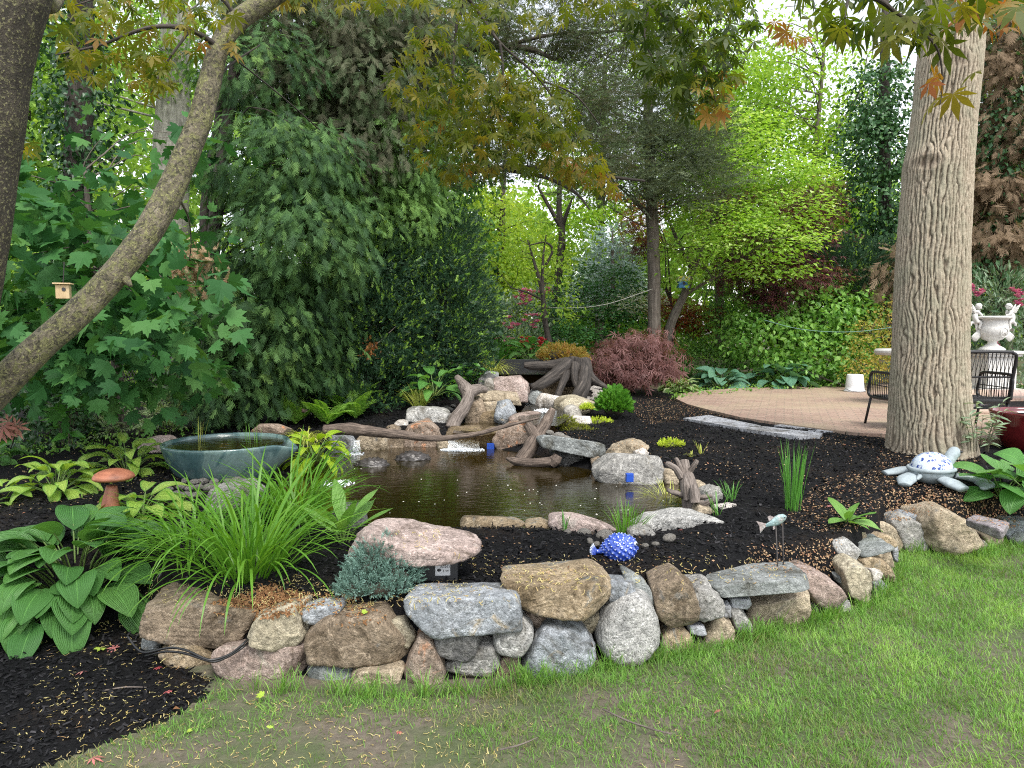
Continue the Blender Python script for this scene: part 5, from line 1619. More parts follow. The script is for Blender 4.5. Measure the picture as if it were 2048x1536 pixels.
def cherub(sg, cx0):
    """sg = +1 looks right (left cherub), -1 mirrored; pixel offsets from the urn axis"""
    q = lambda x, py, y=0.0: (ub_[0] + sg * x * us, UY + y * us, zpx(py))
    J = [(*q(-37, 640), 6.6 * us), (*q(-37.5, 633), 6.1 * us), (*q(-36, 627), 5.6 * us), (*q(-35, 622.5), 4.9 * us), (*q(-33, 619.5), 2.7 * us),      # pelvis..neck base
         (*q(-33, 624, -4), 3.2 * us), (*q(-29, 629, -6), 2.7 * us), (*q(-25, 631, -3), 2.2 * us), (*q(-22.5, 629.8, -2), 2.1 * us),                       # near arm on the rim
         (*q(-33, 624, 4), 3.2 * us), (*q(-29, 628, 6), 2.7 * us), (*q(-27.5, 622, 2), 2.1 * us), (*q(-26.8, 619.5, 1.5), 2.0 * us),                         # far arm to the chin
         (*q(-34, 643, -4), 5.1 * us), (*q(-27, 645, -6), 4.1 * us), (*q(-29, 651, -6), 3.2 * us), (*q(-31.5, 656.5, -6), 2.2 * us), (*q(-28.5, 658, -7), 1.8 * us),  # near leg
         (*q(-34, 643, 4), 5.1 * us), (*q(-27.5, 646, 5), 4.1 * us), (*q(-29, 652, 5), 3.2 * us), (*q(-31, 657, 5), 2.2 * us), (*q(-28.5, 658.5, 5), 1.8 * us)]
    E = [(0, 1), (1, 2), (2, 3), (3, 4), (3, 5), (5, 6), (6, 7), (7, 8), (3, 9), (9, 10), (10, 11), (11, 12), (0, 13), (13, 14), (14, 15), (15, 16), (16, 17), (0, 18), (18, 19), (19, 20), (20, 21), (21, 22)]
    ob = skin_body('cherub', J, E, URN, urn, 2)
    hc = np.array(q(-29.5, 613.8))
    U, F = ico(4)
    V = U * np.array((5.4, 4.8, 5.6)) * us
    fwd = np.array((sg * .82, -.25, -.5)); fwd /= np.linalg.norm(fwd)
    d = U @ fwd
    V += np.outer(np.exp(-np.maximum(0, 1 - d) * 60) * 1.4 * us, fwd)                               # nose
    upv = np.array((0, 0, 1.0)) - fwd * fwd[2]; upv /= np.linalg.norm(upv)
    sv = np.cross(fwd, upv)
    for s_ in (-1, 1):
        e = norm(fwd + upv * .18 + sv * s_ * .35)
        V -= np.outer(np.exp(-np.maximum(0, 1 - U @ e) * 90) * .6 * us, e)                           # eye sockets
    Acc().add(V + hc, F).build('head', URN, ob, smooth=True)
    V = U * np.array((5.9, 5.5, 6.0)) * us
    V += U * (np.abs(vnoise(U * 4.5, 3)) * 1.3 * us)[:, None]
    keep = (U @ norm(fwd - upv * .55)) < .35
    V[~keep] *= .72
    Acc().add(V + hc + upv * .7 * us - fwd * .8 * us, F).build('hair', URN, ob, smooth=True)
    for s_ in (-1, 1):
        ac = Acc()
        for k in range(5):
            t = k / 4
            tip = np.array(q(-48 + 5 * t, 609 + 15 * t, s_ * (7 - 2 * t)))
            base = np.array(q(-37.5, 622 + 3 * t, s_ * 2.2))
            V, F2, T = tube([base, (base * .5 + tip * .5), tip], [1.6 * us, 2.3 * us, .9 * us], n=8, steps=8)
            ac.add(V, F2)
        ac.build('wing', URN, ob, smooth=True)
    # scrolled shell handle the cherub sits on
    ac = Acc()
    V, F2, T = tube([np.array(q(a_, b_)) for a_, b_ in ((-45, 652), (-43, 646), (-37, 645), (-33, 650), (-32, 658), (-28, 662), (-26, 658))], [2.2 * us, 2.8 * us, 3.2 * us, 2.8 * us, 2.6 * us, 2.6 * us, 2 * us], n=12, steps=30)
    ac.add(V, F2)
    for k in range(7):
        t = k / 6
        V, F2, T = tube([np.array(q(-29, 662, 0)), np.array(q(-40 + 13 * t, 672 + 3 * math.sin(t * 3), -2)), np.array(q(-41 + 13 * t, 678 + 5 * math.sin(t * 3.1), 0))], [2 * us, 1.9 * us, .8 * us], n=8, steps=10)
        ac.add(V, F2)
    ac.build('handle', URN, urn, smooth=True)
cherub(1, 0); cherub(-1, 0)

# ================================================================== RED POT
rpY = 7.1
rc = P(2078, 823, rpY)
rz = Hs(rc[0], rpY)
red = thing('red_pot', 'big glossy dark red glazed pot cut off by the right edge of the view', 'pot', (rc[0], rpY, rz))
s = W(1, rpY)
h = rc[2] - rz
V, F = lathe([(.02, 0), (52 * s, 0), (62 * s, .12 * h), (74 * s, .4 * h), (81 * s, .72 * h), (84 * s, .9 * h), (86 * s, .96 * h), (86 * s, h), (81 * s, h + .003), (79 * s, .95 * h), (76 * s, .8 * h), (.02, .78 * h)], 72, (rc[0], rpY, rz))
def redglaze():
    m = NT('red_glaze')
    v = m.n('TexCoord').outputs['Object']
    c = m.ramp(m.noise(v, 7, 5, .6), [(.3, (.075, .006, .008)), (.7, (.16, .016, .018))])
    return m.done(m.bsdf(c, .15, m.bump(m.noise(v, 20, 3), .05, .005), Coat_Weight=.5))
Acc().add(V, F).build('body', redglaze(), red, smooth=True)
V, F = lathe([(.001, .86 * h), (78 * s, .86 * h)], 40, (rc[0], rpY, rz)); Acc().add(V, F[:, ::-1]).build('potting_soil', MULCH, red)

# ================================================================== BIRDHOUSES
PINE = wood_mat('raw_pine', (.42, .29, .15), (.52, .38, .21), (.58, .44, .26), .1, 30, .3, .7)
c = P(127, 584, 4.3); s = W(1, 4.3)
bh = thing('birdhouse', 'plain pine birdhouse hanging among the maple leaves', 'birdhouse', c)
V, F = box(c, (24 * s, 22 * s, 27 * s), .35, .003)
Acc().add(V, F, tc=V[:, [1, 0, 2]]).build('box_body', PINE, bh)
V, F = box(c + np.array((0, 0, 16 * s)), (32 * s, 34 * s, 3 * s), .35, .003); Acc().add(V, F, tc=V).build('roof', PINE, bh)
dirf = np.array((math.sin(.35), -math.cos(.35), 0))
V, F = lathe([(0, 0), (3.6 * s, 0), (3.6 * s, .4 * s), (0, .4 * s)], 20); V = V[:, [0, 2, 1]]
cr, sr = math.cos(.35), math.sin(.35)
V = V @ np.array(((cr, sr, 0), (-sr, cr, 0), (0, 0, 1))) + c + dirf * 11.3 * s + np.array((3 * s, 0, 5 * s))
Acc().add(V, F).build('entrance_hole', INK, bh)
V, F, T = tube([c + np.array((0, 0, 16 * s)), c + np.array((0, .02, 60 * s))], [.003] * 2, n=6); Acc().add(V, F).build('hanger', DARKM, bh)
c = P(1366, 564, 14.2); s = W(1, 14.2)
bh = thing('birdhouse', 'blue birdhouse with a yellow flowered top hanging in the dogwood', 'birdhouse', c)
V, F = box(c + np.array((0, 0, -5 * s)), (21 * s, 18 * s, 13.5 * s), 0, .004); Acc().add(V, F).build('box_body', flat_mat('birdhouse_blue', (.05, .20, .48), .5, var=.1), bh)
def flowery():
    m = NT('birdhouse_flowers')
    v = m.n('TexCoord').outputs['Object']
    vo = m.n('TexVoronoi', {'Vector': v, 'Scale': 18.0}).outputs['Distance']
    return m.done(m.bsdf(m.ramp(vo, [(.0, (.12, .10, .02)), (.10, (.12, .10, .02)), (.14, (.62, .52, .06)), (.45, (.58, .50, .10)), (.6, (.30, .38, .30))]), .6))
V, F = box(c + np.array((0, 0, 6 * s)), (24 * s, 21 * s, 10 * s), 0, .004); Acc().add(V, F).build('roof', flowery(), bh)
V, F = lathe([(0, 0), (3 * s, 0), (3 * s, .5 * s), (0, .5 * s)], 16); V = V[:, [0, 2, 1]] + c + np.array((0, -9.6 * s, -3 * s)); Acc().add(V, F).build('entrance_hole', INK, bh)
V, F, T = tube([c + np.array((0, 0, 11 * s)), c + np.array((0, .05, 45 * s))], [.004] * 2, n=6); Acc().add(V, F).build('hanger', DARKM, bh)

# ================================================================== LINES AND FENCE
STR = flat_mat('string_green', (.10, .20, .16), .6, var=.1, bump=0)
V, F, T = tube([P(1528, 640, 13.2), P(1600, 658, 13.1), P(1690, 664, 13.0), P(1780, 655, 12.9), P(1900, 630, 12.9)], [.006] * 5, n=6, steps=50)
tag(Acc().add(V, F).build('garden_line', STR, smooth=True), 'thin green line strung across the leafy shrub towards the urn', 'string', 'strings between the trees')
STW = flat_mat('string_pale', (.40, .39, .34), .6, var=.1, bump=0)
V, F, T = tube([P(1075, 612, 13.6), P(1130, 616, 13.5), P(1210, 609, 13.5), P(1305, 578, 13.6)], [.006] * 4, n=6, steps=40)
tag(Acc().add(V, F).build('garden_line', STW, smooth=True), 'thin pale line strung between the slim trunk and the cedar trunk', 'string', 'strings between the trees')
fence = thing('wire_fence', 'dark wire fence in the shade behind the young maple', 'fence', P(280, 800, 10.2))
FM = flat_mat('fence_metal', (.03, .03, .028), .6, var=.2)
fy = 10.2
V, F, T = tube([P(60, 700, fy + .3), P(230, 706, fy), P(345, 712, fy), P(520, 716, fy + .4)], [.022] * 4, n=8, steps=20); Acc().add(V, F).build('top_rail', FM, fence, smooth=True)
for px in (70, 345, 515):
    p0 = P(px, 708, fy); V, F, T = tube([(p0[0], fy, .4), (p0[0], fy, p0[2] + .03)], [.03] * 2, n=8); Acc().add(V, F).build('post', FM, fence, smooth=True)
wa = Acc()
xa, xb = P(60, 700, fy)[0], P(520, 700, fy)[0]; zt_ = P(300, 710, fy)[2]
for i in range(70):
    x0 = xa + (xb - xa) * i / 69
    for sg in (-1, 1):
        V, F, T = tube([(x0, fy, .42), (x0 + sg * .35, fy, zt_)], [.004] * 2, n=4, cap=False); wa.add(V, F)
wa.build('mesh_panel', FM, fence)
# ================================================================== PLANT BUILDERS
def blades(acc, base, az, L, el0, bend, width, nseg, rng, twist=.5, power=1.4, taper=.75):
    """arching strap leaves, all arrays of length N"""
    N = len(base)
    t = (np.arange(nseg) + .5) / nseg
    el = el0[:, None] - bend[:, None] * t ** power
    d = np.stack([np.cos(el) * np.cos(az)[:, None], np.cos(el) * np.sin(az)[:, None], np.sin(el)], -1)
    seg = d * (L / nseg)[:, None, None]
    pos = np.concatenate([np.zeros((N, 1, 3)), np.cumsum(seg, 1)], 1) + base[:, None, :]
    tw = rng.normal(0, twist, N)
    side = np.stack([-np.sin(az + tw), np.cos(az + tw), np.zeros(N)], -1)
    tt = np.linspace(0, 1, nseg + 1)
    prof = np.minimum(1, .55 + 1.6 * tt) * np.clip((1 - tt) / (1 - taper + 1e-6), 0, 1) ** .75
    prof[-1] = .02
    off = side[:, None, :] * (width[:, None] * prof[None])[:, :, None] * .5
    V = np.stack([pos - off, pos + off], 2)                      # N, nseg+1, 2, 3
    k = (nseg + 1) * 2
    i = np.arange(nseg) * 2
    F = np.stack([i, i + 1, i + 3, i + 2], 1)
    F = (F[None] + (np.arange(N) * k)[:, None, None]).reshape(-1, 4)
    return V.reshape(-1, 3), F, k

def add_blades(acc, base, az, L, el0, bend, width, nseg, rng, rnd, **kw):
    V, F, k = blades(acc, base, az, L, el0, bend, width, nseg, rng, **kw)
    acc.add(V, F, rnd=np.repeat(rnd, k))

def clump(name, label, cat, loc, n, L, width, mat, seed, spread=.06, el=(1.0, 1.45), bend=(.9, 2.0), nseg=9, group=None, lvar=.35, part='foliage', twist=.4):
    r = np.random.default_rng(seed)
    root = thing(name, label, cat, loc, group)
    a = r.uniform(0, 6.28, n)
    q = np.sqrt(r.uniform(0, 1, n)) * spread
    base = np.c_[loc[0] + q * np.cos(a), loc[1] + q * np.sin(a), np.full(n, loc[2] - .01)]
    az = a + r.normal(0, .6, n)
    acc = Acc()
    add_blades(acc, base, az, L * r.uniform(1 - lvar, 1.1, n), r.uniform(*el, n), r.uniform(*bend, n), width * r.uniform(.7, 1.2, n), nseg, r, np.clip(r.normal(.5, .22, n), 0, 1), twist=twist)
    acc.build(part, mat, root)
    return root

def vein_mat(name, cols, trans=.3, rough=.45, nv=9.0, edge=None, edge_w=.72, spec=.4):
    """hosta-like leaf: tc = (across -1..1, along 0..1)"""
    m = NT(name)
    a = m.attr('rnd').outputs['Fac']
    tc = m.n('SeparateXYZ', {0: m.attr('tc').outputs['Vector']})
    x, y = tc.outputs[0], tc.outputs[1]
    col = m.ramp(a, [(i / (len(cols) - 1), c) for i, c in enumerate(cols)])
    ax = m.math('ABSOLUTE', x)
    if edge:
        nz = m.noise(m.attr('tc').outputs['Vector'], 6, 3)
        e = m.ramp(m.math('ADD', ax, m.math('MULTIPLY', m.math('SUBTRACT', nz, .5), .5)), [(edge_w - .08, (0, 0, 0)), (edge_w + .08, (1, 1, 1))])
        col = m.mix(e, col, edge)
    w = m.math('SINE', m.math('MULTIPLY', ax, nv * 3.14159 * 2))
    mid = m.ramp(ax, [(.0, (1, 1, 1)), (.05, (0, 0, 0))])
    col = m.mix(m.math('MULTIPLY', m.ramp(w, [(.2, (0, 0, 0)), (1, (1, 1, 1))]), .12), col, tuple(c * 1.7 for c in cols[-1]))
    col = m.mix(m.math('MULTIPLY', mid, .5), col, tuple(min(1, c * 1.8) for c in cols[-1]))
    b = m.bump(w, .55, .006)
    sh = m.bsdf(col, rough, b)
    sh.node.inputs['Specular IOR Level'].default_value = spec
    tr = m.n('BsdfTranslucent', {'Color': m.mix(1.0, col, (1.5, 1.45, .7), 'MULTIPLY')}).outputs[0]
    mx = m.n('MixShader', {0: trans}); m.t.links.new(sh, mx.inputs[1]); m.t.links.new(tr, mx.inputs[2])
    return m.done(mx.outputs[0])

def big_leaves(acc, stems, base, az, pet, el0, L, Wd, bend, r, roll=None, rnd=None, heart=.30, cup=.16, na=11, nl=13, stemw=.007, ripple=0.0, petbend=.35):
    """hosta leaves on petioles"""
    N = len(base)
    s = np.linspace(-1, 1, na); t = np.linspace(0, 1, nl)
    prof = np.where(t < heart, np.sin(np.clip(t / heart, 0, 1) * np.pi / 2) ** .65, np.clip(1 - ((t - heart) / (1 - heart)) ** 1.75, 0, 1) ** .85)
    prof[-1] = .0
    for i in range(N):
        hd = np.array((math.cos(az[i]), math.sin(az[i]), 0)); sd = np.array((-hd[1], hd[0], 0))
        # petiole
        k = 7
        el = el0[i] - petbend * np.linspace(0, 1, k - 1) ** 1.5
        d = np.outer(np.cos(el), hd) + np.outer(np.sin(el), (0, 0, 1))
        pp = np.vstack([base[i], base[i] + np.cumsum(d * pet[i] / (k - 1), 0)])
        V, F, T = tube(pp, np.linspace(stemw, stemw * .6, k), n=5, cap=False)
        stems.add(V, F, rnd=np.full(len(V), .5))
        e0 = el[-1] - .25
        el = e0 - bend[i] * t ** 1.1
        d = np.outer(np.cos(el), hd) + np.outer(np.sin(el), (0, 0, 1))
        mid = np.vstack([[pp[-1]], pp[-1] + np.cumsum((d[1:] + d[:-1]) / 2 * L[i] / (nl - 1), 0)])
        up = np.cross(d, sd) * -1
        up = np.where(up[:, 2:3] < 0, up, up)
        up = np.cross(sd, d); up = -up if up[0][2] < 0 else up
        ro = roll[i] if roll is not None else 0
        sdr = sd * math.cos(ro) + up.mean(0) * math.sin(ro)
        w = Wd[i] / 2 * prof
        V = mid[:, None, :] + s[None, :, None] * w[:, None, None] * sdr + up[:, None, :] * (cup * w[:, None] * (np.abs(s) ** 1.4)[None] * 1.5 * (1 - .9 * t[:, None]))[..., None]
        back = heart * L[i] * .55 * (np.abs(s) ** 2)[None] * np.clip(1 - t / heart, 0, 1)[:, None]
        V = V - d[0] * back[..., None]
        wob = .03 * L[i] * np.sin(t * 7 + r.uniform(0, 6))[:, None] * (np.abs(s) ** 2)[None] * np.sign(s)[None] * r.uniform(.3, 1)
        V = V + up[:, None, :] * wob[..., None]
        if ripple:
            V = V + up[:, None, :] * (ripple * w[:, None] * np.cos(s * np.pi * 5)[None])[..., None]
        idx = np.arange(nl * na).reshape(nl, na)
        F = np.stack([idx[:-1, :-1], idx[:-1, 1:], idx[1:, 1:], idx[1:, :-1]], -1).reshape(-1, 4)
        tc = np.stack(np.broadcast_arrays(s[None, :], t[:, None], np.zeros((nl, na))), -1).reshape(-1, 3)
        acc.add(V.reshape(-1, 3), F, tc=tc, rnd=np.full(nl * na, rnd[i]))

STEMM = leaf_mat('leaf_stem', [(.10, .17, .04), (.16, .24, .07)], .1)
def hosta(name, label, loc, n, L, Wd, mat, seed, pet=(.10, .25), el=(.5, 1.3), bend=(.7, 1.5), spread=.05, group='hostas in the beds', cat='hosta', azr=None, heart=.30, cup=.16, ripple=0.0, stemw=.006):
    r = np.random.default_rng(seed)
    root = thing(name, label, cat, loc, group)
    a = (np.arange(n) * 2.399963 + r.normal(0, .25, n)) if azr is None else r.uniform(*azr, n)
    lvl = np.linspace(0, 1, n)                                   # outer to inner
    base = np.c_[loc[0] + spread * (1 - lvl) * np.cos(a), loc[1] + spread * (1 - lvl) * np.sin(a), np.full(n, loc[2] - .01)]
    e = el[0] + (el[1] - el[0]) * lvl + r.normal(0, .1, n)
    acc, st = Acc(), Acc()
    sz = r.uniform(.75, 1.1, n)
    big_leaves(acc, st, base, a, (pet[0] + (pet[1] - pet[0]) * lvl) * r.uniform(.85, 1.15, n), e, L * sz, Wd * sz, r.uniform(*bend, n), r, roll=r.normal(0, .25, n), rnd=np.clip(r.normal(.5, .25, n), 0, 1), heart=heart, cup=cup, ripple=ripple, stemw=stemw)
    st.build('stems' if False else 'leaf_stalk', STEMM, root, smooth=True)
    acc.build('foliage', mat, root, smooth=True)
    return root

HG = vein_mat('hosta_green', [(.055, .165, .04), (.08, .21, .05), (.11, .26, .06)], .28)
HL = vein_mat('hosta_lime', [(.24, .40, .06), (.31, .47, .08), (.38, .53, .11)], .35, edge=(.19, .38, .07), edge_w=.8, nv=6)
HLIME = vein_mat('hosta_bright', [(.24, .40, .02), (.31, .48, .025), (.38, .53, .04)], .35, nv=6)
HBLUE = vein_mat('hosta_blue', [(.075, .19, .12), (.10, .235, .15), (.13, .27, .17)], .2, nv=7)
HVAR = vein_mat('hosta_variegated', [(.10, .21, .04), (.13, .25, .06), (.17, .3, .08)], .3, edge=(.42, .50, .26), edge_w=.6, nv=6)
HROUND = vein_mat('hosta_round', [(.075, .22, .045), (.10, .27, .06), (.14, .32, .07)], .3, nv=8)

# ---- hostas ------------------------------------------------------------------------------------------
hosta('green_hosta', 'largest dark green ribbed hosta at the left end of the stone wall', np.array((-2.5, 4.2, .10)), 150, .25, .175, HG, 3, pet=(.20, .36), el=(.15, 1.3), bend=(.6, 1.4), spread=.38, cup=.2, ripple=.035)
hosta('yellow_hosta', 'yellow-green hosta at the far left behind the largest hosta', GP(112, 985), 34, .21, .105, HL, 4, pet=(.13, .22), el=(.35, 1.35), bend=(.8, 1.6), spread=.05)
hosta('yellow_hosta', 'yellow-green hosta between the toadstool and the blue bowl', GP(255, 948), 36, .22, .11, HL, 5, pet=(.14, .26), el=(.35, 1.3), bend=(.8, 1.6), spread=.06)
hosta('yellow_hosta', 'yellow-green hosta around the foot of the wooden toadstool', GP(285, 1030), 30, .20, .105, HL, 6, pet=(.08, .18), el=(.3, 1.2), bend=(.8, 1.7), spread=.10)
hosta('yellow_hosta', 'yellow-green hosta cut off by the left edge of the photo, lower one', GP(-35, 1010), 16, .2, .10, HL, 7, pet=(.10, .18), spread=.05)
hosta('green_hosta', 'small green hosta at the left edge in the shade', GP(-15, 925), 14, .22, .12, HG, 8, pet=(.1, .16), spread=.05)
hosta('lime_hosta', 'lime green hosta overhanging the pond beside the bowl spout', P(630, 920, 6.75), 40, .20, .085, HLIME, 9, pet=(.10, .24), el=(.2, 1.3), bend=(.8, 1.7), spread=.08)
hosta('green_hosta', 'hosta with broad green leaves at the top left of the falls', P(868, 790, 9.3), 16, .30, .15, HROUND, 10, pet=(.16, .30), el=(.5, 1.3), spread=.05)
hosta('green_hosta', 'bright green hosta behind the upper basin under the red flowers', P(1062, 732, 12.3), 24, .36, .17, HROUND, 11, pet=(.15, .40), el=(.5, 1.35), spread=.10)
hosta('variegated_hosta', 'small cream-edged hosta at the left end of the patio edge', GP(1358, 783, .45), 34, .24, .13, HVAR, 12, pet=(.10, .22), spread=.15)
hosta('blue_hosta', 'blue-green hosta in the middle of the row behind the patio', GP(1442, 778, .45), 34, .32, .24, HBLUE, 13, pet=(.14, .34), el=(.3, 1.3), spread=.15, cup=.25)
hosta('blue_hosta', 'largest blue-green hosta in the row behind the patio', GP(1562, 776, .45), 34, .44, .32, HBLUE, 14, pet=(.22, .45), el=(.3, 1.3), spread=.20, cup=.22)
hosta('green_hosta', 'hosta with big rounded leaves at the right edge below the red pot', P(2003, 990, 5.55), 15, .27, .29, HROUND, 15, pet=(.10, .26), el=(.3, 1.2), bend=(.5, 1.1), spread=.06, heart=.42, ripple=.03, cup=.08)
hosta('green_hosta', 'hosta at the right edge in front of the red pot, nearer the wall', P(2066, 990, 5.4), 16, .24, .22, HROUND, 16, pet=(.12, .25), spread=.06)
hosta('garden_seedling', 'tiny seedling with rounded leaves left of the river pebbles', GP(342, 940), 6, .075, .05, HROUND, 17, pet=(.05, .09), el=(.9, 1.3), spread=.02, cat='seedling', group=None, stemw=.003)
# coarse leaved plants
COARSE = vein_mat('coarse_leaf', [(.13, .30, .05), (.17, .35, .07), (.21, .40, .09)], .3, nv=5)
hosta('foxglove_plant', 'young foxglove with coarse light green leaves in the mulch near the wall corner', GP(1695, 1045), 9, .19, .075, COARSE, 18, pet=(.03, .05), el=(.4, 1.4), bend=(.3, 1.0), spread=.02, cat='plant', group=None, heart=.45)
hosta('arrowhead_plant', 'upright plant with pale wavy leaves left of the pink boulder lid', GP(686, 1085), 9, .26, .085, COARSE, 19, pet=(.10, .16), el=(1.15, 1.5), bend=(.0, .35), spread=.03, cat='plant', group=None, heart=.4)

# ---- grasses -----------------------------------------------------------------------------------------
DAY = leaf_mat('daylily_blade', [(.065, .19, .018), (.105, .26, .025), (.16, .33, .04)], .35, .4)
YGR = leaf_mat('yellow_blade', [(.30, .38, .05), (.42, .46, .10), (.52, .52, .18)], .3, .5)
GR = leaf_mat('green_blade', [(.06, .20, .03), (.09, .26, .04), (.13, .32, .06)], .3, .4)
clump('grass_clump', 'tall arching bright green grass clump growing over the stone wall', 'grass clump', P(500, 1180, 3.82), 250, .80, .0115, DAY, 21, spread=.12, el=(.85, 1.52), bend=(.6, 2.4), nseg=12, group='arching grass clumps')
clump('grass_clump', 'arching bright green grass clump just left of the tallest one', 'grass clump', P(388, 1130, 4.15), 150, .62, .012, DAY, 22, spread=.12, el=(.7, 1.45), bend=(.9, 2.3), nseg=10, group='arching grass clumps')
clump('grass_clump', 'arching bright green grass clump at the water edge in front of the bowl spout', 'grass clump', P(588, 1050, 4.75), 190, .66, .012, DAY, 23, spread=.13, el=(.8, 1.5), bend=(.7, 2.1), nseg=10, group='arching grass clumps')
clump('chive_clump', 'upright rush-like green clump standing in the mulch', 'plant', GP(1586, 1020), 62, .46, .006, GR, 24, spread=.055, el=(1.36, 1.56), bend=(0, .22), nseg=6)
clump('grass_tuft', 'small dark grass tuft right of the gnarled driftwood stump, the farther one', 'plant', GP(1462, 1003), 22, .19, .0045, GR, 25, spread=.03, el=(1.0, 1.5), bend=(.2, .8), nseg=6)
clump('grass_tuft', 'single blades of young iris at the foot of the gnarled driftwood stump', 'plant', GP(1436, 1030), 7, .20, .009, GR, 26, spread=.03, el=(1.0, 1.5), bend=(.1, .7), nseg=6)
clump('water_grass', 'green grass tuft on the pond rim behind the blue puffer fish', 'plant', P(1252, 1078, 4.62), 60, .26, .006, DAY, 27, spread=.05, el=(1.0, 1.55), bend=(0, .7), nseg=6)
clump('water_grass', 'few thin blades on the pond rim left of the pinkish humped boulder', 'plant', P(1126, 1066, 4.7), 7, .18, .008, GR, 28, spread=.02, el=(1.0, 1.4), bend=(0, .4), nseg=5)
clump('yellow_grass', 'yellow grass tuft on the bank left of the falls', 'plant', GP(838, 822, .5), 90, .40, .008, YGR, 29, spread=.05, el=(1.0, 1.5), bend=(.2, 1.2), nseg=7)
clump('yellow_grass', 'mop of pale yellow grass beside the bowl spout', 'plant', P(612, 888, 6.9), 150, .26, .006, YGR, 30, spread=.06, el=(.9, 1.5), bend=(1.4, 2.8), nseg=9)
clump('yellow_grass', 'mop of yellow striped grass on the upper basin', 'plant', P(985, 750, 10.6), 140, .40, .008, YGR, 31, spread=.07, el=(.8, 1.5), bend=(1.2, 2.6), nseg=8)
clump('yellow_grass', 'two yellow blades in the mulch above the gnarled driftwood stump', 'plant', GP(1402, 908), 6, .16, .014, YGR, 32, spread=.015, el=(1.1, 1.4), bend=(0, .3), nseg=5)
clump('grass_tuft', 'little yellowish sprig in the mulch above the gnarled driftwood stump', 'plant', GP(1382, 914), 12, .10, .006, YGR, 33, spread=.015, nseg=5)
clump('iris_clump', 'sword-leaved green clump behind the upper basin', 'plant', P(980, 738, 12.4), 120, .7, .022, GR, 34, spread=.30, el=(.9, 1.5), bend=(.2, 1.3), nseg=8)
clump('bowl_rush', 'thin rush stems growing in the left side of the blue bowl', 'plant', np.array((bc[0] - .26, bc[1] + .08, BZ - .02)), 12, .22, .005, YGR, 35, spread=.05, el=(1.35, 1.55), bend=(0, .25), nseg=5)
clump('bowl_rush', 'thin rush stems growing in the right side of the blue bowl', 'plant', np.array((bc[0] + .20, bc[1] + .02, BZ - .02)), 11, .19, .005, DAY, 36, spread=.09, el=(1.2, 1.55), bend=(0, .25), nseg=5)
clump('dead_grass', 'straw coloured grass trailing at the waterline by the gnarled stump', 'plant', P(1332, 1000, 5.75), 120, .24, .005, YGR, 37, spread=.12, el=(.2, 1.0), bend=(.3, 1.5), nseg=6)

# ---- small cushions ----------------------------------------------------------------------------------
def shoots(acc, pts, out, size, tmpls, r, rnd, jitter=.35):
    n = len(pts)
    d = norm(out + r.normal(0, jitter, (n, 3)))
    M = frames(d, r.normal(0, 1, (n, 3)))
    k = r.integers(0, len(tmpls), n)
    for j, t in enumerate(tmpls):
        s = k == j
        if s.any():
            scatter(acc, t, pts[s], M[s], size[s], rnd=rnd[s])

NEED = [T_needles(18, 1, .30, .035), T_needles(18, 2, .34, .035), T_needles(16, 3, .26, .04)]
def cushion(name, label, cat, loc, blobs, n, size, mat, seed, tm_=NEED, group=None, up=.5):
    """dense little shrub: shoots over a set of ellipsoids (offset, radii)"""
    r = np.random.default_rng(seed)
    root = thing(name, label, cat, loc, group)
    acc = Acc()
    tot = sum(np.prod(b[1]) ** .66 for b in blobs)
    for o, rad in blobs:
        m = int(n * np.prod(rad) ** .66 / tot)
        u = norm(r.normal(0, 1, (m, 3))); u[:, 2] = np.abs(u[:, 2]) - .25
        u = norm(u)
        q = r.uniform(.55, 1.0, m) ** .6
        p = np.array(loc) + np.array(o) + u * np.array(rad) * q[:, None]
        out = norm(u + np.array((0, 0, up)))
        shoots(acc, p, out, size * r.uniform(.7, 1.25, m), tm_, r, np.clip(r.normal(.5, .25, m), 0, 1))
    acc.build('foliage', mat, root)
    V, F = ico(3)
    core = Acc()
    for o, rad in blobs:
        core.add(V * np.array(rad) * .62 + np.array(loc) + np.array(o), F)
    core.build('twig_core', TWIG, root, smooth=True)
    return root
TWIG = flat_mat('twig_bark', (.035, .028, .02), .9, var=.3, bump=.6, bscale=40)
BLUEJ = leaf_mat('blue_juniper', [(.085, .16, .125), (.13, .23, .19), (.21, .33, .28)], .1, .5)
p = GP(762, 1182)
cushion('blue_juniper', 'low blue-green star juniper cushion in front of the pink boulder lid', 'shrub', p, [((-.05, .05, .06), (.13, .12, .12)), ((.07, .02, .05), (.11, .10, .10)), ((-.02, .10, .13), (.11, .10, .10)), ((-.10, -.04, .03), (.09, .09, .07)), ((.0, -.05, .03), (.14, .08, .06))], 1700, .05, BLUEJ, 41)
GLOBE = leaf_mat('globe_green', [(.05, .17, .015), (.08, .24, .02), (.14, .33, .03)], .2, .5)
p = GP(1228, 836, .5)
SPR = [T_spray(5, 4, .6, .06), T_spray(5, 5, .6, .06)]
cushion('globe_shrub', 'small bright green ball-shaped evergreen right of the falls', 'shrub', p, [((0, 0, .17), (.175, .17, .185)), ((.05, -.02, .12), (.14, .14, .14)), ((-.05, 0, .13), (.13, .14, .15))], 1500, .085, GLOBE, 42, SPR, up=.9)
SEDUM = leaf_mat('sedum_yellow', [(.36, .48, .03), (.46, .58, .04), (.56, .62, .08)], .2, .5)
TQ = [T_broad(.35, .1, .2)]
ROS = [T_needles(12, 8, .4, .07)]
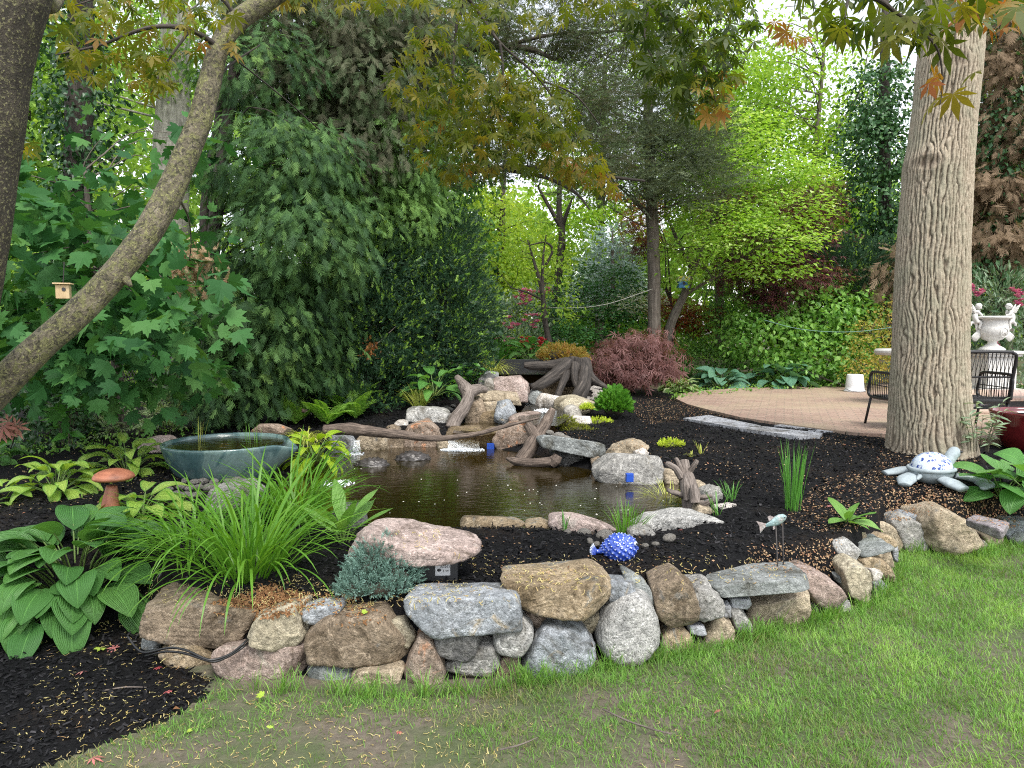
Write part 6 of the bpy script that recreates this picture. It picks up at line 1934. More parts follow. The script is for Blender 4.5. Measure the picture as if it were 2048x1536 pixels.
for (a, b, w, lab) in ((1340, 892, .10, 'patch of bright yellow stonecrop alone in the dark mulch'), (1196, 846, .13, 'patch of yellow stonecrop beside the globe shaped evergreen'), (1172, 818, .06, 'tiny yellow-green moss tuft between pale rocks by the falls')):
    p = GP(a, b, .5)
    if a == 1172: p = P(1172, 818, 8.95)
    cushion('stonecrop', lab, 'plant', p, [((0, 0, .01), (w, w * .8, .045)), ((w * .7, .02, .01), (w * .6, w * .5, .03)), ((-w * .6, -.03, .0), (w * .5, w * .5, .035))], 260, .035, SEDUM, a, ROS, up=1.0)
MOSS = leaf_mat('moss', [(.10, .13, .01), (.17, .19, .015), (.25, .26, .03)], .1, .8)
p = P(1132, 846, 8.35)
cushion('moss_cushion', 'olive moss mound trailing over the rocks right of the falls', 'moss', p, [((0, 0, -.02), (.12, .12, .09)), ((.10, -.05, -.07), (.16, .12, .06)), ((.22, -.08, -.10), (.14, .1, .04))], 900, .035, MOSS, 45, ROS, up=.8)
SPIREA = leaf_mat('gold_leaf', [(.22, .20, .03), (.34, .25, .05), (.40, .20, .07)], .3)
p = P(1118, 724, 11.4)
cushion('gold_shrub', 'small orange-gold shrub behind the root stump', 'shrub', p, [((0, 0, .08), (.28, .2, .16)), ((.2, 0, .06), (.2, .2, .12))], 500, .09, SPIREA, 46, [T_needles(14, 9, .4, .06)])

# ---- ferns -------------------------------------------------------------------------------------------
FERN = leaf_mat('fern_green', [(.17, .37, .05), (.23, .44, .07), (.30, .50, .10)], .4)
def fern(label, loc, n, L, seed):
    r = np.random.default_rng(seed)
    root = thing('fern', label, 'fern', loc, 'ferns on the far bank')
    acc = Acc()
    V0, F0 = T_quad(.20, .03)
    for i in range(n):
        az = i * 2.4 + r.normal(0, .3); el = r.uniform(.75, 1.35); Ln = L * r.uniform(.7, 1.1); bd = r.uniform(.6, 1.4)
        k = 22
        t = np.linspace(0, 1, k)
        e = el - bd * t ** 1.5
        hd = np.array((math.cos(az), math.sin(az), 0)); sd = np.array((-hd[1], hd[0], 0))
        d = np.outer(np.cos(e), hd) + np.outer(np.sin(e), (0, 0, 1))
        mid = np.array(loc) + np.cumsum(d * Ln / k, 0)
        V, F, T = tube(mid, np.linspace(.003, .001, k), n=4, cap=False); acc.add(V, F, rnd=np.full(len(V), .8))
        w = Ln * .19 * np.clip(np.sin((t * .88 + .12) * np.pi) ** .8, .05, 1)
        up = norm(np.cross(d, sd)); up = np.where(up[:, 2:3] < 0, -up, up)
        for s in (-1, 1):
            dd = norm(sd * s + d * .35 - up * .15)[2:]
            scatter(acc, (V0, F0), mid[2:], frames(dd, up[2:]), w[2:] * r.uniform(.9, 1.1, k - 2), rnd=np.clip(r.normal(.5, .2, k - 2), 0, 1))
    acc.build('foliage', FERN, root)
fern('fern with open fronds at the left end of the fern group', GP(590, 850, .5), 13, .50, 51)
fern('fern farthest to the back in front of the dark yew', GP(690, 832, .5), 14, .62, 52)
fern('fern in the middle, right of the pink metal fish', GP(655, 850, .5), 13, .54, 53)
fern('fern nearest the mulch bank on the right', GP(712, 838, .5), 12, .5, 54)

# ---- leafy perennials and small shrubs -------------------------------------------------------------
def leafy(name, label, cat, loc, stems, h, lsize, per, mat, seed, tmpl=None, spread=.2, lean=.5, pinnate=False, group=None, stemcol=None, lr=.5):
    r = np.random.default_rng(seed)
    root = thing(name, label, cat, loc, group)
    acc, st = Acc(), Acc()
    tm = tmpl or T_broad(.24, .06, .15)
    for i in range(stems):
        a = r.uniform(0, 6.28); hh = h * r.uniform(.6, 1.1); q = spread * math.sqrt(r.uniform(0, 1))
        b = np.array(loc) + np.array((q * math.cos(a), q * math.sin(a), -.01))
        ln = lean * r.uniform(.3, 1)
        pts = [b + np.array((math.cos(a) * ln * hh * t ** 1.6, math.sin(a) * ln * hh * t ** 1.6, hh * (t - .18 * ln * t * t))) for t in np.linspace(0, 1, 6)]
        V, F, T = tube(pts, np.linspace(.004, .0015, 6) * (h / .4) ** .5, n=4, cap=False)
        st.add(V, F, tc=T)
        m = per
        t = r.uniform(.18, 1, m)
        p = np.array([np.interp(t, np.linspace(0, 1, 6), np.array(pts)[:, j]) for j in range(3)]).T
        az = r.uniform(0, 6.28, m)
        d = np.c_[np.cos(az), np.sin(az), r.uniform(-.2, .7, m)]
        nn = np.c_[r.normal(0, lr, m), r.normal(0, lr, m), np.ones(m)]
        if pinnate:
            ax = norm(d)
            for k in range(5):
                pk = p + ax * (lsize * .55 * (k + .5))[..., None] if False else p + ax * lsize * .55 * (k + .5)
                for s in (-1, 1):
                    sd = norm(np.cross(ax, nn)) * s
                    scatter(acc, tm, pk, frames(norm(sd + ax * .7), nn), np.full(m, lsize) * (1 - .08 * k), rnd=np.clip(r.normal(.5, .25, m), 0, 1))
            scatter(acc, tm, p + ax * lsize * 2.9, frames(ax, nn), np.full(m, lsize), rnd=np.clip(r.normal(.5, .25, m), 0, 1))
        else:
            scatter(acc, tm, p, frames(d, nn), lsize * r.uniform(.6, 1.2, m), rnd=np.clip(r.normal(.5, .25, m), 0, 1))
    st.build('stem', STEMW, root)
    acc.build('foliage', mat, root)
    return root
STEMW = wood_mat('thin_stem', (.05, .05, .03), (.09, .085, .05), (.14, .12, .08), .2, 30, .3)
VARI = leaf_mat('variegated_leaf', [(.14, .25, .09), (.25, .36, .15), (.42, .48, .28)], .3)
for (a, b, s, lab, k) in ((300, 872, 16, 'pale variegated shrub left of the rim of the blue bowl', 61), (340, 862, 12, 'pale variegated shrub behind the left part of the blue bowl', 62), (230, 880, 8, 'pale variegated shrub in the shade behind the yellow-green hosta', 65)):
    p = GP(a, b, .45); p[1] += .2
    leafy('variegated_shrub', lab, 'shrub', p, s, .40, .055, 5, VARI, k, pinnate=True, spread=.25, lean=.8, group='variegated shrubs behind the bowl')
LITE = leaf_mat('light_leaf', [(.12, .24, .05), (.18, .32, .08), (.28, .40, .14)], .35)
p = GP(445, 862, .45); p[1] += .5
leafy('light_shrub', 'light green small-leaved shrub directly behind the blue bowl', 'shrub', p, 30, .55, .07, 22, LITE, 63, spread=.26, lean=.6)
GLOS = leaf_mat('glossy_leaf', [(.05, .17, .03), (.08, .23, .04), (.12, .29, .05)], .25, .35)
p = GP(150, 850, .45)
leafy('glossy_seedling', 'young glossy broad-leaved shoot at the left in front of the ivy', 'plant', P(135, 885, 6.9), 6, .50, .16, 9, GLOS, 64, spread=.08, lean=.4)
leafy('laurel_shoot', 'dark broad-leaved shoot on the bank left of the upper basin', 'plant', P(935, 770, 10.2), 10, .34, .11, 9, GLOS, 66, spread=.15, lean=.8)
REDL = leaf_mat('red_sprig', [(.20, .07, .05), (.28, .12, .09), (.33, .18, .12)], .3)
LAV = leaf_mat('sage_leaf', [(.17, .25, .15), (.24, .33, .2), (.30, .38, .26)], .25)
leafy('sage_plant', 'narrow grey-green leafy stems at the right foot of the big trunk', 'plant', P(1955, 900, 6.6), 9, .48, .11, 14, LAV, 67, tmpl=T_lance(.10), spread=.10, lean=.35)
REDT = leaf_mat('tulip_red', [(.45, .03, .05), (.55, .05, .08), (.58, .10, .12)], .3)
PINKF = leaf_mat('flower_pink', [(.52, .12, .30), (.60, .22, .40), (.62, .36, .46)], .3)
FL = T_broad(.42, .18, -.1)
def flowers(root, name, pts, size, mat, seed, petals=7):
    r = np.random.default_rng(seed)
    acc = Acc()
    n = len(pts)
    for k in range(petals):
        az = k * 6.283 / petals + r.uniform(0, 1, n)
        d = np.c_[np.cos(az), np.sin(az), r.uniform(.2, .9, n)]
        scatter(acc, FL, pts, frames(d, np.c_[-np.cos(az), -np.sin(az), np.full(n, 1.2)]), size * r.uniform(.8, 1.2, n), rnd=r.uniform(0, 1, n))
    return acc.build(name, mat, root)
r_ = np.random.default_rng(77)
root = leafy('red_azalea', 'low plant topped with a row of bright red flowers behind the upper basin', 'flower', P(1065, 712, 13.0), 26, .34, .12, 10, GLOS, 68, spread=.35, lean=.4)
flowers(root, 'flower', np.array([P(r_.uniform(1038, 1092), r_.uniform(676, 700), 12.8 + r_.uniform(-.2, .2)) for _ in range(36)]), .055, REDT, 1)
root = leafy('pink_flower_clump', 'clump with soft pink flowers left of the row of red flowers', 'flower', P(1000, 712, 13.0), 18, .34, .12, 8, GLOS, 69, spread=.3, lean=.4)
flowers(root, 'flower', np.array([P(r_.uniform(985, 1030), r_.uniform(674, 705), 12.8 + r_.uniform(-.2, .2)) for _ in range(22)]), .05, PINKF, 2)

# ================================================================== LAWN GRASS
GRASS = leaf_mat('lawn_blade', [(.27, .24, .12), (.20, .26, .075), (.12, .235, .045), (.13, .29, .05), (.18, .36, .065), (.26, .43, .09)], .35, .5, .3)
def lawn_grass():
    r = np.random.default_rng(1234)
    n = 400000
    x = r.uniform(-2.7, 4.9, n); y = 2.15 + (r.uniform(0, 1, n) ** 1.15) * 4.0
    k = lawn_mask(x, y)
    dens = .55 + .9 * noise2(x, y, 1.9, 21, 3) + .30 * np.clip(x + .2, -1, 1.6) + .5 * noise2(x, y, 8, 22, 2)
    bare = np.exp(-((x + .48) / .5) ** 2 - ((y - 2.62) / .16) ** 2) + .9 * np.exp(-((x + 1.12) / .22) ** 2 - ((y - 3.24) / .07) ** 2) + .5 * np.exp(-((x - .1) / .5) ** 2 - ((y - 2.5) / .12) ** 2)
    near = np.clip(1 - (wall_y(x) - y) / .22, 0, 1)                # uncut fringe against the stones
    dens = dens - 1.1 * bare + .35 * near
    k &= (r.uniform(0, 1, n) < np.clip(dens, .10, 1.0))
    # stones stand on the line, so no blades behind them
    k &= y < wall_y(x) + .02
    x, y = x[k], y[k]; near = near[k]
    n = len(x)
    z = H(x, y)
    lush = np.clip(.5 + .25 * x + .5 * noise2(x, y, 1.3, 31, 3), 0, 1)
    tone = np.clip(.14 + .62 * lush + .42 * noise2(x, y, 3.2, 33, 3) + .25 * noise2(x, y, 11, 35, 2) + r.normal(0, .18, n), 0, 1)
    L = r.uniform(.022, .054, n) * (.8 + .35 * lush) * (1 + .9 * near * r.uniform(0, 1, n))
    acc = Acc()
    az = r.uniform(0, 6.28, n) * .8 + 2.0 * noise2(x, y, 2.5, 41, 2)
    add_blades(acc, np.c_[x, y, z - .004], az, L, r.uniform(.55, 1.5, n), r.uniform(.1, 1.2, n), r.uniform(.002, .0036, n), 3, r, tone, twist=.8, taper=.5)
    return tag(acc.build('lawn_grass', GRASS), kind='stuff')
lawn_grass()
# loose tufts leaning on the stones
r_ = np.random.default_rng(99)
acc = Acc()
for i in range(95):
    x0 = r_.uniform(-1.3, 3.6); y0 = float(wall_y(np.array(x0))) - r_.uniform(.0, .05)
    m = int(r_.integers(12, 30))
    add_blades(acc, np.c_[x0 + r_.normal(0, .02, m), y0 + r_.normal(0, .015, m), np.full(m, Hs(x0, y0))], r_.uniform(0, 6.28, m), r_.uniform(.06, .14, m), r_.uniform(.9, 1.5, m), r_.uniform(.1, 1.0, m), r_.uniform(.0025, .004, m), 5, r_, np.clip(r_.normal(.62, .2, m), 0, 1))
tag(acc.build('wall_foot_grass', GRASS), kind='stuff')

# ================================================================== MULCH CHIPS AND LITTER
def chip_mat(name, cols, rough=.75):
    return leaf_mat(name, cols, 0.0, rough, .12)
CHIP = chip_mat('mulch_chip', [(.003, .003, .004), (.007, .007, .008), (.013, .013, .014), (.028, .027, .029), (.07, .068, .072)], .7)
def chips():
    r = np.random.default_rng(321)
    n = 120000
    x = r.uniform(-3.6, 4.4, n); y = 2.5 + r.uniform(0, 1, n) ** 1.3 * 7.2
    k = ~lawn_mask(x, y) & (poly_sd(x, y, POND) > .08) & (poly_sd(x, y, PATIO) > .05) & ((y > wall_y(x) + .28) | (poly_sd(x, y, MULCHF) < 0) | (x < -1.95))
    x, y = x[k], y[k]; n = len(x)
    z = H(x, y) + r.uniform(-.002, .012, n)
    L = r.uniform(.010, .042, n) * (.7 + .5 * r.uniform(0, 1, n) ** 4); w = r.uniform(.18, .38, n)
    d = np.c_[r.normal(0, 1, (n, 2)), r.normal(0, .35, n)]
    M = frames(d, np.c_[r.normal(0, .55, (n, 2)), np.ones(n)])
    tv = np.array([(-.18, 0, 0), (.18, .05, 0), (.2, .9, .02), (-.12, 1, 0), (0, .5, .10)]); tf = np.array([(0, 1, 4), (1, 2, 4), (2, 3, 4), (3, 0, 4)])
    acc = Acc()
    scatter(acc, (tv, tf), np.c_[x, y, z], M, L, rnd=np.clip(r.beta(1.6, 3.0, n), 0, 1))
    return tag(acc.build('mulch_chips', CHIP), kind='stuff')
chips()

SQ = [(.42, .33, .11), (.50, .43, .17), (.56, .50, .24), (.40, .24, .11)]
CATKIN = leaf_mat('catkin', SQ, .2, .7, .2)
FLAKE = leaf_mat('seed_flake', [(.16, .09, .05), (.26, .16, .09), (.38, .26, .16), (.46, .34, .20), (.32, .13, .08)], .15, .8, .2)
BROWNF = leaf_mat('brown_flake', [(.13, .065, .03), (.20, .10, .045), (.28, .15, .07), (.34, .20, .09)], .15, .8, .2)

def px_points(poly, n, r):
    p = np.array(poly, float)
    out = []
    lo, hi = p.min(0), p.max(0)
    while len(out) < n:
        q = r.uniform(lo, hi, (n, 2))
        out += list(q[poly_sd(q[:, 0], q[:, 1], p) < 0])
    return np.array(out[:n])

def ground_hits(poly, n, r, z0=.35):
    pts, nrm = [], []
    for a, b in px_points(poly, n, r):
        d = ray(a, b)
        h = BVH.ray_cast(Vector((0, 0, CAM_Z)), Vector(d).normalized())
        if h[0] is None or h[1].z < .25: continue
        pts.append(h[0][:]); nrm.append(h[1][:])
    return np.array(pts).reshape(-1, 3), np.array(nrm).reshape(-1, 3)

def squiggles(name, regions, mat, seed, L=(.018, .036), w=.0032, z=.35, curl=2.6):
    r = np.random.default_rng(seed)
    acc = Acc()
    for poly, n in regions:
        p, nn = ground_hits(poly, n, r)
        m = len(p)
        if not m: continue
        # curled strips lying on the surface
        a0 = r.uniform(0, 6.28, m); c = r.normal(0, curl, m)
        Ln = r.uniform(*L, m); k = 5
        pos = p + nn * .004
        tx = norm(np.cross(nn, np.tile((0, 1.0, 0), (m, 1)))); ty = np.cross(nn, tx)
        P_, S_ = [pos], []
        for j in range(k):
            a = a0 + c * j / k
            d = tx * np.cos(a)[:, None] + ty * np.sin(a)[:, None] + nn * (r.normal(0, .35, m))[:, None]
            P_.append(P_[-1] + d * (Ln / k)[:, None])
            S_.append(np.cross(d, nn))
        S_.append(S_[-1])
        V = np.stack([np.stack([q - s * w * .5, q + s * w * .5], 1) for q, s in zip(P_, S_)], 1)   # m,k+1,2,3
        i = np.arange(k) * 2
        F = (np.stack([i, i + 1, i + 3, i + 2], 1)[None] + (np.arange(m) * (k + 1) * 2)[:, None, None]).reshape(-1, 4)
        acc.add(V.reshape(-1, 3), F, rnd=np.repeat(r.uniform(0, 1, m), (k + 1) * 2))
    return tag(acc.build(name, mat), kind='stuff')

def flakes(name, regions, mat, seed, L=(.010, .022)):
    r = np.random.default_rng(seed)
    acc = Acc()
    for poly, n in regions:
        p, nn = ground_hits(poly, n, r)
        m = len(p)
        if not m: continue
        d = norm(np.cross(nn, r.normal(0, 1, (m, 3))) + nn * r.normal(0, .25, m)[:, None])
        scatter(acc, T_quad(.26, .06), p + nn * .005, frames(d, nn + r.normal(0, .35, (m, 3))), r.uniform(*L, m), rnd=r.uniform(0, 1, m))
    return tag(acc.build(name, mat), kind='stuff')

squiggles('fallen_catkins', [
    ([(80, 1235), (300, 1225), (430, 1370), (330, 1450), (120, 1480), (60, 1400)], 330), ([(0, 1400), (200, 1400), (180, 1536), (0, 1536)], 60),
    ([(250, 1160), (500, 1175), (500, 1225), (260, 1235)], 120), ([(430, 1185), (600, 1150), (760, 1215), (620, 1225), (480, 1215)], 330),
    ([(640, 1180), (880, 1150), (1000, 1180), (800, 1205), (700, 1235)], 240), ([(880, 1110), (1250, 1110), (1320, 1160), (1000, 1170)], 150),
    ([(800, 1190), (1040, 1190), (1030, 1210), (810, 1210)], 60), ([(1010, 1140), (1220, 1150), (1220, 1180), (1020, 1180)], 110),
    ([(1220, 1110), (1480, 1110), (1620, 1160), (1420, 1180), (1250, 1160)], 160), ([(200, 1470), (450, 1370), (1000, 1400), (1000, 1536), (150, 1536)], 330),
    ([(1000, 1400), (1500, 1330), (1700, 1536), (1000, 1536)], 60), ([(0, 930), (330, 890), (330, 1020), (0, 1020)], 260), ([(320, 940), (360, 940), (340, 1040), (280, 1040)], 60),
    ([(780, 1060), (880, 1060), (880, 1100), (800, 1090)], 30)], CATKIN, 71)
flakes('fallen_seed_flakes', [
    ([(1640, 960), (1780, 930), (2048, 1000), (2048, 1060), (1860, 1030), (1660, 1070), (1560, 1050)], 2900), ([(1760, 900), (1960, 920), (1900, 1000), (1740, 960)], 1000),
    ([(1430, 870), (1780, 870), (1760, 960), (1560, 1000), (1420, 950)], 380), ([(1500, 1090), (1690, 1075), (1660, 1150), (1480, 1140)], 420),
    ([(1250, 800), (1360, 790), (1480, 845), (1380, 840), (1290, 850)], 2000), ([(1240, 850), (1400, 850), (1500, 960), (1300, 920)], 200), ([(1600, 870), (1780, 868), (1775, 900), (1640, 890)], 250),
    ([(900, 1070), (1480, 1060), (1480, 1120), (960, 1160)], 150), ([(1350, 800), (1700, 778), (1770, 850), (1500, 830)], 500), ([(0, 900), (330, 880), (330, 1020), (0, 1040)], 260),
    ([(1140, 850), (1180, 850), (1230, 880), (1100, 880)], 90), ([(1222, 880), (1300, 880), (1300, 900), (1226, 910)], 80)], FLAKE, 72)
flakes('brown_flower_litter', [([(390, 1215), (470, 1195), (540, 1165), (610, 1195), (600, 1225), (505, 1240), (440, 1228)], 1500), ([(560, 1180), (700, 1190), (760, 1225), (620, 1225)], 220), ([(660, 1230), (780, 1225), (760, 1250), (660, 1252)], 110)], BROWNF, 73, (.012, .022))

# ---- single fallen leaves -------------------------------------------------------------------------------
REDLEAF = leaf_mat('fallen_red', [(.42, .06, .07), (.50, .12, .12), (.48, .20, .18)], .2)
LIMELEAF = leaf_mat('fallen_lime', [(.30, .42, .05), (.36, .48, .08)], .2)
PALM = T_palm(7)
for (a, b, s, m, lab) in ((232, 1300, 19, REDLEAF, 'red maple leaf on the black mulch next to a lime leaf'), (168, 1347, 15, REDLEAF, 'red maple leaf farthest left on the black mulch'), (318, 1311, 13, REDLEAF, 'red maple leaf at the tip of the orange-tan striped stone'),
                       (320, 1340, 12, REDLEAF, 'red maple leaf below the orange-tan striped stone'), (335, 1387, 14, REDLEAF, 'red maple leaf where the black mulch meets the lawn'), (330, 1177, 11, REDLEAF, 'red maple leaf on top of the long brown boulder'),
                       (186, 1522, 24, REDLEAF, 'largest red maple leaf at the bottom edge of the lawn'), (795, 1477, 10, REDLEAF, 'faded red leaf on the bare soil of the lawn'), (1440, 1431, 11, REDLEAF, 'red leaf on the right half of the lawn'),
                       (1364, 1063, 9, REDLEAF, 'crimson leaf on the long pale grey rim stone'), (345, 1424, 13, BROWNF, 'curled brown leaf on the edge of the lawn'), (205, 1299, 20, LIMELEAF, 'lime green torn leaf on the black mulch'),
                       (722, 1230, 13, LIMELEAF, 'pale green leaf on the litter left of the blue-grey slab'), (527, 1403, 17, LIMELEAF, 'green leaf on the lawn below the pinkish base block'), (535, 1475, 12, LIMELEAF, 'small lime leaf on the lawn near the bottom edge'), (372, 1468, 12, LIMELEAF, 'pale lime leaf on the grass left of the small lime leaf'), (1660, 1015, 9, REDLEAF, 'small red petal beside the young foxglove')):
    d = ray(a, b); h = BVH.ray_cast(Vector((0, 0, CAM_Z)), Vector(d).normalized())
    p = np.array(h[0]); s_ = W(s, p[1]) * 1.15
    r = np.random.default_rng(int(a * 7 + b))
    nn = norm(np.array(h[1]) + r.normal(0, .2, 3)); az = r.uniform(0, 6.28)
    acc = Acc()
    scatter(acc, PALM if m is REDLEAF else T_maple() if m is LIMELEAF else T_broad(.35, .2, .3), (p + nn * (.012 if b < 1370 or a < 420 else .035))[None], frames(np.array([[math.cos(az), math.sin(az), .15]]), nn[None]), np.array([s_]), rnd=np.array([r.uniform(0, 1)]))
    tag(acc.build('fallen_leaf', m, origin=p), lab, 'leaf', 'fallen leaves')
acc = Acc()
p = P(20, 850, 5.6)
rr_ = np.random.default_rng(8)
az = np.arange(5) * 1.25
scatter(acc, PALM, np.tile(p, (5, 1)) + rr_.normal(0, .025, (5, 3)), frames(np.c_[np.cos(az), np.full(5, -.3), np.full(5, -.25)], np.c_[np.zeros(5), -np.ones(5), np.full(5, .6)]), np.full(5, .13), rnd=rr_.uniform(0, 1, 5))
spr = thing('maple_sprig', 'single reddish maple sprig at the left edge in front of dark ivy', 'plant', GP(20, 900))
acc.build('foliage', REDL, spr)
V, F, T = tube([p, (p + np.array(spr.location)) / 2 + np.array((.03, 0, 0)), np.array(spr.location)], [.004, .005, .006], n=6, steps=12); Acc().add(V, F, tc=T).build('stem', STEMW, spr, smooth=True)
# twigs on the ground
for (pts, lab) in (([(205, 1385), (250, 1378), (293, 1378)], 'thin dry twig on the black mulch at the left'), ([(1205, 1432), (1260, 1458), (1330, 1480), (1345, 1481)], 'curved straw stem lying on the lawn in the centre'), ([(1000, 1515), (1040, 1505), (1075, 1490)], 'short straw stem lying on the lawn at the bottom'), ([(1182, 1285), (1194, 1320), (1196, 1350)], 'dry root hanging in the gap left of the white granite boulder')):
    q = []
    for a, b in pts:
        h = BVH.ray_cast(Vector((0, 0, CAM_Z)), Vector(ray(a, b)).normalized()); q.append(np.array(h[0]) + np.array((0, 0, .03 if b > 1390 else .008)) + (np.array((0, -.02, 0)) if a > 1180 and b < 1360 else 0))
    V, F, T = tube(q, [.0035] * (len(q) - 1) + [.0018], n=6, steps=20)
    tag(Acc().add(V, F, tc=T).build('dry_twig', DRIFT_GREY, smooth=True, origin=q[0]), lab, 'twig', 'dry twigs on the ground')
# ================================================================== TREES
BARK_DARK = wood_mat('bark_dark', (.018, .014, .011), (.045, .036, .028), (.09, .075, .06), .12, 30, 1.0)
BARK_MID = wood_mat('bark_mid', (.06, .05, .04), (.12, .10, .08), (.20, .175, .145), .12, 26, 1.0)
BARK_PALE = wood_mat('bark_pale', (.16, .15, .13), (.27, .255, .22), (.38, .36, .32), .15, 20, .8)
BARK_MAPLE = wood_mat('bark_maple', (.05, .045, .03), (.14, .12, .08), (.22, .195, .14), .5, 45, 1.0, .9, (.15, .15, .06), .50, 22)
BARK_MAPLE_D = wood_mat('bark_maple_dark', (.03, .024, .018), (.055, .046, .034), (.085, .072, .052), .4, 34, 1.0, .9, (.15, .145, .07), .57, 26)

def crown(blobs, r, k=14, cs=.12, shell=.55, flat=.6):
    """cluster centres and leaf positions spread through ellipsoids given as (px, py, rx, ry, Y, rY, n)"""
    C, Pp, O, T = [], [], [], []
    for (px, py, rx, ry, Y, rY, n) in blobs:
        n = int(n); c = P(px, py, Y); R = np.array((W(rx, Y), rY, W(ry, Y)))
        m = max(3, n // k)
        u = norm(r.normal(0, 1, (m, 3)))
        q = r.uniform(0, 1, m) ** (1 / 3) * (1 - shell) + shell * r.uniform(.75, 1.05, m)
        cc = c + u * R * q[:, None] + r.normal(0, .06, (m, 3)) * R
        kk = r.integers(0, m, n)
        off = r.normal(0, 1, (n, 3)) * np.array((1, 1, flat)) * cs
        pts = cc[kk] + off
        C.append(cc); Pp.append(pts); O.append(norm(u[kk] + off * .5 / max(cs, .01) * .5))
        T.append(r.normal(0, .2, m)[kk])
    return np.concatenate(C), np.concatenate(Pp), np.concatenate(O), np.concatenate(T)

def tree(name, label, cat, trunks, blobs, tmpls, size, mat, bark, seed, k=14, cs=.12, limbs=30, orient='broad', group=None, base=None, shell=.55, flat=.6, limb_r=.02, nt=12, second=None, part='foliage', tone=0.0, limb_from=.35, limb_pts=None, zmin=.0):
    r = np.random.default_rng(seed)
    if trunks:
        p0 = P(*trunks[0][0][0]); loc = np.array((p0[0], p0[1], Hs(p0[0], p0[1])))
    else:
        c0 = P(*[blobs[0][i] for i in (0, 1, 4)]); loc = np.array((c0[0], c0[1], Hs(c0[0], c0[1])))
    root = thing(name, label, cat, loc, group)
    C, pts, out, tone_c = crown(blobs, r, k, cs, shell, flat)
    wood = Acc()
    tp = []
    for px, rad in trunks:
        q = [P(*a) for a in px]
        rr = [W(b, a[2]) for a, b in zip(px, rad)]
        V, F, T = tube(q, rr, n=nt, noise=.14, seed=seed, steps=len(q) * 9)
        wood.add(V, F, tc=T)
        ii = np.linspace(0, len(q) - 1, 40)
        tp += [np.array([np.interp(ii, np.arange(len(q)), np.array(q)[:, j]) for j in range(3)]).T]
    if not trunks:
        tp = [loc + np.c_[r.normal(0, .15, 30), r.normal(0, .15, 30), np.linspace(0, max(.3, (C[:, 2].max() - loc[2]) * .7), 30)]]
    TP = np.concatenate(tp)
    L = len(C)
    for i in r.permutation(L)[:limbs]:
        c = C[i]
        d = np.linalg.norm((TP - c) * np.array((1, 1, 1.5)) + np.array((0, 0, .2 * np.linalg.norm(c[:2] - TP[0][:2]))), axis=1)
        j = int(np.argmin(d + r.uniform(0, .4, len(TP))))
        a = TP[j]
        mid = a * .5 + c * .5 + r.normal(0, .07, 3) * np.linalg.norm(c - a) + np.array((0, 0, .10 * np.linalg.norm(c - a)))
        lr = limb_r * min(1.3, .35 + .4 * np.linalg.norm(c - a))
        V, F, T = tube([a, a * .72 + mid * .28 + r.normal(0, .02, 3), mid, c], [lr, lr * .8, lr * .5, lr * .15], n=6, noise=.1, seed=i, steps=9, cap=False)
        wood.add(V, F, tc=T)
    if wood.n:
        wood.build('trunk', bark, root, smooth=True)
    n = len(pts)
    if orient == 'broad':
        nn = np.c_[r.normal(0, .5, (n, 2)), r.uniform(.3, 1, n)] + out * .45
        d = out * .6 + r.normal(0, .7, (n, 3)); d[:, 2] -= .45
    elif orient == 'droop':                    # hanging sprays
        d = out * .55 + r.normal(0, .35, (n, 3)); d[:, 2] -= .75
        nn = out + r.normal(0, .4, (n, 3)) + np.array((0, -.2, .5))
    elif orient == 'layer':                    # flat tiers
        d = out * np.array((1, 1, .2)) + r.normal(0, .5, (n, 3)) * np.array((1, 1, .35)); d[:, 2] -= .12
        nn = np.c_[r.normal(0, .28, (n, 2)), np.ones(n)]
    elif orient == 'up':
        d = out * .8 + r.normal(0, .35, (n, 3)); d[:, 2] += .45
        nn = r.normal(0, 1, (n, 3))
    elif orient == 'level':                    # pine-like shoots along level branches
        d = out * np.array((1, 1, .3)) + r.normal(0, .6, (n, 3)) * np.array((1, 1, .5)); d[:, 2] += .1
        nn = r.normal(0, 1, (n, 3))
    M = frames(d, nn)
    rnd = np.clip(.5 + tone + tone_c + r.normal(0, .17, n), 0, 1)
    sz = size * r.uniform(.65, 1.2, n)
    acc = Acc()
    kk = r.integers(0, len(tmpls), n)
    keep = pts[:, 2] > H(pts[:, 0], pts[:, 1]) + zmin
    for j, t in enumerate(tmpls):
        s = (kk == j) & keep
        if s.any():
            scatter(acc, t, pts[s], M[s], sz[s], rnd=rnd[s])
    acc.build(part, mat, root)
    if second:
        nm, tm2, sz2, mat2, frac = second
        acc = Acc()
        s = np.where((r.uniform(0, 1, n) < frac) & keep)[0]
        p2 = pts[s] + out[s] * cs * .8 + np.array((0, -.02, .02))
        d2 = out[s] * .7 + r.normal(0, .3, (len(s), 3)) + np.array((0, -.1, .6))
        kk2 = r.integers(0, len(tm2), len(s))
        for j, t in enumerate(tm2):
            q = kk2 == j
            if q.any():
                scatter(acc, t, p2[q], frames(d2[q], r.normal(0, 1, (int(q.sum()), 3))), sz2 * r.uniform(.7, 1.2, int(q.sum())), rnd=r.uniform(0, 1, int(q.sum())))
        acc.build(nm, mat2, root)
    return root

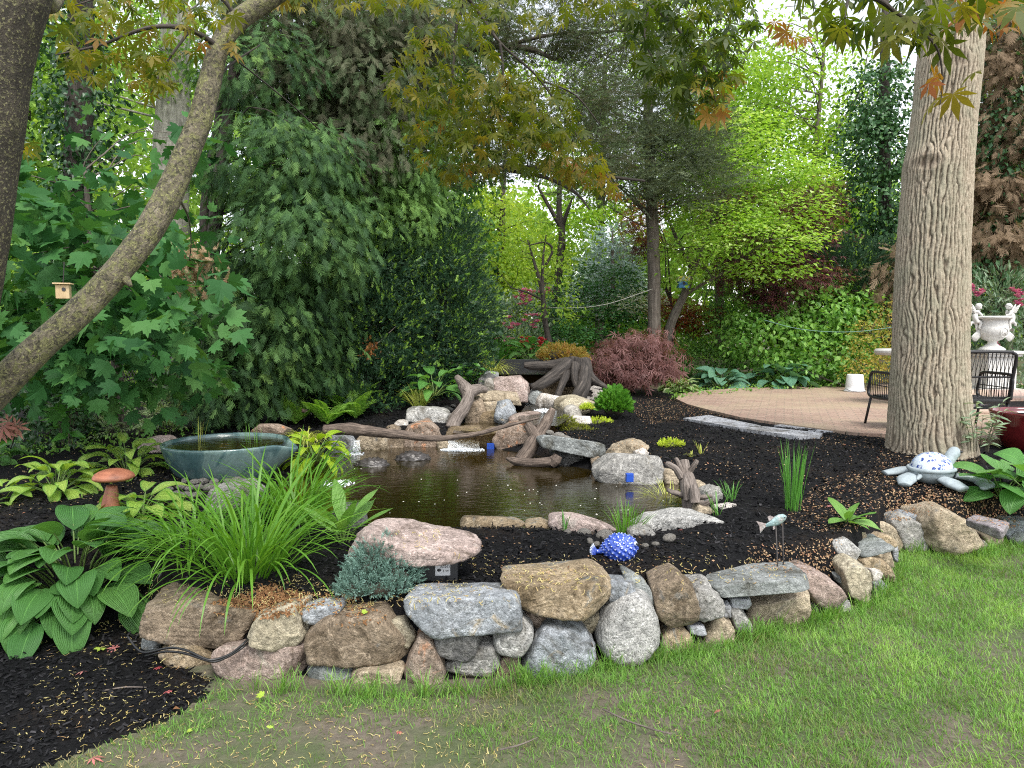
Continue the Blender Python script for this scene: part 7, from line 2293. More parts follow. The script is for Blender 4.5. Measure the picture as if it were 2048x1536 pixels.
BR = [T_broad(.30, .07, .2), T_broad(.36, .10, .1)]
BQ = [T_quad(.36, .10), T_quad(.3, .05)]
LN = [T_lance(.12, .04, .2)]
SPRAY = [T_spray(9, 1, .7, .026), T_spray(9, 2, .6, .028), T_spray(10, 3, .78, .024)]
YEW = [T_needles(14, 11, .30, .042, True), T_needles(14, 12, .32, .042), T_needles(12, 13, .28, .045)]
JUN = [T_needles(15, 21, .24, .03), T_needles(15, 22, .22, .03)]
TIPS = [T_needles(9, 31, .5, .09, ang=.6)]
MAPLE = [T_maple()]
PALM7 = [T_palm(7, 2.0, .4, .15), T_palm(7, 2.2, .5, .13), T_palm(5, 1.7, .3, .16)]
PALMF = [T_palm(5, 1.8, .4, .09), T_palm(5, 1.4, .5, .07)]

CEDAR = leaf_mat('cedar_green', [(.02, .055, .02), (.045, .105, .034), (.08, .17, .045), (.15, .26, .065)], .25, .6, .25)
CEDAR_B = leaf_mat('cedar_olive', [(.07, .075, .045), (.10, .10, .06), (.085, .13, .06), (.12, .16, .075)], .25, .7, .2)
YEWM = leaf_mat('yew_green', [(.014, .045, .022), (.025, .065, .03), (.04, .09, .04)], .12, .45, .3)
YEWT = leaf_mat('yew_new', [(.17, .32, .05), (.22, .40, .06), (.30, .47, .09)], .3, .5)
NORWAY = leaf_mat('young_maple_green', [(.022, .085, .026), (.035, .12, .034), (.055, .16, .042), (.085, .20, .05)], .3, .6, .2)
IVY = leaf_mat('ivy_green', [(.016, .055, .02), (.03, .085, .028), (.055, .12, .035)], .15, .35, .45)
BRIGHT = leaf_mat('spring_green', [(.16, .30, .03), (.22, .38, .04), (.30, .46, .06), (.36, .50, .09)], .5, .5, .25)
YELLOWG = leaf_mat('yellow_green', [(.22, .34, .04), (.30, .42, .06), (.40, .50, .09)], .55, .5, .2)
DOGW = leaf_mat('dogwood_green', [(.17, .33, .04), (.24, .42, .055), (.32, .50, .085), (.50, .60, .28)], .45, .45, .3)
PURPLE = leaf_mat('purple_maple', [(.055, .022, .032), (.09, .032, .042), (.14, .05, .055), (.20, .08, .05)], .35, .5, .25)
REDM = leaf_mat('red_maple', [(.13, .03, .015), (.22, .055, .02), (.30, .10, .03)], .4, .5, .25)
PINKM = leaf_mat('pink_laceleaf', [(.10, .045, .042), (.17, .08, .075), (.26, .14, .13)], .35, .5, .25)
SPRUCE = leaf_mat('blue_spruce', [(.20, .30, .28), (.28, .38, .36), (.38, .47, .46)], .1, .6, .2)
SHRUBG = leaf_mat('shrub_green', [(.09, .23, .04), (.14, .31, .055), (.20, .39, .075), (.28, .46, .12)], .4, .38, .4)
DEEPG = leaf_mat('deep_green', [(.03, .10, .03), (.05, .15, .04), (.075, .19, .05)], .3, .45, .3)
RHOD = leaf_mat('rhododendron', [(.06, .14, .06), (.11, .20, .10), (.22, .31, .19), (.36, .44, .30)], .15, .4, .4)
DEADB = leaf_mat('dead_brown', [(.12, .085, .05), (.19, .135, .085), (.26, .19, .125)], .2, .7, .15)
GOLDY = leaf_mat('gold_spirea', [(.26, .27, .05), (.36, .33, .07), (.40, .25, .08)], .4, .5, .2)
FARG = leaf_mat('far_green', [(.09, .19, .04), (.15, .28, .05), (.23, .38, .07), (.32, .46, .10)], .5, .6, .15)

# ---------------------------------------------------------------- the big tree on the right
def big_tree():
    ctr = [(1860, 1010, 58 + 22), (1858, 905, 84), (1856, 860, 79), (1855, 780, 74.5), (1857, 700, 71.5), (1859, 600, 70), (1862, 500, 68), (1868, 400, 66), (1876, 320, 62), (1886, 220, 58.5), (1897, 120, 57), (1908, 0, 56), (1920, -200, 52), (1935, -600, 46), (1950, -1200, 40)]
    Y = 6.75
    rad = np.array([W(c, Y) for *_, c in ctr]); q = np.array([P(a + 4, b, Y + r_ * .6) for (a, b, _), r_ in zip(ctr, rad)])
    root = thing('big_tree', 'massive straight trunk with furrowed grey-tan bark between the mulch bed and the metal bench', 'tree', (q[1][0], q[1][1], Hs(q[1][0], q[1][1])))
    n = 340
    V, F, T = tube(q, rad, n=n, steps=760, cap=False)
    C = np.repeat(np.array([np.interp(np.linspace(0, len(q) - 1, 760), np.arange(len(q)), q[:, j]) for j in range(3)]).T, n, 0)
    # radial displacement: interlaced vertical ridges
    ph = np.arctan2(T[:, 1], T[:, 0]); R0_ = np.hypot(T[:, 0], T[:, 1])
    cyl = np.stack([np.cos(ph) * .36, np.sin(ph) * .36, T[:, 2]], 1)
    w1 = fbm(cyl * np.array((6, 6, 2.6)), 3, 3); w2 = fbm(cyl * np.array((16, 16, 9)), 4, 3); w3 = fbm(cyl * np.array((5, 5, 1.6)) + 60, 7, 3)
    s1 = np.abs(np.sin(24 * ph + 4.2 * w1 + 1.5 * w2 + .9 * T[:, 2])); s2 = np.abs(np.sin(24 * ph - 4.6 * w3 - 1.4 * w2 - 2.2 * T[:, 2] + 1))
    brk = sstep(-.25, .25, fbm(cyl * np.array((14, 14, 6)) + 20, 8, 2))
    fur = np.clip((1 - s1) ** 2.2 * (.45 + .75 * brk) + (1 - s2) ** 2.2 * (1.1 - .75 * brk), 0, 1.2)
    fine = fbm(cyl * np.array((60, 60, 26)), 9, 3)
    disp = -.020 * fur + .0055 * fine + .012 * fbm(cyl * np.array((2.2, 2.2, 1.0)), 12, 2)
    # flare and two branch scars facing the camera
    k = len(T) // n
    cen = V[:k * n].reshape(k, n, 3).mean(1)
    rd = V[:k * n].reshape(k, n, 3) - cen[:, None]
    rdn = norm(rd)
    base = np.exp(-np.maximum(0, cen[:, 2] - .42) / .16)
    lob = 1 + .16 * np.sin(np.arctan2(rdn[..., 1], rdn[..., 0]) * 5 + 1.1) + .08 * np.sin(np.arctan2(rdn[..., 1], rdn[..., 0]) * 9)
    flare = base[:, None] * .02 * lob
    scar_t = np.zeros((k, n))
    for (sx, sy, sr) in ((1890, 135, .19), (1845, 330, .16)):
        sp = P(sx, sy, Y + .1)
        dd = np.linalg.norm((V[:k * n].reshape(k, n, 3) - sp) * np.array((1, .35, 1.15)), axis=-1)
        scar_t = np.maximum(scar_t, np.exp(-(dd / sr) ** 2))
    bump_ = .03 * scar_t - .05 * np.clip(scar_t - .72, 0, 1) * 2
    Vn = cen[:, None] + rd + rdn * (disp.reshape(k, n) + flare + bump_)[..., None]
    hd = np.clip(fur, 0, 1)
    acc = Acc().add(Vn.reshape(-1, 3), F, tc=cyl, rnd=hd, scar=scar_t.ravel())
    m = NT('bark_furrowed')
    v = m.attr('tc').outputs['Vector']; h = m.attr('rnd').outputs['Fac']; sc = m.attr('scar').outputs['Fac']
    n1_ = m.noise(v, 45, 6, .7); n2_ = m.noise(v, 3.5, 4, .6); n3_ = m.noise(v, 140, 3, .7)
    col = m.ramp(n1_, [(.3, (.24, .19, .135)), (.52, (.37, .31, .23)), (.72, (.48, .42, .33))])
    zc = m.n('SeparateXYZ', {0: v}).outputs[2]
    col = m.mix(m.ramp(n2_, [(.42, (0, 0, 0)), (.62, (.6,) * 3)]), col, (.27, .26, .185))
    col = m.mix(m.ramp(m.math('ADD', zc, m.math('MULTIPLY', n2_, 1.2)), [(0, (1,) * 3), (1, (0,) * 3)]), col, m.mix(1.0, col, (.72, .66, .50), 'MULTIPLY'))
    col = m.mix(m.ramp(h, [(.22, (0, 0, 0)), (.85, (.85,) * 3)]), col, (.085, .062, .042))
    col = m.mix(m.ramp(sc, [(.55, (0, 0, 0)), (.9, (.6,) * 3)]), col, (.12, .085, .06))
    b = m.bump(m.math('ADD', n1_, m.math('MULTIPLY', n3_, .5)), .6, .008)
    acc.build('trunk', m.done(m.bsdf(col, .9, b)), root, smooth=True)
    # a few high limbs, above the picture
    ac = Acc()
    for s, t in ((-1, .82), (1, .9)):
        c = np.array([np.interp(t * (len(q) - 1), np.arange(len(q)), q[:, j]) for j in range(3)])
        V2, F2, T2 = tube([c, c + np.array((s * .8, .3, .9)), c + np.array((s * 2.2, .8, 2.2)), c + np.array((s * 3.2, 1.2, 3.8))], [.17, .13, .09, .03], n=14, noise=.1, steps=24)
        ac.add(V2, F2, tc=T2)
    return root
big_tree()

# ---------------------------------------------------------------- Japanese maple overhead
MAPLE_F = leaf_mat('japanese_maple', [(.03, .055, .010), (.06, .09, .012), (.11, .13, .016), (.19, .18, .022), (.24, .15, .03), (.28, .09, .03)], .5, .45, .3, (1.35, 1.45, .5))
def japanese_maple():
    loc = P(-140, 905, 2.75); loc = np.array((loc[0], loc[1], Hs(loc[0], loc[1])))
    root = thing('japanese_maple', 'leaning lichen-covered maple in the left foreground with olive and orange leaves overhead', 'tree', loc)
    def trunk(px, rad, mat, seed, n=48, steps=160, name='trunk'):
        q = [P(*a) for a in px]; rr = [W(b, a[2]) for a, b in zip(px, rad)]
        V, F, T = tube(q, rr, n=n, noise=.10, seed=seed, steps=steps, nfreq=2.2)
        Acc().add(V, F, tc=T).build(name, mat, root, smooth=True)
    trunk([(-230, 990, 2.6), (-120, 895, 2.62), (0, 772, 2.68), (70, 703, 2.72), (140, 640, 2.78), (205, 575, 2.84), (262, 510, 2.9), (308, 445, 2.95), (340, 385, 3.0), (372, 310, 3.05), (400, 240, 3.1), (420, 165, 3.15), (436, 100, 3.2), (472, 45, 3.25), (535, 0, 3.3), (620, -60, 3.35), (760, -190, 3.4)],
          [36, 34, 32, 29.5, 27, 27, 26, 26, 25.5, 24, 22.5, 20.5, 19.5, 20, 19, 17, 12], BARK_MAPLE, 3)
    trunk([(-240, 960, 2.55), (-140, 800, 2.5), (-75, 620, 2.45), (-45, 450, 2.4), (-28, 320, 2.38), (-8, 200, 2.36), (15, 90, 2.34), (40, 0, 2.32), (90, -180, 2.3)],
          [62, 60, 57, 55, 54, 54, 53, 52, 44], BARK_MAPLE_D, 4)
    trunk([(60, -60, 2.33), (100, 10, 2.5), (130, -60, 2.7)], [22, 16, 14], BARK_MAPLE, 5, 16, 30, 'branch')
    trunk([(240, 545, 2.87), (252, 560, 2.86), (262, 572, 2.84)], [14, 9, 3], BARK_MAPLE, 6, 16, 14, 'branch')
    tw = Acc()
    for i, (pts, r0) in enumerate([
        ([(760, -190, 3.4), (915, -20, 3.9), (912, 60, 4.0), (905, 150, 4.05), (895, 230, 4.1)], 6), ([(760, -190, 3.4), (930, -10, 4.0), (1000, 85, 4.1), (1080, 160, 4.15), (1160, 280, 4.2), (1235, 380, 4.2)], 5),
        ([(1000, 85, 4.1), (1005, 160, 4.1), (975, 250, 4.1), (930, 320, 4.1)], 3), ([(760, -190, 3.4), (1100, -80, 3.3), (1300, 10, 3.2), (1400, 120, 3.2), (1440, 230, 3.2)], 6),
        ([(1100, -80, 3.3), (1440, -60, 2.6), (1700, -20, 1.95), (1800, 30, 1.9), (1880, 80, 1.9)], 6), ([(1800, 30, 1.9), (1870, 90, 1.9), (1885, 160, 1.9), (1880, 210, 1.9)], 3), ([(1700, -20, 1.95), (1690, 40, 1.9), (1700, 90, 1.9)], 3),
        ([(447, 100, 3.2), (380, 60, 3.1), (300, 55, 3.0), (200, 90, 2.95), (110, 110, 2.9)], 6), ([(380, 60, 3.1), (330, 130, 3.05), (300, 190, 3.0)], 3), ([(480, 45, 3.25), (430, -10, 3.2), (300, -30, 3.1), (150, 10, 3.0)], 5),
        ([(432, 165, 3.15), (460, 130, 3.3), (520, 90, 3.5)], 3), ([(447, 100, 3.2), (560, 190, 4.3), (640, 260, 5)], 2), ([(1300, 10, 3.2), (1290, 80, 3.2), (1330, 160, 3.2)], 3), ([(1080, 160, 4.15), (1150, 190, 4.15), (1200, 250, 4.2)], 2)]):
        V, F, T = tube([P(*a) for a in pts], np.linspace(W(r0, pts[0][2]), W(1.2, pts[-1][2]), len(pts)), n=6, noise=.1, seed=i, steps=len(pts) * 8)
        tw.add(V, F, tc=T)
    tw.build('branch', BARK_DARK, root, smooth=True)
    r = np.random.default_rng(42)
    acc = Acc()
    #      outline                                                    n   Y0   Y1   size  tone
    for poly, n, y0, y1, sz, t0 in [
        ([(830, 40), (960, 60), (1010, 120), (1130, 170), (1235, 370), (1210, 385), (1010, 350), (870, 350), (810, 300), (790, 200), (770, 165)], 620, 3.7, 4.5, .085, .38),
        ([(860, 150), (1050, 150), (1150, 290), (1010, 330), (880, 300)], 300, 3.6, 4.3, .085, .42),
        ([(1080, 270), (1200, 300), (1250, 390), (1180, 380), (1090, 340)], 55, 3.8, 4.3, .085, .70),
        ([(880, 320), (1000, 330), (990, 370), (880, 370)], 30, 3.8, 4.3, .08, .6),
        ([(820, -40), (1500, -60), (1510, 30), (1180, 50), (1000, 60), (830, 30)], 240, 3.0, 4.2, .085, .40),
        ([(1250, 0), (1500, -20), (1520, 60), (1480, 150), (1400, 190), (1290, 150), (1250, 60)], 270, 2.9, 3.5, .085, .14),
        ([(1270, 120), (1450, 150), (1420, 230), (1380, 235), (1280, 180)], 70, 3.0, 3.5, .085, .22), ([(1385, 150), (1480, 140), (1475, 240), (1400, 240)], 26, 2.9, 3.3, .085, .72),
        ([(1545, 40), (1620, 60), (1610, 85), (1560, 80)], 10, 2.9, 3.2, .08, .85),
        ([(1590, -40), (2040, -60), (2060, 30), (1960, 45), (1850, 60), (1700, 60), (1620, 40)], 70, 1.75, 2.2, .092, .28),
        ([(1640, 30), (1900, 30), (1890, 90), (1740, 85), (1660, 70)], 24, 1.8, 2.1, .095, .42), ([(1900, -10), (2048, 0), (2010, 60), (1930, 60)], 14, 1.8, 2.1, .092, .82), ([(1840, 150), (1960, 130), (1900, 215), (1860, 210)], 5, 1.8, 1.95, .085, .72),
        ([(90, -20), (460, -30), (470, 60), (330, 140), (180, 130), (80, 60)], 190, 2.75, 3.6, .08, .46),
        ([(110, 100), (330, 100), (360, 180), (250, 170), (120, 150)], 60, 2.9, 3.4, .08, .52), ([(290, 150), (350, 160), (340, 200), (300, 190)], 9, 2.9, 3.2, .08, .62),
        ([(455, 80), (480, 80), (470, 110), (455, 110)], 3, 3.1, 3.2, .08, .7), ([(400, -40), (860, -50), (850, 20), (560, 15)], 90, 3.2, 4.2, .08, .5), ([(30, 270), (70, 260), (70, 310), (40, 310)], 6, 3.0, 3.4, .07, .5)]:
        q = px_points(poly, n, r)
        Y = r.uniform(y0, y1, n)
        pos = np.array([P(a, b, c) for (a, b), c in zip(q, Y)])
        az = r.uniform(0, 6.28, n)
        d = np.c_[np.cos(az), np.sin(az), r.normal(-.75, .35, n)]
        nn = np.c_[np.cos(az) * .55, np.sin(az) * .55, np.ones(n) * .6] + r.normal(0, .33, (n, 3))
        tone = np.clip(t0 + r.normal(0, .15, n), 0, 1)
        kk = r.integers(0, 3, n)
        for j, t in enumerate(PALM7):
            s = kk == j
            if s.any():
                scatter(acc, t, pos[s], frames(d[s], nn[s]), sz * r.uniform(.65, 1.1, int(s.sum())) * .78, rnd=tone[s])
    acc.build('foliage', MAPLE_F, root)
japanese_maple()

# ---------------------------------------------------------------- left side
tree('young_maple', 'young maple with large five-pointed mid green leaves at the left behind the leaning trunk', 'tree',
     [([(250, 850, 7.6), (238, 760, 7.4), (222, 660, 7.2), (200, 560, 7.0), (180, 450, 6.9), (170, 340, 6.8)], [11, 10, 9, 8, 6, 3])],
     [(60, 540, 110, 150, 5.6, 0.7, 237.15), (200, 560, 150, 110, 5.8, 0.7, 265.05), (330, 640, 90, 70, 5, 0.5, 104.62), (90, 700, 110, 90, 5.8, 0.6, 153.45), (250, 740, 150, 80, 6.2, 0.6, 209.25), (60, 400, 100, 100, 6.2, 0.7, 102.3), (230, 410, 130, 90, 6.6, 0.8, 110.83), (360, 560, 60, 50, 5.6, 0.4, 36.27), (310, 300, 90, 60, 7.2, 0.6, 51.15), (160, 620, 200, 120, 6.8, 0.6, 209.25)],
     MAPLE, .165, NORWAY, BARK_MID, 101, k=6, cs=.20, limbs=60, orient='broad', flat=.5, limb_r=.012)
tree('ivy_clad_tree', 'dark tree trunk wrapped in ivy at the far left', 'tree', [([(150, 900, 8.0), (152, 700, 8.0), (155, 400, 8.0), (160, 100, 8.0), (165, -200, 8.0), (170, -500, 8.2)], [30, 27, 25, 24, 22, 16])],
     [(150, 760, 60, 150, 7.95, .4, 1500), (155, 480, 55, 160, 7.95, .4, 1500), (160, 180, 60, 200, 7.95, .4, 1700), (60, 830, 120, 110, 7.3, .5, 1700)], BR, .075, IVY, BARK_DARK, 102, k=10, cs=.10, limbs=10, orient='broad')
tree('cedar_tree', 'dark cedar with a twin trunk right of the leaning maple and drooping feathery sprays', 'tree', [([(425, 850, 8.8), (418, 700, 8.8), (425, 520, 8.8), (440, 350, 8.8), (462, 200, 8.8), (478, 60, 8.8), (495, -120, 8.8), (510, -400, 8.9)], [16, 15, 14, 13, 12, 11, 9, 5]),
      ([(420, 620, 8.85), (408, 450, 8.9), (420, 330, 8.95), (440, 220, 9.0), (450, 60, 9.0), (455, -100, 9.0)], [9, 9, 8, 8, 7, 5])],
     [(560, 330, 150, 90, 8.3, 0.8, 2250), (600, 480, 150, 110, 8.3, 0.8, 2550), (520, 620, 140, 120, 8.4, 0.7, 2550), (470, 760, 120, 80, 8.4, 0.6, 1650), (590, 700, 120, 90, 8.9, 0.6, 1350), (520, 150, 120, 70, 8.6, 0.8, 1200)],
     SPRAY, .165, CEDAR, BARK_DARK, 103, k=16, cs=.13, limbs=60, orient='droop', limb_r=.016, tone=-.06)
tree('cedar_tree', 'tall cedar with dull olive drooping sprays at the top, left of the pond', 'tree', [([(690, 850, 10.0), (690, 600, 10.0), (685, 300, 10.0), (680, 0, 10.0), (676, -400, 10.0)], [20, 18, 16, 13, 7])],
     [(660, 60, 170, 80, 9.4, 0.9, 1950), (740, 170, 130, 90, 9.4, 0.8, 1950), (620, 200, 120, 70, 9.3, 0.8, 1350), (700, 300, 140, 90, 9.5, 0.8, 1950), (560, 40, 110, 60, 9, 0.8, 1050), (800, 60, 100, 70, 9.6, 0.8, 1050)],
     SPRAY, .17, CEDAR_B, BARK_DARK, 104, k=14, cs=.14, limbs=70, orient='droop', limb_r=.016)
tree('cedar_tree', 'bright feathery cedar sprays in the middle distance above the dark yews', 'tree', [([(770, 840, 10.6), (772, 600, 10.6), (775, 380, 10.6), (776, 100, 10.6)], [13, 12, 10, 5])],
     [(700, 420, 120, 80, 9.6, 0.7, 1950), (810, 300, 100, 90, 9.8, 0.7, 1650), (640, 560, 90, 90, 9.5, 0.6, 1200), (800, 430, 90, 70, 10, 0.6, 1050)],
     SPRAY, .165, leaf_mat('cedar_bright', [(.06, .13, .04), (.095, .19, .05), (.14, .27, .065), (.20, .35, .08)], .3, .6, .25), BARK_DARK, 105, k=15, cs=.13, limbs=40, orient='droop', limb_r=.014)
tree('yew_shrub', 'big dark yew with light green tips left of the falls, left one', 'shrub', [([(730, 845, 10.2), (728, 700, 10.2), (722, 560, 10.2)], [10, 9, 5])],
     [(735, 520, 90, 90, 9.7, .7, 2600), (720, 640, 120, 110, 9.6, .8, 3600), (730, 760, 120, 80, 9.7, .8, 2600), (640, 720, 80, 100, 9.8, .6, 1700)],
     YEW, .12, YEWM, BARK_DARK, 106, k=16, cs=.10, limbs=40, orient='up', second=('new_growth', TIPS, .075, YEWT, .17), limb_r=.012)
tree('yew_shrub', 'big dark yew with light green tips left of the falls, right one', 'shrub', [([(885, 800, 10.8), (885, 650, 10.8), (890, 520, 10.8)], [10, 9, 5])],
     [(890, 500, 70, 90, 10.4, .7, 2300), (880, 610, 100, 100, 10.3, .8, 3300), (860, 710, 110, 80, 10.3, .7, 2600), (930, 680, 50, 90, 10.6, .5, 1300), (800, 600, 60, 120, 10.2, .6, 1600)],
     YEW, .12, YEWM, BARK_DARK, 107, k=16, cs=.10, limbs=40, orient='up', second=('new_growth', TIPS, .075, YEWT, .20), limb_r=.012)
# a dead brown cedar spray and other bits caught in the branches
for (a, b, Y, w, h, lab, k) in ((378, 525, 5.6, 52, 48, 'dead tan cedar branch hanging beside the leaning trunk', 1), (740, 695, 9.0, 18, 22, 'small dead orange twig caught in the lower yew', 2), (686, 570, 9.0, 7, 14, 'small rusty dead twig caught higher in the yew', 3)):
    r = np.random.default_rng(k); n = {1: 230, 2: 60, 3: 30}[k]
    c = P(a, b, Y); root = thing('dead_branch', lab, 'branch', c, 'dead twigs hanging in the evergreens')
    p = c + r.normal(0, .5, (n, 3)) * np.array((W(w, Y), W(w, Y) * .4, W(h, Y)))
    acc = Acc(); d = r.normal(0, .5, (n, 3)); d[:, 2] -= .6
    m = n // 3
    for j in range(3):
        scatter(acc, SPRAY[j], p[j * m:(j + 1) * m], frames(d[j * m:(j + 1) * m], r.normal(0, 1, (m, 3))), {1: .075, 2: .06, 3: .06}[k] * r.uniform(.7, 1.2, m), rnd=r.uniform(0, 1, m))
    acc.build('foliage', leaf_mat('dead_tan' if k == 1 else 'dead_rust', [(.30, .19, .11), (.40, .27, .17), (.48, .35, .24)] if k == 1 else [(.28, .10, .03), (.36, .15, .05), (.42, .2, .08)], .2, .8, .15), root)
    q = [P(360, 400, 3.05), P(378, 440, 4.0), P(382, 490, 5.2), c] if k == 1 else [c + np.array((.25, .4, .25)), c + np.array((.08, .15, .06)), c]
    V, F, T = tube(q, np.linspace(.006, .003, len(q)), n=6, steps=16); Acc().add(V, F, tc=T).build('twig', BARK_MID, root, smooth=True)

# ---------------------------------------------------------------- centre
tree('juniper_tree', 'open old juniper with long dark level limbs over the pond', 'tree', [([(826, 770, 11.4), (828, 600, 11.4), (826, 460, 11.4), (830, 330, 11.4), (838, 200, 11.4), (845, 60, 11.4), (850, -150, 11.4)], [17, 16, 15, 14, 12, 10, 6]),
      ([(835, 120, 11.3), (900, 105, 11.0), (960, 95, 10.8), (1010, 92, 10.6), (1065, 100, 10.5), (1110, 120, 10.4)], [9, 8, 8, 7, 6, 3]), ([(830, 380, 11.3), (900, 350, 11), (1000, 338, 10.7), (1100, 336, 10.5), (1190, 350, 10.4), (1290, 362, 10.3)], [7, 6, 5.5, 5, 4, 2]),
      ([(1000, 338, 10.7), (1090, 355, 10.6), (1150, 385, 10.6), (1180, 420, 10.6)], [4, 3.5, 3, 1.5]), ([(832, 300, 11.3), (900, 280, 11), (980, 270, 10.8), (1060, 280, 10.6)], [6, 5, 4, 2]), ([(1010, 92, 10.6), (1100, 70, 10.4), (1180, 66, 10.3), (1260, 60, 10.2)], [4, 3.5, 3, 1.5])],
     [(930, 80, 110, 60, 10.8, 0.9, 2550), (1080, 60, 120, 60, 10.4, 0.9, 2550), (1220, 70, 110, 60, 10.3, 0.9, 2380), (960, 230, 120, 60, 10.8, 0.9, 2040), (1120, 210, 120, 60, 10.4, 0.9, 2210), (1130, 310, 130, 35, 10.4, 0.8, 1530), (930, 330, 100, 40, 10.8, 0.8, 1190)],
     JUN, .15, CEDAR_B, BARK_DARK, 110, k=14, cs=.16, limbs=60, orient='level', limb_r=.018, flat=.35)
tree('cedar_tree', 'straight slender cedar trunk in the centre with a dull green crown above it', 'tree', [([(1308, 705, 13.8), (1308, 600, 13.8), (1307, 500, 13.8), (1303, 400, 13.8), (1298, 280, 13.8), (1294, 120, 13.8), (1290, -120, 13.8)], [13.5, 13, 12.5, 11.5, 10, 8, 4])],
     [(1310, 310, 110, 60, 13.2, 1.1, 2400), (1260, 230, 110, 60, 13.2, 1.1, 2250), (1370, 270, 90, 60, 13.4, 1, 1500), (1300, 140, 120, 60, 13.4, 1.1, 1950), (1240, 370, 110, 35, 12.8, 0.9, 1350), (1390, 370, 60, 50, 13.2, 0.9, 1050)],
     JUN, .19, leaf_mat('cedar_grey', [(.06, .085, .05), (.09, .12, .065), (.13, .16, .085)], .25, .7, .2), BARK_MID, 111, k=14, cs=.22, limbs=70, orient='level', limb_r=.022, flat=.4)
tree('slim_tree', 'slim dark forked tree with sparse leaves in the gap above the pink rhododendron', 'tree', [([(1108, 690, 15.5), (1112, 600, 15.5), (1120, 520, 15.5), (1124, 470, 15.5), (1118, 420, 15.5), (1120, 360, 15.5), (1124, 260, 15.5)], [9.5, 8.5, 8, 7.5, 5.5, 4.5, 2.5]), ([(1122, 455, 15.5), (1105, 425, 15.5), (1085, 390, 15.5), (1075, 372, 15.5)], [5, 4, 3.2, 1.5]), ([(1124, 455, 15.5), (1136, 420, 15.4), (1145, 395, 15.4)], [4.5, 3.5, 1.5])],
     [(1120, 330, 80, 60, 15.5, 1.0, 500), (1150, 480, 60, 60, 15.4, .8, 260), (1060, 500, 70, 80, 15.6, .8, 360)], BR, .09, BRIGHT, BARK_DARK, 112, k=9, cs=.16, limbs=26, orient='broad', limb_r=.016)
tree('crooked_tree', 'small crooked multi-stemmed tree in front of the pink rhododendron', 'tree', [([(1118, 735, 13.0), (1100, 690, 13.0), (1090, 640, 13.0), (1084, 580, 13.0), (1070, 530, 13.0), (1055, 480, 13.0)], [7.5, 6.5, 5.5, 4.5, 3, 1.2]), ([(1084, 580, 13), (1086, 520, 13), (1092, 470, 13)], [3.5, 2.5, 1]), ([(1086, 600, 13), (1055, 585, 12.9), (1020, 575, 12.9)], [2.8, 2, 1]), ([(1092, 530, 13), (1105, 500, 13), (1090, 485, 13), (1060, 490, 13)], [2.5, 2.4, 2, 1])],
     [(1060, 520, 80, 60, 13, .8, 420), (1100, 600, 60, 40, 13.1, .6, 160)], BR, .075, BRIGHT, BARK_DARK, 113, k=8, cs=.14, limbs=24, orient='broad', limb_r=.012)
tree('blue_spruce', 'pale blue spruce top behind the deep green shrubs', 'tree', [([(1225, 640, 17.5), (1225, 540, 17.5), (1225, 455, 17.5)], [6, 4, 1.5])],
     [(1225, 480, 24, 30, 17.5, .35, 350), (1222, 520, 46, 30, 17.4, .6, 700), (1220, 560, 62, 35, 17.3, .8, 1000), (1220, 600, 70, 30, 17.3, .8, 700)], JUN, .22, SPRUCE, BARK_MID, 114, k=14, cs=.16, limbs=26, orient='level', flat=.4)
tree('green_shrub', 'deep green layered shrub between the slim tree and the cedar trunk', 'shrub', [], [(1170, 620, 90, 60, 14.6, .8, 1500), (1240, 590, 60, 60, 15, .8, 1000), (1150, 690, 80, 50, 13.8, .7, 1100), (1200, 560, 80, 40, 15.2, .7, 700), (1260, 660, 50, 40, 14.6, .6, 600)], BR, .09, DEEPG, BARK_DARK, 115, k=12, cs=.14, limbs=26, orient='layer', flat=.35, limb_r=.012)
tree('white_shrub', 'white flowering shrub glimpsed behind the cedar trunk', 'shrub', [], [(1290, 600, 46, 22, 16.4, .6, 500), (1240, 615, 40, 16, 16.6, .5, 260)], BR, .10, leaf_mat('white_blossom', [(.50, .56, .46), (.66, .70, .62), (.74, .76, .72)], .3, .6), BARK_DARK, 116, k=10, cs=.12, limbs=12)
tree('red_maple', 'small red-leaved maple behind the cedar trunk beside the blue birdhouse', 'tree', [([(1345, 690, 15.6), (1345, 640, 15.6), (1342, 600, 15.6)], [4, 3, 2])], [(1345, 625, 46, 34, 15.6, .6, 800), (1400, 640, 40, 30, 15.8, .6, 500), (1290, 440, 40, 45, 16.2, .8, 700)], PALMF, .12, REDM, BARK_DARK, 117, k=10, cs=.14, limbs=14, orient='layer')
root = tree('rhododendron', 'pink flowering rhododendron behind the crooked tree in the centre', 'shrub', [], [(1050, 640, 70, 40, 14.8, .8, 900), (1040, 690, 90, 40, 14.2, .8, 1000), (1080, 600, 50, 30, 15.2, .6, 500), (1000, 640, 50, 50, 14.8, .6, 500)], LN, .13, RHOD, BARK_DARK, 118, k=9, cs=.10, limbs=20, orient='up')
r_ = np.random.default_rng(12)
flowers(root, 'flower', np.array([P(r_.normal(1050, 10), r_.normal(596, 8), 14.1) for _ in range(26)] + [P(r_.uniform(1000, 1080), r_.uniform(630, 660), 13.9) for _ in range(16)] + [P(r_.uniform(1080, 1110), r_.uniform(570, 590), 14.6) for _ in range(8)]), .09, PINKF, 3)
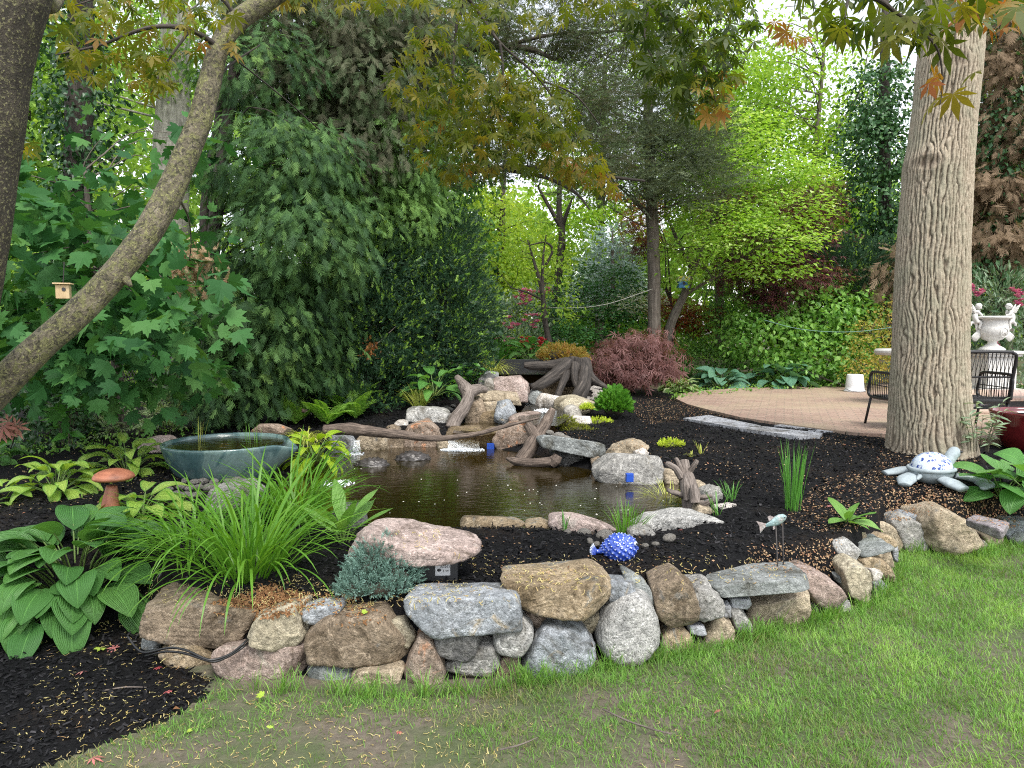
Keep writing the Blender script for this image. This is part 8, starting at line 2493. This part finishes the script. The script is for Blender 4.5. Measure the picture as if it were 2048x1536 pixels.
tree('laceleaf_maple', 'low weeping laceleaf maple with dusty pink foliage beside the patio', 'shrub', [([(1268, 785, 12.4), (1272, 740, 12.4), (1285, 700, 12.4)], [6, 5, 3])],
     [(1275.75, 690, 66, 21, 12.3, 0.6, 731.25), (1316, 720, 44, 27, 12.2, 0.5, 506.25), (1224, 720, 44, 22.5, 12.2, 0.5, 450), (1281.5, 745, 66, 25.5, 12, 0.5, 562.5), (1218.25, 755, 28.6, 15, 12.1, 0.4, 168.75)], PALMF, .125, PINKM, BARK_DARK, 119, k=13, cs=.12, limbs=30, orient='droop', limb_r=.014)

# ---------------------------------------------------------------- right of centre
tree('dogwood_tree', 'bright green layered dogwood with white blooms right of the centre', 'tree', [([(1330, 690, 14.6), (1345, 640, 14.6), (1368, 590, 14.6), (1385, 540, 14.6), (1410, 480, 14.6), (1440, 400, 14.6), (1470, 320, 14.6)], [10, 9, 8, 7, 6, 4.5, 2]), ([(1385, 540, 14.6), (1350, 470, 14.5), (1330, 420, 14.5)], [5, 3.5, 2]), ([(1368, 590, 14.6), (1420, 560, 14.4), (1480, 530, 14.2)], [4, 3, 1.5])],
     [(1450, 260, 130.68, 41.85, 14.4, 1, 1612), (1400, 340, 83.16, 33.48, 14.2, 0.8, 992), (1500, 340, 130.68, 41.85, 14.2, 1, 1736), (1560, 420, 106.92, 33.48, 14, 0.9, 1240), (1430, 440, 106.92, 33.48, 13.8, 0.8, 1116), (1520, 480, 118.8, 41.85, 13.6, 0.9, 1612), (1590, 350, 71.28, 33.48, 14.2, 0.8, 744), (1390, 500, 71.28, 25.11, 13.8, 0.7, 620), (1540, 540, 71.28, 21.76, 13.6, 0.6, 620), (1360, 545, 47.52, 25.11, 14, 0.6, 322.4)],
     BR, .095, DOGW, BARK_MID, 120, k=12, cs=.17, limbs=60, orient='layer', flat=.30, shell=.35, limb_r=.02)
tree('purple_maple', 'purple-leaved maple spreading under the bright dogwood', 'tree', [([(1560, 690, 15.6), (1555, 620, 15.6), (1545, 540, 15.6), (1540, 450, 15.6)], [9, 8, 6, 4])],
     [(1560, 555, 90, 50, 14.6, 0.9, 1687.5), (1460, 530, 80, 50, 14.9, 0.9, 1125), (1500, 420, 120, 60, 15.5, 1, 1462.5), (1590, 480, 80, 60, 15.1, 0.9, 1237.5), (1545, 600, 40, 30, 14.3, 0.5, 562.5), (1640, 560, 50, 26, 14.7, 0.6, 562.5), (1620, 400, 50, 40, 15.6, 0.7, 562.5), (1300, 450, 50, 70, 15.7, 0.8, 562.5), (1640, 420, 40, 40, 15.6, 0.6, 450)],
     PALMF, .12, PURPLE, BARK_DARK, 121, k=11, cs=.16, limbs=40, orient='layer')
tree('leafy_shrub', 'large bright green broad-leaved shrub behind the patio', 'shrub', [], [(1600, 626, 110, 60, 14.7, 0.9, 2057), (1530, 676, 90, 60, 14.3, 0.8, 1573), (1670, 636, 80, 60, 14.5, 0.8, 1573), (1650, 706, 90, 50, 14.1, 0.7, 1331), (1720, 626, 46, 46, 14.5, 0.6, 665.5), (1580, 736, 60, 30, 14, 0.5, 605), (1640, 576, 50, 30, 14.9, 0.6, 544.5), (1690, 746, 50, 26, 13.9, 0.5, 423.5)],
     BR, .115, SHRUBG, BARK_MID, 122, k=9, cs=.13, limbs=40, orient='broad', limb_r=.014, shell=.7)
tree('leafy_shrub', 'finer leaved green shrub left of the large bright green one', 'shrub', [], [(1430, 660, 70, 50, 15.7, 0.8, 1430), (1400, 720, 70, 46, 15.3, 0.7, 1320), (1460, 620, 60, 40, 16, 0.7, 880), (1350, 735, 40, 40, 15.1, 0.5, 660), (1480, 740, 60, 34, 15, 0.5, 770), (1440, 570, 50, 40, 16.5, 0.6, 550)],
     BR, .07, leaf_mat('fine_green', [(.07, .19, .04), (.12, .26, .06), (.19, .34, .08)], .35, .5, .3), BARK_MID, 123, k=12, cs=.12, limbs=30, orient='broad', limb_r=.012)
tree('dark_yew', 'dark yew with yellow-green tips left of the big trunk', 'shrub', [], [(1690, 540, 80, 60, 15.0, .9, 2600), (1740, 600, 50, 60, 14.8, .7, 1400), (1640, 520, 50, 40, 15.2, .7, 900), (1770, 520, 40, 60, 15.2, .6, 900)], YEW, .15, YEWM, BARK_DARK, 124, k=16, cs=.13, limbs=20, orient='up', second=('new_growth', TIPS, .09, YEWT, .09))
tree('gold_spirea', 'low gold and orange shrub left of the big trunk behind the bench', 'shrub', [], [(1745, 690, 46, 50, 13.4, 0.5, 1100), (1770, 640, 30, 40, 13.7, 0.4, 500), (1735, 740, 46, 30, 13.1, 0.4, 600), (1500, 765, 40, 16, 14, 0.3, 160)], BR, .05, GOLDY, BARK_DARK, 125, k=12, cs=.09, limbs=20)
tree('ivy_covered_tree', 'tall ivy-clad tree just left of the big trunk', 'tree', [([(1775, 690, 15.8), (1772, 500, 15.8), (1768, 300, 15.8), (1770, 100, 15.8), (1772, -100, 15.8)], [14, 13, 11, 9, 5])],
     [(1760, 190, 46, 80, 15.6, .6, 1300), (1750, 300, 70, 70, 15.5, .8, 1700), (1765, 400, 60, 70, 15.5, .7, 1500), (1770, 480, 50, 60, 15.5, .6, 1000), (1735, 240, 40, 50, 15.6, .5, 500)], BR, .11, leaf_mat('ivy_mid', [(.03, .085, .035), (.05, .13, .045), (.085, .18, .06)], .2, .4, .4), BARK_DARK, 126, k=11, cs=.16, limbs=24)
tree('birch_tree', 'thin bare-looking tree with sparse fresh leaves against the bright sky', 'tree', [([(1600, 640, 19), (1615, 480, 19), (1628, 330, 19), (1640, 200, 19), (1650, 60, 19), (1655, -60, 19)], [7, 6, 5, 4, 3, 1.5]), ([(1628, 330, 19), (1680, 250, 19), (1720, 180, 19), (1735, 110, 19)], [3.5, 3, 2, 1]), ([(1615, 450, 19), (1680, 380, 18.8), (1720, 350, 18.8)], [3, 2.4, 1])],
     [(1600, 200, 130, 110, 19, 1.5, 1620), (1540, 110, 120, 90, 19, 1.5, 1440), (1680, 330, 90, 90, 18.8, 1.3, 1440), (1650, 440, 90, 60, 18.8, 1.2, 1620), (1700, 180, 70, 90, 19, 1.2, 648), (1520, 190, 70, 60, 19, 1.2, 900)], BR, .12, BRIGHT, BARK_MID, 127, k=8, cs=.26, limbs=60, orient='broad', limb_r=.018)
root = tree('rhododendron', 'grey-green rhododendron with pink blooms behind the white urn', 'shrub', [], [(1990, 590, 80, 50, 13.4, .8, 1300), (2030, 650, 60, 60, 13.2, .7, 1100), (1950, 640, 40, 60, 13.6, .6, 700), (2040, 740, 60, 60, 13.2, .7, 900), (1960, 740, 50, 50, 13.8, .5, 500)], LN, .15, RHOD, BARK_DARK, 128, k=9, cs=.11, limbs=24, orient='up')
flowers(root, 'flower', np.array([P(*q, 12.6) for q in ((1940, 580), (1946, 576), (1960, 592), (1964, 589), (1957, 588), (2033, 588), (2036, 592), (2036, 608), (2040, 611), (1938, 575), (1990, 690), (1993, 688), (1944, 583), (2031, 585))] * 3) + r_.normal(0, .03, (42, 3)), .075, leaf_mat('flower_magenta', [(.42, .06, .22), (.52, .13, .30), (.58, .25, .38)], .3), 4)
tree('dead_conifer', 'tall brown dying conifer with green ivy at the right edge', 'tree', [([(2010, 700, 14.5), (2010, 400, 14.5), (2008, 100, 14.5), (2006, -200, 14.5)], [15, 13, 10, 6])],
     [(1990, 160, 60, 60, 14.2, 0.7, 640), (2030, 260, 60, 50, 14, 0.7, 640), (1980, 380, 46, 40, 14, 0.6, 480), (2020, 400, 60, 40, 14, 0.6, 480), (1970, 480, 46, 40, 13.9, 0.6, 560), (2030, 500, 50, 40, 13.8, 0.6, 400), (2010, 80, 60, 50, 14.3, 0.7, 480), (1790, 560, 20, 60, 14.2, 0.5, 240)],
     SPRAY, .26, DEADB, BARK_MID, 129, k=10, cs=.20, limbs=40, orient='droop')
tree('ivy_mass', 'dark green ivy climbing between the brown branches at the right edge', 'ivy', [], [(1990, 250, 70, 60, 14.4, 0.8, 1690), (2000, 330, 80, 70, 14.4, 0.8, 1950), (2010, 450, 80, 80, 14.3, 0.8, 2210), (2020, 60, 60, 60, 14.4, 0.8, 1040), (1980, 530, 80, 40, 14.1, 0.8, 1170), (2035, 150, 40, 90, 14.4, 0.8, 1040)], BR, .11, leaf_mat('ivy_mid', []), BARK_DARK, 130, k=11, cs=.17, limbs=0)
# ---------------------------------------------------------------- background trees
BGT = 'broadleaf trees in the background'
for (lab, tr, bl, mat, s, kk) in [
    ('pale thick trunk with leaves seen between the cedar trunks at the upper left', [([(335, 700, 17), (340, 450, 17), (345, 250, 17), (350, 100, 17), (355, -150, 17)], [40, 36, 33, 28, 18])], [(260, 120, 140, 120, 17, 1.8, 1300), (420, 60, 140, 120, 17, 1.8, 1200), (330, 420, 120, 80, 17.5, 1.2, 900), (120, 250, 150, 150, 17.5, 1.8, 1500)], FARG, .15, 201),
    ('yellow-green tree glowing behind the slim forked tree', [([(1000, 720, 20), (1000, 560, 20), (1005, 420, 20), (1010, 300, 20)], [9, 8, 6, 3])], [(990, 470, 100, 90, 20, 1.6, 2600), (960, 560, 90, 80, 19.6, 1.5, 2200), (1060, 560, 90, 70, 20, 1.5, 2200), (1020, 630, 110, 60, 19.4, 1.4, 1800), (930, 420, 80, 80, 20, 1.4, 1500)], YELLOWG, .125, 202),
    ('bright green tree behind the cedar crown in the centre', [([(1200, 700, 22), (1200, 500, 22), (1205, 300, 22), (1210, 120, 22)], [10, 9, 7, 4])], [(1180, 380, 130, 70, 22, 1.8, 2040), (1250, 200, 120, 100, 22, 1.8, 1530), (1080, 200, 120, 100, 22, 1.8, 1530), (1200, 480, 120, 70, 21.5, 1.5, 3060), (1330, 80, 140, 90, 22, 1.8, 1700)], BRIGHT, .14, 203),
    ('light green tree rising behind the dogwood', [([(1440, 700, 21), (1440, 500, 21), (1450, 250, 21), (1455, 60, 21)], [10, 9, 7, 3])], [(1470, 200, 110, 110, 21, 1.8, 4522), (1400, 330, 120, 100, 21, 1.8, 5236), (1550, 320, 130, 100, 20.5, 1.8, 5236), (1640, 480, 120, 70, 20, 1.6, 5236), (1520, 470, 120, 80, 20, 1.6, 4284)], BRIGHT, .135, 204),
    ('green tree at the far left behind the ivy-wrapped trunk', [([(40, 760, 14), (45, 500, 14), (50, 200, 14), (55, -100, 14)], [14, 12, 10, 6])], [(30, 300, 120, 140, 13.5, 1.5, 4760), (60, 560, 140, 120, 13, 1.3, 4760), (220, 680, 150, 100, 12.5, 1.2, 4760), (80, 80, 130, 120, 14, 1.5, 3094), (380, 620, 120, 150, 13, 1.2, 4284)], FARG, .13, 205),
    ('green tree behind the upper cedars left of the centre', [([(760, 760, 16), (765, 500, 16), (770, 200, 16), (775, -100, 16)], [14, 12, 10, 6])], [(760, 140, 150, 140, 16, 1.8, 5474), (880, 60, 130, 110, 16, 1.7, 3570), (620, 140, 140, 140, 15.5, 1.6, 4522), (860, 300, 130, 110, 15.5, 1.5, 4522), (640, 360, 150, 120, 14.5, 1.4, 4760), (900, 500, 60, 90, 15, 1.2, 2142)], leaf_mat('mid_green', [(.05, .13, .035), (.08, .18, .045), (.13, .26, .06)], .4, .6, .2), .13, 206),
    ('leafy tree to the right of the big trunk behind the brown conifer', [([(2060, 700, 19), (2060, 400, 19), (2050, 100, 19)], [12, 10, 7])], [(1990, 250, 130, 200, 19, 1.8, 4760), (2060, 450, 130, 150, 18.5, 1.6, 4760), (1980, 80, 100, 100, 19, 1.6, 1904), (1860, 560, 120, 90, 18, 1.4, 3094)], FARG, .15, 207),
    ]:
    tree('broadleaf_tree', lab, 'tree', tr, bl, BR, s, mat, BARK_PALE if kk == 201 else BARK_DARK, kk, k=12, cs=.26, limbs=40, orient='broad', group=BGT, limb_r=.025, shell=.5)

def distant_woods():
    r = np.random.default_rng(555)
    acc = Acc()
    n = 60000
    x = r.uniform(-30, 34, n); y = r.uniform(24, 34, n)
    top = 5.2 + 2.5 * noise2(x, y * .3, .22, 3, 3) + 2.0 * (x < -4) + 3.5 * (x < -8) - 1.6 * ((x > 1.5) & (x < 3.2))
    z = .3 + r.uniform(0, 1, n) ** .9 * np.maximum(1.5, top)
    q = np.c_[x, y, z] + r.normal(0, .2, (n, 3))
    d = r.normal(0, 1, (n, 3)); d[:, 2] -= .4
    tone = np.clip(.5 + .5 * noise2(x, z, .35, 8, 3) + r.normal(0, .15, n), 0, 1)
    scatter(acc, T_quad(.42, .1), q, frames(d, r.normal(0, 1, (n, 3)) + np.array((0, -.3, .8))), r.uniform(.2, .38, n), rnd=tone)
    return tag(acc.build('distant_woods', FARG), kind='stuff')
distant_woods()
# shaded thicket behind the evergreens so that no bare ground shows under them
def undergrowth():
    r = np.random.default_rng(556)
    acc = Acc()
    n = 16000
    x = r.uniform(-9, -.2, n); y = 11.2 + r.uniform(0, 1, n) * 2.2 + .12 * np.abs(x)
    z = H(x, y) + r.uniform(0, 1, n) ** 1.5 * (1.6 + .5 * noise2(x, y, .8, 4, 2))
    d = r.normal(0, 1, (n, 3)); d[:, 2] -= .3
    scatter(acc, T_quad(.4, .1), np.c_[x, y, z], frames(d, r.normal(0, 1, (n, 3)) + np.array((0, 0, .8))), r.uniform(.07, .13, n), rnd=r.uniform(0, 1, n))
    return tag(acc.build('undergrowth', IVY), kind='stuff')
undergrowth()
def ground_cover():
    r = np.random.default_rng(557)
    acc = Acc()
    for (poly, n, z) in (([(1330, 778), (1480, 770), (1700, 764), (1750, 770), (1700, 776), (1480, 785), (1345, 800)], 900, .47), ([(0, 880), (260, 870), (420, 850), (430, 870), (200, 905), (0, 925)], 500, .42), ([(1920, 790), (2048, 775), (2048, 785), (1920, 788)], 200, .47)):
        for a, b in px_points(poly, n, r):
            pass
        q = px_points(poly, n, r)
        p = np.array([G(a, b, z) for a, b in q]); p[:, 2] = np.maximum(H(p[:, 0], p[:, 1]), z - .03) + r.uniform(0, .09, n)
        scatter(acc, BR[0], p, frames(r.normal(0, 1, (n, 3)), r.normal(0, .4, (n, 3)) + np.array((0, 0, 1))), r.uniform(.03, .07, n), rnd=r.uniform(0, 1, n))
    return tag(acc.build('ground_cover', SHRUBG), kind='stuff')
ground_cover()
